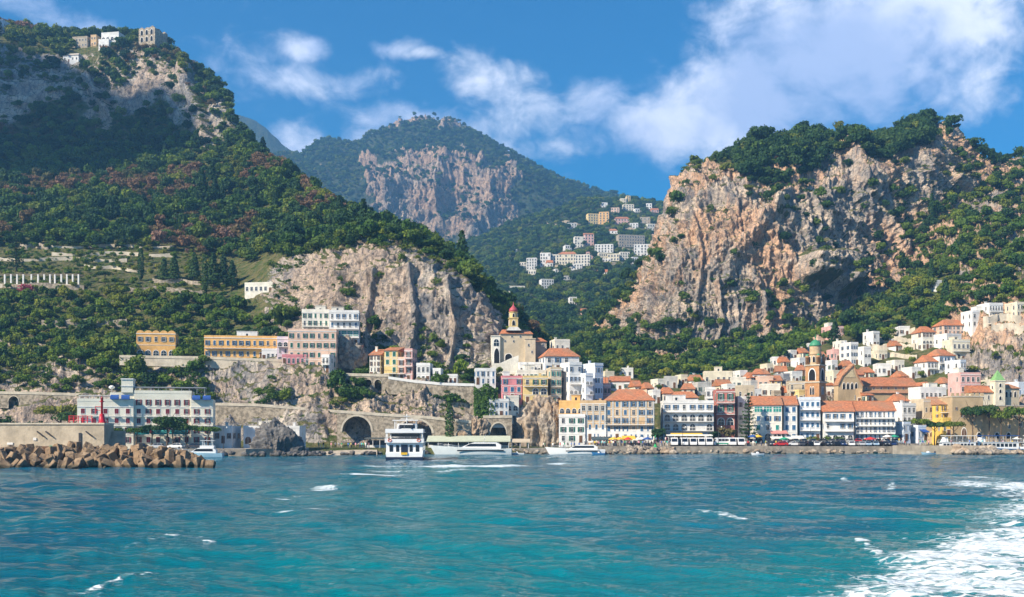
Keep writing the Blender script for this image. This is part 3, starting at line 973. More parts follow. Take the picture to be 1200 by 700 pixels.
TILE = tile_mat('roof_tiles', (.54, .195, .085))
TILE2 = tile_mat('roof_tiles_pale', (.52, .25, .13))
TRIM = mat('trim_white', (.76, .74, .70), .8, .08, .8)
FLATR = mat('flat_roof', (.46, .41, .36), .9, .2, .5)
IRON = mat('iron', (.05, .05, .055), .5, .2, 3)
WOOD = mat('door_wood', (.16, .08, .04), .6, .25, 3)
CANVAS_W = mat('canvas_white', (.76, .74, .68), .9, .06, 1)
CANVAS_Y = mat('canvas_yellow', (.80, .48, .06), .9, .08, 1)
CANVAS_B = mat('canvas_blue', (.03, .09, .30), .9, .08, 1)
CANVAS_R = mat('canvas_red', (.6, .05, .05), .9, .08, 1)
CANVAS_G = mat('canvas_green', (.03, .30, .18), .9, .08, 1)
STONE = mat('old_stone', (.40, .335, .25), .95, .55, 1.1, stain=.65, bump=.8)
STONE_P = mat('pale_stone', (.58, .51, .40), .95, .22, .5, stain=.3, bump=.4)
gm, gnt, gbs = newmat('window_glass')
gbs.inputs['Base Color'].default_value = (.012, .018, .028, 1)
gbs.inputs['Roughness'].default_value = .08
GLASS = gm
SHUT = {k: mat('shutter_' + k, c, .6, .12, 2) for k, c in dict(green=(.02, .13, .09), brown=(.14, .06, .03), blue=(.04, .13, .26), wine=(.20, .02, .03), teal=(.02, .26, .22), grey=(.25, .26, .27)).items()}


def win_mesh(kd):
    mb = MB()
    if kd.startswith('arch') or kd == 'portal':          # 1 x 1 opening with a round head, scaled on use
        n = 12
        head = [(-.5, 0), (.5, 0)] + [(.5 * math.cos(math.pi * i / n), .5 + .5 * math.sin(math.pi * i / n)) for i in range(n + 1)]
        outer = [(-.62, 0), (.62, 0)] + [(.62 * math.cos(math.pi * i / n), .5 + .62 * math.sin(math.pi * i / n)) for i in range(n + 1)]
        mb.prism([(p[0], p[1]) for p in outer], -.06, .02, 'y', 0)
        mb.prism(head, -.10, -.055, 'y', 1)
        mb.bx(-.02, .02, -.13, -.09, 0, .95, 0)
        if kd == 'arch': mb.bx(-.5, .5, -.13, -.09, .48, .52, 0)
        return mb.mesh('window_' + kd, [TRIM, WOOD if kd == 'portal' else GLASS])
    if kd == 'door':
        mb.bx(-.62, .62, -.06, .02, 0, 2.3, 0)
        mb.bx(-.48, .48, -.10, -.055, 0, 2.15, 1)
        mb.bx(-.36, -.06, -.13, -.095, .2, 1.9, 1); mb.bx(.06, .36, -.13, -.095, .2, 1.9, 1)
        return mb.mesh('door', [TRIM, WOOD])
    if kd == 'wide':                                      # glazed veranda
        mb.bx(-.5, .5, -.03, .02, -.5, .5, 1)
        for x in (-.5, -.17, .17, .5): mb.bx(x - .02, x + .02, -.06, .01, -.5, .5, 0)
        for z in (-.5, .12, .5): mb.bx(-.52, .52, -.065, .01, z - .03, z + .03, 0)
        return mb.mesh('window_wide', [TRIM, SHUT['teal']])
    fr = .1
    mb.bx(-.5 - fr, -.5, -.07, .02, -.75 - fr, .75 + fr, 0); mb.bx(.5, .5 + fr, -.07, .02, -.75 - fr, .75 + fr, 0)
    mb.bx(-.5, .5, -.07, .02, .75, .75 + fr, 0); mb.bx(-.62, .62, -.14, .02, -.75 - fr, -.75, 0)
    mb.bx(-.5, .5, -.02, .02, -.75, .75, 1)
    mb.bx(-.025, .025, -.045, -.015, -.75, .75, 0); mb.bx(-.5, .5, -.045, -.015, .22, .26, 0)
    mats = [TRIM, GLASS]
    if kd != 'plain':
        if kd.endswith('_shut'):
            mb.bx(-.49, -.02, -.09, -.05, -.74, .74, 2); mb.bx(.02, .49, -.09, -.05, -.74, .74, 2)
            for i in range(9):
                z = -.68 + i * .165
                mb.bx(-.46, -.05, -.10, -.088, z, z + .06, 2); mb.bx(.05, .46, -.10, -.088, z, z + .06, 2)
        else:
            mb.bx(-1.04, -.56, -.10, -.07, -.76, .76, 2); mb.bx(.56, 1.04, -.10, -.07, -.76, .76, 2)
            for i in range(9):
                z = -.70 + i * .165
                mb.bx(-1.0, -.6, -.115, -.098, z, z + .06, 2); mb.bx(.6, 1.0, -.115, -.098, z, z + .06, 2)
        mats.append(SHUT[kd.split('_')[0]])
    return mb.mesh('window_' + kd, mats)


WINM = {}


def winm(k):
    if k not in WINM: WINM[k] = win_mesh(k)
    return WINM[k]


FOOT = []
PLOTS = []
rnd = random.Random(4)


def footprint(o, W, depth):
    rz = o.rotation_euler.z
    n = max(1, round(W / depth))
    for i in range(n):
        lx = -W / 2 + W * (i + .5) / n; ly = depth / 2
        FOOT.append((o.location.x + lx * math.cos(rz) - ly * math.sin(rz), o.location.y + lx * math.sin(rz) + ly * math.cos(rz), math.hypot(W / n, depth) / 2 * .86, o.location.z))


def window(parent, kd, x, z, sx=1.0, sz=1.0, face='f', W=0, depth=0):
    nm = 'door' if kd in ('door', 'portal') else 'window'
    if face == 'f': loc, rot = (x, 0, z), 0
    elif face == 'l': loc, rot = (-W / 2, x, z), -math.pi / 2
    else: loc, rot = (W / 2, x, z), math.pi / 2
    return link(nm, winm(kd), parent, loc, (0, 0, rot), (sx, 1, sz))


def roof_part(e, W, depth, H, kind_, tile=None, y0=0.0, x0=0.0, wallmat=None, ov=.4, pitch=.30, parapet=.7):
    tile = tile or TILE
    if kind_ == 'flat':
        mb = MB().bx(x0 - W / 2 + .22, x0 + W / 2 - .22, y0 + .22, y0 + depth - .22, H - .1, H + .12)
        r = mb.build('roof', FLATR, e)
        pb = MB()
        pb.bx(x0 - W / 2 - .05, x0 + W / 2 + .05, y0 - .05, y0 + .22, H, H + parapet); pb.bx(x0 - W / 2 - .05, x0 + W / 2 + .05, y0 + depth - .22, y0 + depth + .05, H, H + parapet)
        pb.bx(x0 - W / 2 - .05, x0 - W / 2 + .22, y0 + .22, y0 + depth - .22, H, H + parapet); pb.bx(x0 + W / 2 - .22, x0 + W / 2 + .05, y0 + .22, y0 + depth - .22, H, H + parapet)
        pb.build('parapet', wallmat, r)
        return r
    h = pitch * depth
    a, b, c, d = x0 - W / 2 - ov, x0 + W / 2 + ov, y0 - ov, y0 + depth + ov
    mb = MB()
    t = .16
    if kind_ == 'gable':      # ridge along the front
        m = (c + d) / 2
        mb.add([(a, c, H), (b, c, H), (b, m, H + h), (a, m, H + h), (b, d, H), (a, d, H)], [(0, 1, 2, 3), (3, 2, 4, 5), (0, 3, 5), (1, 4, 2), (0, 5, 4, 1)])
        mb.bx(a, b, m - .15, m + .15, H + h - .06, H + h + .12)
    elif kind_ == 'front':    # gable end faces the front
        h = pitch * W
        m = x0
        mb.add([(a, c, H), (b, c, H), (m, c, H + h), (a, d, H), (b, d, H), (m, d, H + h)], [(0, 2, 5, 3), (1, 4, 5, 2), (0, 1, 2), (3, 5, 4), (0, 3, 4, 1)])
    elif kind_ == 'shed':
        mb.add([(a, c, H), (b, c, H), (b, d, H + h), (a, d, H + h), (b, d, H), (a, d, H)], [(0, 1, 2, 3), (3, 2, 4, 5), (0, 3, 5), (1, 4, 2), (0, 5, 4, 1)])
    elif kind_ == 'hip':
        m = (c + d) / 2
        i = min(depth / 2, W / 2 - .1) * .6
        mb.add([(a, c, H), (b, c, H), (b, d, H), (a, d, H), (a + i, m, H + h), (b - i, m, H + h)], [(0, 1, 5, 4), (1, 2, 5), (2, 3, 4, 5), (3, 0, 4), (0, 3, 2, 1)])
    mb.bx(a + .05, b - .05, c + .05, d - .05, H - t, H - .004)
    return mb.build('roof', tile, e)


def house(name, label, px0, px1, pyt, pyb, D=None, depth=9.0, rz=0.0, wall='white', roof='flat', win='green', rows=None, cols=None, cat='house', group=None,
          found=5.0, ww=1.0, wh=1.5, rowk={}, side=True, skip=0.06, door=True, balc=(), bands=True, chim=None, tile=None, rail=False, doorx=None, sidecols=None, roofH=None, dmin=0.0, small=False, awn=None, pil=False, parapet=.7, pitch=.30):
    mid = (px0 + px1) / 2
    if D is None:
        D = ray_ground(mid, pyb, dmin) or 450.0
    th = RAD(rz)
    tot = (px1 - px0) / F * D
    bx_, by_, bz_ = P(mid, pyb, D)
    rel = th + math.atan2(bx_, by_)          # how far the block is turned from facing the viewer
    W = max(2.5, (tot - abs(math.sin(rel)) * depth * .85) / math.cos(th))
    bx_ += math.sin(rel) * depth * .42       # keep the whole block, side included, on its plot
    H = (pyb - pyt) / F * D
    pitched = roof not in ('flat', 'none')
    if pitched: H -= (pitch * (W if roof == 'front' else depth)) * (.8 if roofH is None else roofH)
    H = max(H, 2.4)
    e = empty(name, (bx_, by_, bz_), th, label, cat, group)
    footprint(e, W, depth)
    if D > 351 and not small:
        for q_ in (4.0, 8.0, 12.0): FOOT.append((bx_ * (D - q_) / D, by_ - q_, max(W * .42, 3.5), bz_))
    elif D > 800:
        for q_ in (6, 13, 21, 30): FOOT.append((bx_ * (D - q_) / D, by_ - q_, max(W * .5, 4.5), bz_))
    wm = wallm(wall)
    mb = MB().bx(-W / 2, W / 2, 0, depth, -found, H)
    wo = mb.build('wall', wm, e)
    R = rows or max(1, round(H / 3.3))
    C = cols or max(1, round(W / 3.0))
    fh = H / R
    if bands and R > 1 and not small:
        b = MB()
        for r in range(1, R): b.bx(-W / 2 - .06, W / 2 + .06, -.06, 0.0, r * fh - .09, r * fh + .06)
        b.bx(-W / 2 - .12, W / 2 + .12, -.12, 0.0, H - .22, H - .003)
        b.build('cornice', TRIM, e)
    if roof == 'flat' and not small and D < 520 and W > 6 and rnd.random() < .6:
        hw_, hx_ = W * rnd.uniform(.22, .42), rnd.uniform(-.25, .25) * W
        hh_ = rnd.uniform(1.9, 2.6)
        rr_ = MB().bx(hx_ - hw_ / 2, hx_ + hw_ / 2, depth * .42, depth * .9, H + .121, H + hh_).bx(hx_ - hw_ / 2 - .12, hx_ + hw_ / 2 + .12, depth * .42 - .12, depth * .9 + .1, H + hh_, H + hh_ + .14).build('roof_room', wallm(rnd.choice((wall, 'white', 'palecream'))), e)
        if rnd.random() < .6:
            MB().bx(hx_ - .3, hx_ + .3, depth * .42 - .03, depth * .42 - .002, H + .6, H + 1.7).build('window', GLASS, rr_)
    if roof == 'flat' and not small and D < 520 and rnd.random() < .4:
        ax_ = rnd.uniform(-.35, .35) * W
        MB().bx(ax_ - .035, ax_ + .035, depth * .3 - .035, depth * .3 + .035, H + .121, H + 3.2).bx(ax_ - .6, ax_ + .6, depth * .3 - .03, depth * .3 + .03, H + 2.7, H + 2.76).bx(ax_ - .45, ax_ + .45, depth * .3 - .03, depth * .3 + .03, H + 3.0, H + 3.06).build('aerial', IRON, e)
    if roof != 'none':
        ro = roof_part(e, W, depth, H, roof, tile, wallmat=wm, parapet=parapet, pitch=pitch)
        if chim if chim is not None else (not small and rnd.random() < .4):
            cx = rnd.uniform(-.35, .35) * W
            c = MB().bx(cx - .35, cx + .35, depth * .6, depth * .6 + .6, H - .1, H + (pitch * depth * .8 if pitched else .6) + 1.0).bx(cx - .45, cx + .45, depth * .6 - .1, depth * .6 + .7, H + (pitch * depth * .8 if pitched else .6) + 1.0, H + (pitch * depth * .8 if pitched else .6) + 1.14)
            c.build('chimney', wm, ro)
    wings = lambda k: k in SHUT
    dx = doorx if doorx is not None else rnd.randrange(C)
    for r in range(R):
        k = rowk.get(r, win)
        if k is None: continue
        for c in range(C):
            x = -W / 2 + W * (c + .5) / C
            if rnd.random() < skip and r > 0: continue
            if r == 0 and door and c == dx and k not in ('arch', 'portal'):
                window(e, 'door', x, 0.05); continue
            if k in ('arch', 'portal'):
                aw = min(W / C * .66, fh * .8)
                window(e, k, x, r * fh + .15, aw, min(fh * .86, aw * 1.15))
            elif k == 'wide':
                window(e, k, x, r * fh + fh * .52, W / C * .86, fh * .62)
            else:
                s2 = min(wh / 1.5, fh * .30 * 1.5)
                fw = min(ww, W / C * (.33 if wings(k) else .5))
                kk_ = rnd.choice((k, k, k, k + '_shut', 'plain')) if k in SHUT else k
                window(e, kk_, x, r * fh + fh * .50, fw, s2)
    if side:
        f = 'l' if rel > 0 else 'r'
        CS = sidecols or max(1, round(depth / 4.2))
        for r in range(R):
            k = rowk.get(r, win)
            if k in (None, 'arch', 'portal', 'wide'): k = 'plain'
            for c in range(CS):
                if rnd.random() < .2: continue
                window(e, k, depth * (c + .5) / CS, r * fh + fh * .5, min(.9, ww, depth / CS * .33), min(wh / 1.5, fh * .45), f, W, depth)
    if pil:
        for c in range(C + 1):
            x = min(max(-W / 2 + W * c / C, -W / 2 + .3), W / 2 - .3)
            MB().bx(x - .28, x + .28, -.10, -.004, fh * 1.5, H - .23).build('pilaster', wallm('grey'), e)
        MB().bx(-W / 2 - .03, W / 2 + .03, -.05, -.003, -.5, fh * 1.42).build('base_storey', wallm('white'), e)
    balc = list(balc)
    if not balc and not small and R > 1 and D < 520 and rnd.random() < .35: balc = [rnd.randrange(1, R)]; rail = True
    for r in balc:
        z = r * fh + .02
        b = MB().bx(-W / 2 + .15, W / 2 - .15, -1.15, -.125, z - .14, z).build('balcony', TRIM, e)
        rl = MB().bx(-W / 2 + .15, W / 2 - .15, -1.13, -1.08, z + .92, z + 1.0)
        n = max(4, int(W / .45))
        for i in range(n + 1):
            x = -W / 2 + .17 + (W - .34) * i / n
            rl.bx(x - .025, x + .025, -1.125, -1.085, z, z + .92)
        rl.build('railing', IRON if rail else TRIM, b)
    if awn:
        a = MB()
        m_, r = awn
        z = r * fh + fh * .86
        a.add([(-W / 2 + .2, -.03, z), (W / 2 - .2, -.03, z), (W / 2 - .2, -1.9, z - .75), (-W / 2 + .2, -1.9, z - .75), (W / 2 - .2, -1.9, z - 1.0), (-W / 2 + .2, -1.9, z - 1.0)], [(0, 1, 2, 3), (3, 2, 4, 5)])
        a.build('awning', m_, e)
    e['_w'] = W; e['_h'] = H
    return e
# ================================================================ houses: the town
H_ = house
# ---- left shore and terrace
SCAL = H_('house', 'orange house with a scalloped wavy roof edge, alone above the big hotel', 161, 208, 391, 418, 372, 9, 10, 'ochre', 'none', 'grey', 2, 5, rowk={0: 'arch'}, found=7, door=False)
for i_ in range(5):
    w_ = SCAL['_w'] / 5
    x_ = -SCAL['_w'] / 2 + w_ * (i_ + .5)
    MB().prism([(x_ + w_ / 2 * math.cos(math.pi * q / 10), SCAL['_h'] + w_ * .42 * math.sin(math.pi * q / 10)) for q in range(11)], .0, 9.0, 'y').build('roof_vault', wallm('ochre'), SCAL)
H_('house', 'long ochre house row on the cliff terrace, with a gabled left end', 241, 327, 396, 421, 364, 9, 8, 'ochre', 'flat', 'blue', 2, 11, found=8)
H_('house', 'low white lean-to at the right foot of the long ochre house', 307, 328, 411, 424, 360, 5, 8, 'white', 'flat', 'plain', 1, 4, found=8, small=True)
H_('house', 'lilac house between the long ochre row and the tall pink block', 325, 346, 397, 426, 358, 8, 8, 'lilac', 'flat', 'grey', 3, 3, rowk={2: 'arch'}, found=8)
H_('apartment_house', 'tall peach and pink block standing on the cliff terrace', 338, 397, 388, 433, 355, 10, 4, 'peach', 'flat', 'green', 4, 7, found=9, cat='building')
H_('house', 'low rose red house front at the foot of the lilac house', 331, 363, 418, 428, 354.5, 4, 6, 'rose', 'flat', 'plain', 1, 6, found=9, small=True)
H_('house', 'small white house with a stepped gable below the tall pink block', 377, 391, 418, 437, 351, 5, -10, 'white', 'flat', 'plain', 2, 2, found=6)
H_('apartment_house', 'white block rising behind the tall pink block, with roof terrace', 354, 388, 366, 400, 369, 9, 4, 'palecream', 'flat', 'green', 4, 5, found=14, cat='building', parapet=1.0)
H_('apartment_house', 'bluish white block with glazed verandas beside the dark cliff', 386, 422, 366, 406, 366, 9, 5, 'white', 'flat', 'blue', 4, 5, found=2.5, cat='building', rowk={0: 'wide', 1: 'wide'}, balc=(1, 2, 3))
H_('house', 'cream house at the left of the yellow tower house over the arcade', 433, 452, 409, 444, 356, 8, -8, 'palecream', 'shed', 'brown', 4, 3, found=5)
H_('tower_house', 'yellow tower house with green shutters under the bare cliff', 450, 472, 406, 447, 354, 8, -8, 'yellow', 'shed', 'green_shut', 4, 2, found=6, pitch=.2)
H_('house', 'narrow salmon house squeezed right of the yellow tower house', 470, 476, 421, 447, 353.6, 7, -8, 'peach', 'flat', 'brown', 3, 1, found=6, side=False)
H_('house', 'narrow pink house with balconies under the bare cliff', 474, 488, 411, 448, 353, 8, -6, 'pink', 'flat', 'brown', 4, 1, found=6, balc=(2, 3))
H_('house', 'white house with a sloping stair side right of the narrow pink house', 488, 507, 428, 449, 352, 7, -4, 'white', 'flat', 'plain', 2, 3, found=6)
H_('house', 'tiny white house with a red balcony on the cliff road', 508, 518, 434, 449, 352, 6, -4, 'white', 'flat', 'plain', 2, 1, found=6, small=True)
H_('house', 'low white house with two doors on the cliff road', 520, 537, 441, 451, 351, 6, 0, 'white', 'flat', 'brown_shut', 1, 3, found=6, small=True)
H_('house', 'white two storey house left of the ivy covered wall', 556, 581, 434, 451, 352, 8, 4, 'white', 'flat', 'blue', 2, 4, found=6)
H_('villa', 'long white villa half hidden by trees above the pink block', 286, 328, 333, 344, None, 8, -10, 'palecream', 'flat', 'plain', 1, 6, found=6)
H_('boathouse', 'low white waterside house with a flat roof next to the big hotel', 251, 281, 502, 520, 308, 8, -4, 'white', 'flat', 'brown', 1, 3, found=2)
H_('boathouse', 'long white boathouse with arched gates behind the sea rock', 285, 358, 502, 521, 310, 8, -2, 'white', 'flat', 'arch', 1, 6, rowk={0: 'portal'}, found=2, side=False)
H_('house', 'white house with a tiled terrace standing on the stone arch', 570, 596, 470, 490, 343, 8, 8, 'white', 'flat', 'blue', 2, 4, found=3)
H_('house', 'small white annex with an arched hatch beside the house on the stone arch', 590, 608, 466, 482, 346, 6, 8, 'palecream', 'flat', 'arch', 1, 2, found=6, side=False)
# ---- around the church
H_('house', 'rose pink house at the left of the yellow house on the rock', 586, 612, 443, 470, 350, 8, 6, 'rose', 'flat', 'blue', 3, 3, found=8, rowk={1: 'blue_shut'})
H_('house', 'bright yellow house with arched loggias standing on the bare rock', 611, 642, 443, 473, 349, 8, 4, 'yellow', 'flat', 'green', 3, 3, rowk={1: 'arch'}, found=6)
H_('house', 'grey beige narrow tall house between yellow house and white terraces', 641, 658, 433, 474, 351, 8, 8, 'beige', 'flat', 'teal', 4, 2, found=12)
H_('house', 'white low wing with a row of small windows below the church', 606, 634, 427, 441, 364, 8, 6, 'white', 'flat', 'plain', 1, 6, found=12)
H_('house', 'white terraced wing below the church with teal windows', 603, 640, 436, 447, 357, 8, 6, 'palecream', 'flat', 'teal', 1, 7, found=9)
H_('house', 'white house with a wide red tile roof right of the church', 632, 679, 409, 436, 362, 10, 10, 'white', 'hip', 'blue', 2, 4, found=14)
H_('house', 'small cream house with roof terrace behind the red tiled white house', 645, 668, 400, 415, 378, 8, 10, 'palecream', 'flat', 'brown', 1, 3, found=14)
H_('house', 'stacked white house with arched terraces above the seafront palazzo', 658, 682, 427, 474, 350, 9, 16, 'white', 'flat', 'arch', 4, 3, rowk={3: 'blue', 1: 'arch', 2: 'blue'}, found=10, balc=(1, 2))
H_('house', 'white house with big arched balconies at the right of the terraces', 678, 694, 440, 474, 347, 8, 18, 'bluewhite_shade', 'flat', 'arch', 3, 2, found=9, balc=(1, 2))
H_('house', 'tall white house side with blue shade in its wall colour at the back of the terraces', 683, 707, 428, 476, 358, 9, 26, 'bluewhite_shade', 'flat', 'blue', 4, 3, found=12)
H_('house', 'dim pink house behind the blue shaded house and the palazzo', 700, 716, 452, 476, 362, 7, 16, 'pink', 'flat', 'brown', 2, 2, found=10)
# ---- seafront
H_('palazzo', 'lower left wing of the striped palazzo with a roof garden', 680, 712, 473, 517, 339, 12, -7, 'tan', 'flat', 'blue', 4, 4, found=3, cat='building', pil=True, rowk={0: 'blue', 3: 'plain'}, parapet=1.0)
H_('palazzo', 'long striped seafront palazzo with an orange hipped tile roof', 709, 767, 458, 517, 338, 14, -7, 'tan', 'hip', 'blue', 5, 6, found=3, cat='building', pil=True, rail=True, balc=(2,), pitch=.26)
H_('house', 'amber house end with arched windows above the white house on the rock', 655, 684, 472, 485, 341, 8, -4, 'ochre', 'flat', 'arch', 1, 4, found=8, door=False)
H_('house', 'white house climbing the rock at the left end of the palazzo', 655, 686, 488, 519, 339, 8, -4, 'white', 'flat', 'green', 3, 3, found=3)
H_('hotel', 'white arcaded house with three floors of arched loggias', 774, 836, 472, 516, 345, 10, -3, 'white', 'flat', 'arch', 4, 6, found=3, cat='building', rowk={3: 'blue'}, balc=(1, 2, 3), door=False)
H_('palazzo', 'narrow dark red palazzo with flat cornice', 836, 861, 459, 499, 349, 10, -4, 'red', 'flat', 'green', 3, 2, found=8, cat='building', rowk={0: 'arch'}, balc=(1, 2), door=False, ww=1.5, wh=2.2)
H_('house', 'plain white house between the red palazzo and the Norfolk pine', 858, 884, 467, 512, 353, 9, 2, 'white', 'flat', 'grey', 3, 3, found=8)
H_('building', 'white building with glazed teal verandas right of the Norfolk pine', 879, 916, 466, 517, 342, 12, -6, 'palecream', 'gable', 'teal', 4, 3, found=3, rowk={3: 'wide', 2: 'blue', 0: 'arch'}, pitch=.24, awn=None)
H_('building', 'white shaded building with an orange tile roof beside the glazed one', 914, 934, 466, 517, 343, 12, -7, 'white', 'gable', 'blue_shut', 4, 2, found=3, pitch=.24, side=False)
H_('hotel', 'flat roofed white hotel with three rows of balconies below the bell tower', 932, 961, 468, 517, 344, 11, -6, 'bluewhite_shade', 'flat', 'blue_shut', 4, 4, found=3, cat='building', balc=(1, 2, 3), side=False)
H_('hotel', 'left block of the orange roofed seafront hotel with bright sunny end', 960, 1000, 472, 517, 340, 14, -8, 'white', 'gable', 'blue', 3, 4, found=3, cat='building', balc=(1, 2), rowk={0: 'arch'}, pitch=.24, ww=.9)
H_('hotel', 'right block of the orange roofed seafront hotel with long balconies', 996, 1048, 472, 517, 340.2, 13, -8, 'white', 'gable', 'blue', 4, 9, found=3, cat='building', balc=(1, 2, 3), side=False, pitch=.24)
H_('cafe', 'low pale blue cafe front under the umbrella pines', 1047, 1066, 497, 517, 341, 7, 16, 'bluewhite_shade', 'flat', 'blue', 2, 4, found=3)
H_('cafe', 'second low blue cafe with a terrace awning beside the pines', 1064, 1086, 501, 517, 342, 6, 16, 'bluewhite_shade', 'flat', 'blue', 1, 5, found=3, awn=(CANVAS_B, 0))
H_('house', 'white low house with a flat top right of the orange roofed hotel', 1044, 1074, 475, 498, 356, 8, 12, 'white', 'flat', 'plain', 2, 3, found=10)
H_('house', 'small white house with a pyramid orange roof behind the seafront hotel', 1040, 1066, 463, 482, 364, 8, 12, 'white', 'hip', 'blue', 1, 2, found=10)
H_('house', 'brown house with a tall arched door and a white top floor', 1070, 1108, 470, 512, 358, 8, 8, 'beige', 'flat', 'brown', 2, 4, found=6, rowk={0: 'portal'}, side=False)
H_('house', 'white top floor terrace house above the arched brown house', 1066, 1110, 456, 471, 362, 8, 8, 'white', 'flat', 'plain', 1, 6, found=8)
H_('house', 'yellow house lit by the sun left of the crenellated tan building', 1090, 1117, 466, 503, 352, 9, 4, 'amber', 'shed', 'brown', 3, 4, found=6, tile=TILE2)
H_('kiosk', 'bright yellow small house under the pines', 1098, 1114, 492, 512, 349, 5, 4, 'amber', 'flat', 'plain', 1, 2, found=5, cat='kiosk')
H_('house', 'pink house with red streamers behind the crenellated tan building', 1113, 1150, 439, 462, 372, 8, 8, 'pink', 'flat', 'plain', 2, 4, found=12)
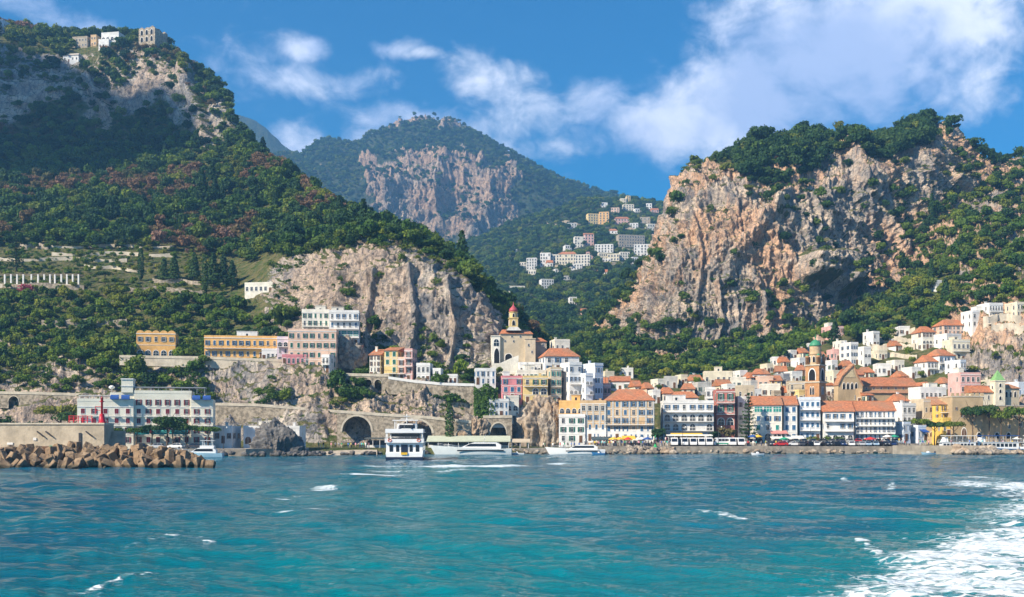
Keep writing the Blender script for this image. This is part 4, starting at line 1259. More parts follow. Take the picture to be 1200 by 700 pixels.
# ---- old town behind the seafront: small houses
SM = [
    (760, 774, 459, 473, 'white', 'flat', 'cream roofed little house just right of the palazzo roof'),
    (700, 712, 447, 457, 'pink', 'gable', 'low pink house with dark door behind the palazzo roof'),
    (715, 738, 441, 459, 'white', 'shed', 'white blank walled house with a slanted roof behind the palazzo'),
    (738, 752, 447, 462, 'cream', 'gable', 'house with an orange roof and chimney behind the palazzo'),
    (752, 764, 451, 463, 'peach', 'hip', 'house with a bright red hipped roof at the edge of the wood'),
    (772, 790, 455, 473, 'palecream', 'hip', 'cream house with a red roof above the arcaded white house'),
    (784, 818, 460, 478, 'white', 'hip', 'wide white house with a long red roof above the arcaded house'),
    (798, 814, 452, 464, 'cream', 'hip', 'red roofed cream house second row above the arcaded house'),
    (812, 834, 450, 463, 'grey', 'flat', 'grey flat house with many small openings behind the long red roof'),
    (826, 838, 456, 478, 'white', 'flat', 'tall plain white house left of the dark red palazzo'),
    (824, 858, 437, 452, 'cream', 'flat', 'wide cream house with tall windows at the foot of the wood'),
    (836, 858, 446, 462, 'cream', 'gable', 'house with a pale orange gable above the dark red palazzo'),
    (856, 874, 444, 458, 'palecream', 'flat', 'cream flat house right of the pale orange gable'),
    (862, 884, 454, 470, 'beige', 'flat', 'beige house with a low grey roof above the plain white house'),
    (872, 892, 448, 462, 'grey', 'flat', 'shabby grey house above the Norfolk pine top'),
    (880, 902, 433, 447, 'white', 'hip', 'white house with a red roof at the end of the green nets'),
    (886, 906, 443, 458, 'peach', 'flat', 'peach house with a terrace below the white red roofed one'),
    (890, 914, 452, 468, 'palecream', 'flat', 'long cream house right behind the glazed verandas'),
    (900, 916, 441, 454, 'yellow', 'shed', 'yellowish house beside the blue walled house'),
    (912, 922, 440, 453, 'slate', 'flat', 'blue grey walled house in the middle of the old town'),
    (908, 922, 430, 443, 'white', 'gable', 'white gabled house below the lemon terraces'),
    (915, 930, 455, 468, 'cream', 'gable', 'small yellow cream gable left of the bell tower'),
    (922, 944, 449, 468, 'beige', 'flat', 'brown grey house touching the left of the bell tower'),
    (920, 940, 437, 450, 'white', 'flat', 'white house with dark openings up left of the bell tower'),
    (932, 944, 429, 441, 'palecream', 'hip', 'small pale house with red roof left of the tower top'),
    (928, 946, 421, 432, 'white', 'flat', 'white terrace house higher left of the green dome'),
    (903, 922, 420, 430, 'white', 'flat', 'white house at the right end of the green nets'),
    (967, 980, 424, 437, 'white', 'flat', 'white house right of the tower dome'),
    (968, 984, 436, 450, 'cream', 'flat', 'cream house between the tower and the cathedral gable'),
    (965, 979, 449, 466, 'palecream', 'front', 'house with a brown gable left of the cathedral'),
    (980, 1010, 458, 474, 'tan', 'flat', 'brown low building in front of the cathedral gable'),
    (1004, 1024, 457, 472, 'cream', 'shed', 'cream house with a slanted orange roof behind the seafront hotel'),
    (1020, 1046, 455, 474, 'white', 'shed', 'white house with a red slanted roof behind the seafront hotel'),
    (955, 968, 413, 425, 'peach', 'gable', 'peach gabled house right behind the tower dome'),
    (970, 984, 411, 423, 'pink', 'flat', 'rosy house below the white cluster on the slope'),
    (764, 778, 446, 457, 'palecream', 'flat', 'pale house against the wood right of the bright red hipped roof'), (778, 794, 443, 455, 'grey', 'flat', 'grey house at the wood edge above the cream house with a red roof'),
    (792, 806, 441, 452, 'cream', 'flat', 'cream house at the wood edge just left of the wide cream house'), (806, 824, 444, 453, 'white', 'gable', 'white gabled house below the left end of the wide cream house'),
    (860, 876, 436, 447, 'white', 'flat', 'white house between the wide cream house and the green nets'), (846, 862, 452, 462, 'white', 'flat', 'white terrace house just above the red palazzo cornice'),
    (872, 886, 440, 450, 'peach', 'hip', 'peach house with red roof under the largest green net'), (876, 892, 458, 470, 'white', 'flat', 'white house squeezed behind the glazed building roof'),
    (892, 906, 428, 438, 'cream', 'flat', 'cream cabin at the foot of the small teal net'), (912, 924, 421, 431, 'peach', 'gable', 'peach gabled house under the lemon terraces'),
    (918, 934, 412, 422, 'white', 'flat', 'white house on the lemon terraces'), (934, 946, 410, 420, 'palecream', 'gable', 'pale gabled house left of the drum of the bell tower'),
    (900, 914, 460, 471, 'stone', 'flat', 'stone house behind the shaded white building'), (928, 944, 459, 472, 'yellow', 'flat', 'yellow house tucked against the bell tower foot'),
    (1004, 1024, 432, 444, 'cream', 'hip', 'cream house with orange roof behind the cathedral nave'), (1024, 1044, 428, 441, 'white', 'flat', 'white house above the middle of the cathedral nave'),
    (1040, 1060, 424, 436, 'palecream', 'flat', 'pale house above the right half of the cathedral nave'), (984, 1000, 424, 436, 'stone', 'gable', 'stone gabled house above the cathedral front'),
    (1046, 1064, 438, 449, 'peach', 'hip', 'peach house with red roof right behind the nave end'), (1150, 1166, 447, 462, 'cream', 'flat', 'cream house left of the green spire'),
    (1118, 1134, 448, 463, 'white', 'flat', 'white house in front of the pink house with streamers'), (1098, 1114, 443, 457, 'white', 'hip', 'white house with red roof left of the pink house'),
    (690, 704, 432, 446, 'white', 'flat', 'white house peeping over the blue shaded wall'), (704, 720, 437, 449, 'cream', 'flat', 'cream house at the valley mouth behind the palazzo'),
    (726, 742, 433, 443, 'white', 'flat', 'small white house in the valley wood behind the palazzo'), (944, 956, 404, 413, 'white', 'flat', 'white cabin above the bell tower left edge'),
    (1022, 1040, 412, 422, 'cream', 'flat', 'cream house on the terraces left of the red roofed pair'), (1040, 1056, 402, 412, 'white', 'gable', 'white gabled house on the middle terraces'),
    (952, 966, 396, 406, 'peach', 'flat', 'peach house left of the pink villa'), (1050, 1066, 384, 394, 'white', 'flat', 'white house on the upper terraces left of the arched villa'),
]
for (a, b, t, bt, wl, rf, lb) in SM:
    H_('house', lb, a, b, t, bt, None, 7.5, rnd.choice((6, 10, 14, -6)), wl, rf, rnd.choice(('plain', 'brown', 'green', 'grey')), None, max(2, round((b - a) / 7)), group='old town houses behind the seafront', found=7, ww=.9)
# ---- right hillside
H_('villa', 'pink villa alone at the upper edge of the town, near the tower dome', 964, 989, 384, 398, None, 9, 10, 'pink', 'flat', 'brown', 2, 5)
H_('house', 'left house of the white cluster on the slope right of the tower', 978, 992, 401, 423, None, 8, 8, 'palecream', 'flat', 'plain', 3, 3)
H_('house', 'largest white block of the cluster on the slope right of the tower', 986, 1006, 403, 428, None, 9, 12, 'white', 'flat', 'blue', 3, 3)
H_('house', 'white house with an arched terrace low in the cluster on the slope', 1003, 1021, 408, 430, None, 8, 10, 'white', 'flat', 'arch', 2, 2)
H_('house', 'single square white house standing above the white cluster', 1013, 1031, 390, 407, None, 8, 14, 'white', 'flat', 'plain', 2, 2)
H_('villa', 'white villa with two red arched loggias and a red roof', 1070, 1097, 383, 410, None, 9, 8, 'palecream', 'hip', 'brown', 3, 4, rowk={1: 'arch'})
H_('villa', 'long peach villa with a red roof up the slope behind the arched villa', 1094, 1136, 375, 393, None, 9, 8, 'peach', 'hip', 'grey', 2, 6)
H_('house', 'white block with a blank shaded side below the long peach villa', 1096, 1128, 393, 406, None, 8, 16, 'white', 'flat', 'plain', 1, 4)
H_('house', 'buff stone house on the edge of the right cliff', 1106, 1137, 400, 424, None, 8, 6, 'cream', 'flat', 'plain', 2, 4)
H_('house', 'upper white house of the pair with red roofs above the pink house', 1086, 1120, 410, 436, None, 9, 14, 'white', 'hip', 'blue', 2, 4)
H_('house', 'lower white house of the pair with red roofs, at its left', 1074, 1099, 417, 441, None, 9, 10, 'white', 'hip', 'plain', 2, 3)
H_('house', 'white house with blue shaded wall at the right of the red roofed pair', 1112, 1131, 424, 442, None, 8, 20, 'bluewhite_shade', 'flat', 'plain', 2, 2)
H_('house', 'low white terrace building left of the red roofed pair', 1058, 1080, 432, 444, None, 8, 10, 'white', 'flat', 'plain', 1, 4)
H_('villa', 'white terraced villa topmost on the right slope', 1147, 1176, 357, 374, None, 9, 8, 'white', 'flat', 'plain', 2, 5)
H_('villa', 'stepped white villa just below the topmost one on the right slope', 1128, 1160, 366, 384, None, 8, 10, 'white', 'flat', 'plain', 2, 4)
H_('house', 'pale house at the right end of the slope terraces', 1180, 1203, 356, 372, None, 8, 10, 'cream', 'flat', 'plain', 2, 3)
H_('hut', 'tiny lone white hut high in the green wood', 1090, 1104, 330, 342, None, 6, 14, 'white', 'flat', 'plain', 1, 1, cat='hut')
H_('house', 'blue trimmed white house at the right edge behind the spire church', 1180, 1206, 450, 470, None, 8, 10, 'bluewhite_shade', 'flat', 'blue', 1, 4)
# ---- the far village on the valley hill
FV = [
    (617, 630, 303, 316, 'white', 'flat', 'white house lowest left of the far village'), (633, 646, 297, 312, 'white', 'flat', 'white tall house left in the lower row of the far village'),
    (645, 656, 299, 309, 'palecream', 'flat', 'cream house in the lower row of the far village'), (655, 676, 295, 310, 'cream', 'hip', 'cream house with a reddish roof, lower row of the far village'),
    (674, 692, 299, 312, 'palecream', 'flat', 'long arcaded cream house in the lower row of the far village'), (669, 683, 310, 316, 'white', 'flat', 'small white house under the lower row of the far village'),
    (699, 712, 297, 305, 'cream', 'flat', 'buff house in the lower row right of the far village'), (712, 726, 298, 306, 'cream', 'flat', 'second buff house in the lower row right of the far village'),
    (725, 738, 296, 305, 'palecream', 'flat', 'arcaded pale house right in the lower row of the far village'), (697, 719, 287, 296, 'white', 'flat', 'white house with dark arches in the middle of the far village'),
    (672, 686, 278, 290, 'palecream', 'flat', 'stepped pale house left in the middle of the far village'), (684, 696, 272, 288, 'pink', 'shed', 'tall rosy house left in the middle of the far village'),
    (722, 756, 276, 290, 'stone', 'flat', 'long stone building right of the middle of the far village'), (743, 762, 287, 300, 'white', 'flat', 'white stepped house at the right of the far village'),
    (764, 780, 275, 281, 'peach', 'flat', 'low orange house at the far right of the far village'), (687, 704, 251, 263, 'yellow', 'flat', 'yellow wing of the large block high in the far village'),
    (702, 714, 249, 263, 'ochre', 'flat', 'large ochre block high in the far village'), (719, 738, 254, 263, 'pink', 'hip', 'pink house with a red roof beside the ochre block'),
    (750, 762, 255, 262, 'stone', 'flat', 'grey stone house right of the pink red roofed house'), (729, 743, 240, 247, 'cream', 'flat', 'pale house near the ridge of the far hill'),
    (726, 734, 233, 239, 'cream', 'flat', 'low pale house on the ridge of the far hill'), (733, 739, 230, 239, 'yellow', 'flat', 'small yellow tower house on the ridge of the far hill'),
    (757, 764, 239, 245, 'white', 'flat', 'tiny white house right on the ridge of the far hill'), (762, 772, 244, 249, 'pink', 'gable', 'little rosy house on the ridge near the right massif'),
    (776, 788, 251, 260, 'white', 'flat', 'white house next to the edge of the right massif'), (742, 752, 245, 249, 'white', 'flat', 'low white house under the ridge of the far hill'),
    (632, 649, 328, 338, 'white', 'flat', 'white L shaped house among the trees under the far village'), (596, 615, 336, 341, 'palecream', 'flat', 'long pale shed left below the far village'),
    (666, 676, 349, 358, 'white', 'flat', 'single white house low in the dark valley wood'), (660, 674, 324, 328, 'grey', 'flat', 'grey terrace shed below the far village'),
    (619, 632, 317, 322, 'palecream', 'flat', 'pale low house under the lowest left white house'), (602, 606, 293, 298, 'white', 'flat', 'tiny white cabin left of the far village'),
    (640, 648, 305, 313, 'white', 'gable', 'white gabled house between the left houses of the lower row of the far village'), (660, 670, 288, 295, 'white', 'flat', 'white house just above the long roofed cream house of the far village'),
    (706, 716, 304, 310, 'white', 'flat', 'white house under the buff pair of the far village'), (686, 697, 296, 304, 'pink', 'flat', 'rosy house left of the buff pair of the far village'),
    (738, 748, 302, 309, 'white', 'flat', 'white house under the right end of the lower row of the far village'), (712, 724, 268, 274, 'white', 'hip', 'white house with red roof above the long stone building'),
    (756, 770, 263, 270, 'palecream', 'flat', 'pale house between the stone house and the massif edge'), (664, 676, 262, 268, 'white', 'flat', 'white house left of the yellow wing of the far village'),
    (738, 748, 262, 268, 'white', 'flat', 'white house under the grey stone house of the far village'), (716, 726, 244, 249, 'peach', 'flat', 'peach house left of the pale house near the ridge'),
    (704, 712, 238, 243, 'white', 'flat', 'white cabin alone left on the ridge of the far hill'), (608, 618, 308, 314, 'palecream', 'flat', 'pale house at the left foot of the far village'),
    (648, 660, 316, 322, 'white', 'flat', 'white house under the arcaded cream house of the far village'), (776, 790, 266, 273, 'cream', 'flat', 'cream house hard by the massif edge'), (700, 712, 316, 322, 'white', 'gable', 'white gabled house below the village terrace wall'),
    (680, 688, 363, 369, 'pink', 'gable', 'small rosy house lowest in the valley wood'),
]
for (a, b, t, bt, wl, rf, lb) in FV:
    H_('house', lb, a, b, t, bt, None, 11, rnd.choice((4, 12, -8)), wl, rf, 'plain', None, max(2, round((b - a) / 3.5)), group='houses of the far hillside village', found=8, ww=1.6, wh=2.2, small=True, side=True, dmin=850)
# ---- on top of the left mountain
H_('villa', 'white villa with an arched front on top of the left mountain', 118, 148, 39, 57, None, 12, -10, 'white', 'flat', 'arch', 2, 4, small=True, found=10)
H_('house', 'brown long house on top of the left mountain', 84, 110, 44, 56, None, 10, -10, 'stone', 'flat', 'plain', 2, 5, small=True, found=10)
H_('house', 'buff house between the brown house and the white villa on the mountain', 106, 120, 42, 54, None, 10, -10, 'tan', 'flat', 'plain', 2, 2, small=True, found=10)
H_('house', 'low white house in front of the white villa on the mountain', 115, 134, 47, 60, None, 9, -10, 'white', 'flat', 'plain', 1, 3, small=True, found=10)
H_('house', 'white house with a dark roof lower on the mountain top', 73, 100, 61, 73, None, 10, -10, 'white', 'hip', 'plain', 1, 4, small=True, found=10, tile=FLATR)
H_('tower_house', 'white tower house at the left end of the mountain top', -2, 10, 24, 40, None, 9, -10, 'bluewhite_shade', 'flat', 'plain', 2, 2, small=True, found=10)
# ================================================================ landmarks, walls, rocks
def ico(sub):
    bm = bmesh.new(); bmesh.ops.create_icosphere(bm, subdivisions=sub, radius=1.0)
    v = np.array([x.co[:] for x in bm.verts]); f = [[x.index for x in q.verts] for q in bm.faces]
    bm.free(); return v, f


ICO = {k: ico(k) for k in (2, 3, 4, 5, 6)}


def rock_mesh(name, dims, seed, sub=3, rough=.35, material=None, blocky=.0):
    v, f = ICO[sub]
    v = v.copy()
    if blocky: v = np.sign(v) * np.abs(v) ** (1 - blocky)
    d = 1 + rough * fbm(v[:, 0] + seed * 7.1, v[:, 1], v[:, 2], 1.1, 5, seed, .55, True)
    if sub > 4: d = d + .16 * fbm(v[:, 0] + seed, v[:, 1], v[:, 2] * .6, .34, 4, seed + 5, .6, True) + .05 * fbm(v[:, 0], v[:, 1] + seed, v[:, 2], .1, 3, seed + 8, .6, True)
    v = v * d[:, None] * np.array(dims) / 2
    me = bpy.data.meshes.new(name)
    me.from_pydata(v.tolist(), [], f)
    me.materials.append(material)
    me.polygons.foreach_set('use_smooth', [sub > 3] * len(f))
    return me


def rockstone(name, light, dark, warm):
    m, nt, bs = newmat(name)
    pos = nt.node('ShaderNodeNewGeometry').outputs['Position']
    a = nt.noise(pos, .5, 6, .65, .3); b = nt.noise(pos, .12, 3, .5); c_ = nt.noise(pos, 2.2, 4, .6)
    c = nt.mix(nt.map(a, .35, .65), dark, light)
    c = nt.mix(nt.map(b, .45, .65, 0, .6), c, warm)
    c = nt.mix(nt.map(c_, .5, .75, 0, .5), c, tuple(q * .5 for q in dark))
    sp_ = nt.node('ShaderNodeSeparateXYZ'); nt.l.new(pos, sp_.inputs[0])      # wet, weedy tide band
    c = nt.mix(nt.map(nt.math('ADD', sp_.outputs[2], nt.math('MULTIPLY', a, .8)), .65, 1.15, .8, 0), c, (.035, .036, .025))
    nt.put(bs.inputs['Base Color'], c); bs.inputs['Roughness'].default_value = .95
    bs.inputs['Specular IOR Level'].default_value = .15
    nt.put(bs.inputs['Normal'], nt.bump(nt.math('ADD', a, nt.math('MULTIPLY', c_, .4)), .8, .5))
    return m


ROCK1 = rockstone('shore_rock', (.46, .39, .31), (.13, .115, .10), (.40, .28, .18))
ROCK2 = rockstone('dark_sea_rock', (.20, .19, .18), (.07, .07, .072), (.18, .15, .13))
BRICK = mat('tower_brick', (.46, .245, .115), .9, .22, .9, stain=.3, bump=.3)
DOMEG = mat('green_majolica', (.06, .26, .14), .45, .2, 2)
YEL = mat('bell_yellow', (.68, .50, .22), .85, .12, 1, stain=.2)
TANW = mat('tan_render', (.50, .37, .22), .92, .16, .3, stain=.35, bump=.1)

# ---- the big hotel on the left shore
def hotel():
    D, k = 300.0, 300.0 / F
    x0, y0, z0 = P(171, 522, D)
    e = empty('hotel', (x0, y0, z0), RAD(12), 'big cream hotel with wine red shutters behind the breakwater, blue awnings on top', 'hotel')
    footprint(e, 35, 12)
    W = mat('plaster_hotel', (.78, .74, .61), .9, .08, .4, .15, stain=.2)
    def px(p): return (p - 171) * k
    def pz(p): return (522 - p) * k
    blocks = [(95, 157, 471, 0.0, 5), (157, 222, 461, 1.2, 5), (222, 247, 471, 0.0, 2)]
    fh = 11.0 * k
    for i, (a, b, t, y, nc) in enumerate(blocks):
        H = pz(t)
        MB().bx(px(a), px(b), y, 12, -4, H).build('wall', W, e)
        roof_part(e, px(b) - px(a), 12 - y, H, 'flat', None, y, (px(a) + px(b)) / 2, W, parapet=.8)
        cb = MB()
        for q in range(1, 5): cb.bx(px(a) - .05, px(b) + .05, y - .1, y - .002, q * fh + .1, q * fh + .32)
        cor = cb.build('cornice', TRIM, e)
    # windows
    for r in range(5):
        zc = r * fh + fh * .58
        for (a, b, t, y, nc) in blocks:
            n = {95: 5, 157: 6, 222: 2}[a]
            if r == 4 and a != 157: continue
            for c in range(n):
                xx = px(a) + (px(b) - px(a)) * (c + .5) / n
                kd = 'wine' if (r in (1, 4) or a == 222) else ('wine_shut' if (c * 7 + r * 3) % 4 else 'wine')
                w = window(e, kd, xx, zc, 01.0 if not kd.endswith('wine') else .72, 1.02)
                w.location.y = y
    for r in (2, 3):     # balcony bands
        for (a, b, t, y, nc) in blocks:
            n = {95: 5, 157: 6, 222: 2}[a]
            for c in range(n):
                xx = px(a) + (px(b) - px(a)) * (c + .5) / n
                bl = MB().bx(xx - .8, xx + .8, y - .85, y - .103, r * fh + .12, r * fh + .24).build('balcony', TRIM, e)
                rl = MB().bx(xx - .8, xx + .8, y - .85, y - .80, r * fh + .85, r * fh + .92)
                for i in range(9): rl.bx(xx - .78 + i * .192, xx - .74 + i * .192, y - .84, y - .81, r * fh + .24, r * fh + .85)
                rl.build('railing', TRIM, bl)
    for xc, zt, yy in ((136.5, 461, .2), (148.5, 461, .2), (228, 460.5, .2), (240, 460.5, .2)):
        a = MB(); n = 7; R = 1.0
        pr = [(-.3 - R * math.sin(i * math.pi / 2 / n), R * math.cos(i * math.pi / 2 / n)) for i in range(n + 1)] + [(-.3, 0)]
        a.prism([(p[0] + yy, p[1] * 1.25 + pz(468.5)) for p in pr], px(xc) - 1.05, px(xc) + 1.05, 'x')
        a.build('awning', CANVAS_B, e)
    MB().bx(px(130), px(157), 1.5, 11, pz(471) + .1, pz(460)).build('roof_room', W, e)
    ph = MB().bx(px(143), px(156), 1.0, 6, pz(460) - .02, pz(445)).build('lift_tower', W, e)
    MB().bx(px(142.4), px(156.6), .8, 6.2, pz(445), pz(443.6)).bx(px(142.4), px(156.6), .85, .98, pz(453), pz(452)).build('roof', TRIM, ph)
    MB().lathe([(.05, 0), (.05, .8), (.75, 1.2), (.8, 1.5), (.3, 1.9)], (px(131.5), 2.5, pz(460)), 12).build('satellite_dish', TRIM, e)
    cp = MB().bx(px(157), px(238), 1.4, 8, pz(454.2), pz(453.2))
    for i in range(10):
        xx = px(158) + (px(237) - px(158)) * i / 9
        cp.bx(xx - .06, xx + .06, 1.5, 1.62, pz(461), pz(454.2)).bx(xx - .06, xx + .06, 7.8, 7.92, pz(461), pz(454.2))
    cp.build('roof_canopy', mat('canopy_grey', (.34, .36, .38), .6, .1, 1), e)
    cl = MB().bx(px(96), px(131), .6, 6, pz(464.6), pz(464))
    for i in range(7):
        xx = px(97) + (px(130) - px(97)) * i / 6
        cl.bx(xx - .06, xx + .06, .7, .82, pz(471), pz(464.6))
    cl.build('pergola', TRIM, e)
    for a, b in ((160, 176), (178, 196), (198, 219)):
        g = MB()
        g.add([(px(a), -.05, pz(504)), (px(b), -.05, pz(504)), (px(b), -2.6, pz(508)), (px(a), -2.6, pz(508)), (px(b), -2.6, pz(509.4)), (px(a), -2.6, pz(509.4))], [(0, 1, 2, 3), (3, 2, 4, 5)])
        g.build('awning', mat('canvas_teal', (.05, .32, .34), .9, .1, 1), e)


hotel()


# ---- church with the yellow bell tower on the rise
def church():
    D = 372.0; k = D / F
    x0, y0, z0 = P(600, 428, D)
    e = empty('church', (x0, y0, z0), RAD(3), 'buff stone church on the rise with yellow bell tower and red onion dome', 'church')
    FOOT.append((x0, y0 + 5, 13, z0))
    W = wallm('beige')
    X = lambda p: (p - 600) * k
    Z = lambda p: (428 - p) * k
    MB().bx(X(586), X(624), 0, 11, -10, Z(391)).build('nave', W, e)
    r = MB(); a, b = X(585), X(625)
    r.add([(a, -.5, Z(391.4)), (b, -.5, Z(391.4)), (b, 11.5, Z(391.4)), (a, 11.5, Z(391.4)), (a + 1.2, 5.5, Z(384.6)), (b - 1.2, 5.5, Z(384.6))], [(0, 1, 5, 4), (1, 2, 5), (2, 3, 4, 5), (3, 0, 4), (0, 3, 2, 1)])
    r.build('roof', TILE, e)
    MB().bx(X(576), X(586) - .01, -.8, 8, -10, Z(394.5)).bx(X(575.3), X(586) - .01, -1, 8.2, Z(394.5), Z(393.6)).build('loggia', wallm('palecream'), e)
    MB().bx(X(615), X(627), -2.2, -.01, -8, Z(398)).bx(X(614.5), X(627.5), -2.4, -.01, Z(398), Z(397.2)).build('side_chapel', W, e)
    an = MB().bx(X(627), X(641), 1, 8, -10, Z(400)).build('annex', wallm('stone'), e)
    q = MB(); a, b = X(626), X(642)
    q.add([(a, .5, Z(400)), (b, .5, Z(400)), (b, 8.5, Z(400)), (a, 8.5, Z(400)), (a + .5, 4.5, Z(394.5)), (b - 2, 4.5, Z(394.5))], [(0, 1, 5, 4), (1, 2, 5), (2, 3, 4, 5), (3, 0, 4), (0, 3, 2, 1)])
    q.build('roof', TILE, an)
    for (xx, zb, w, h, y) in ((581.5, 406, 6, 8, -.8), (582, 426, 6.2, 17, -.8), (596, 422.5, 8, 7.5, 0)):
        o = link('window', winm('arch' if zb < 410 else 'archdark'), e, (X(xx), y, Z(zb)), (0, 0, 0), (w * k, 1, h * k / .98))
    for (xx, zz) in ((600, 394.5), (610, 394.5), (592, 400), (602, 400)):
        window(e, 'plain', X(xx), Z(zz), .6, .45)
    for (xx, zz) in ((619, 405), (623, 413)):
        window(e, 'plain', X(xx), Z(zz), .55, .55).location.y = -2.2
    window(e, 'plain', X(637), Z(404), .7, .6).location.y = 1
    # ramp of white steps
    MB().prism([(X(560), Z(446)), (X(607), Z(438)), (X(607), Z(417.5)), (X(600), Z(420)), (X(578), Z(430)), (X(560), Z(438))], -4.2, -2.9, 'y').build('stair_wall', wallm('palecream'), e)
    # bell tower
    cx, cy_ = X(602), 2.0
    t = MB().box((cx, cy_, (Z(386) + Z(373)) / 2), (2.9, 2.9, Z(373) - Z(386))).box((cx, cy_, Z(372.6)), (3.3, 3.3, .3)).build('bell_tower', YEL, e)
    MB().add([(cx + sx_ * 1.9 * s, cy_ + sy_ * 1.9 * s, z) for (s, z) in ((1.35, Z(387.5)), (.78, Z(383))) for sx_, sy_ in ((-1, -1), (1, -1), (1, 1), (-1, 1))],
             [(0, 1, 5, 4), (1, 2, 6, 5), (2, 3, 7, 6), (3, 0, 4, 7), (4, 5, 6, 7)]).build('tower_base', wallm('grey'), t)
    MB().lathe([(1.35, 0), (1.35, 1.7), (1.6, 1.75), (1.6, 1.95)], (cx, cy_, Z(372)), 8, smooth=False).build('lantern', YEL, t)
    MB().lathe([(1.3, 0), (1.5, .5), (1.3, 1.1), (.7, 1.7), (.3, 2.2), (.12, 2.7), (.05, 3.4)], (cx, cy_, Z(372) + 1.95), 12).build('dome', mat('red_majolica', (.45, .09, .10), .45, .2, 2), t)
    for dx, dy, ro in ((0, -1.46, 0), (-1.46, 0, -math.pi / 2), (1.46, 0, math.pi / 2)):
        link('window', winm('archdark'), t, (cx + dx, cy_ + dy, Z(381.5)), (0, 0, ro), (.95, 1, 1.75))
        link('window', winm('archdark'), t, (cx + dx * .92, cy_ + dy * .92, Z(371.5)), (0, 0, ro), (.7, 1, 1.2))


def archdark():
    mb = MB(); n = 12
    head = [(-.5, 0), (.5, 0)] + [(.5 * math.cos(math.pi * i / n), .5 + .5 * math.sin(math.pi * i / n)) for i in range(n + 1)]
    for i in range(n + 1):
        pass
    ring_o = [(.6 * math.cos(math.pi * i / n), .5 + .6 * math.sin(math.pi * i / n)) for i in range(n + 1)]
    ring_i = [(.5 * math.cos(math.pi * i / n), .5 + .5 * math.sin(math.pi * i / n)) for i in range(n + 1)]
    mb.prism([(.6, 0)] + ring_o + [(-.6, 0), (-.5, 0)] + ring_i[::-1] + [(.5, 0)], -.14, .01, 'y', 0)
    mb.prism(head, -.03, .01, 'y', 1)  # near-black panel paints the shade inside an arch that is not cut
    return mb.mesh('window_archdark', [TRIM, mat('opening_shade', (.012, .012, .014), .9, .1, 1)])


WINM['archdark'] = archdark()
church()


# ---- bell tower of the cathedral
def campanile():
    D = 362.0; k = D / F
    x0, y0, z0 = P(955.5, 478, D)
    e = empty('bell_tower', (x0, y0, z0), RAD(50), 'tall brick bell tower with green tiled dome rising over the old town', 'bell tower')
    FOOT.append((x0, y0, 6, z0))
    s = 25 * k / (math.cos(RAD(50)) + math.sin(RAD(50)))
    Z = lambda p: (478 - p) * k
    h = s / 2
    MB().bx(-h, h, -h, h, -12, Z(449)).build('shaft', BRICK, e)
    MB().bx(-h - .25, h + .25, -h - .25, h + .25, Z(449), Z(447.6)).build('cornice', STONE_P, e)
    MB().bx(-h + .1, h - .1, -h + .1, h - .1, Z(447.6), Z(429)).build('belfry', BRICK, e)
    MB().bx(-h - .2, h + .2, -h - .2, h + .2, Z(429), Z(427.8)).build('cornice', STONE_P, e)
    for i in range(4):
        a = i * math.pi / 2
        R = Matrix.Rotation(a, 3, 'Z')
        p = R @ Vector((0, -h + .1, 0))
        for dx in (-.42, .42):
            q = R @ Vector((dx, -h, 0))
            link('window', winm('archdark'), e, (q.x, q.y, Z(463)), (0, 0, a), (.6, 1, 2.5))
        link('window', winm('archdark'), e, (p.x, p.y, Z(446.5)), (0, 0, a), (2.2, 1, 3.7))
        for dx in (-.38, .38):
            pl = R @ Vector((dx * 1.4, -h - .05, 0))
        t = R @ Vector((-h + .55, -h + .55, 0))
        tu = MB().lathe([(.6, 0), (.6, 2.2), (.75, 2.25), (.75, 2.45), (.55, 2.9), (.2, 3.3), (.05, 3.6)], (t.x, t.y, Z(427.8)), 10).build('turret', BRICK, e)
        MB().lathe([(.62, 0), (.5, .5), (.2, .85), (.04, 1.0)], (t.x, t.y, Z(427.8) + 2.62), 10).build('turret_cap', DOMEG, tu)
    R0 = 7.0 * k
    dr = MB().lathe([(R0, 0), (R0, Z(416) - Z(427.8)), (R0 + .22, Z(416) - Z(427.8) + .05), (R0 + .22, Z(415) - Z(427.8)), (R0 * .95, Z(415) - Z(427.8) + .03), (R0 * .95, Z(406.5) - Z(427.8)), (R0 + .1, Z(406) - Z(427.8))], (0, 0, Z(427.8)), 20, smooth=False).build('drum', mat('drum_plaster', (.55, .40, .24), .9, .2, 1, stain=.3), e)
    for i in range(8):
        a = i * math.pi / 4 + .2
        link('window', winm('archdark'), dr, (R0 * math.sin(a), -R0 * math.cos(a), Z(425)), (0, 0, a), (.8, 1, 1.9))
    MB().lathe([(R0 + .1, 0), (R0 * .97, .5), (R0 * .8, 1.25), (R0 * .5, 1.8), (R0 * .2, 2.1), (.12, 2.25), (.1, 2.7), (.28, 2.85), (.28, 3.1), (.05, 3.3), (.04, 4.0)], (0, 0, Z(406)), 20).build('dome', DOMEG, e)


campanile()


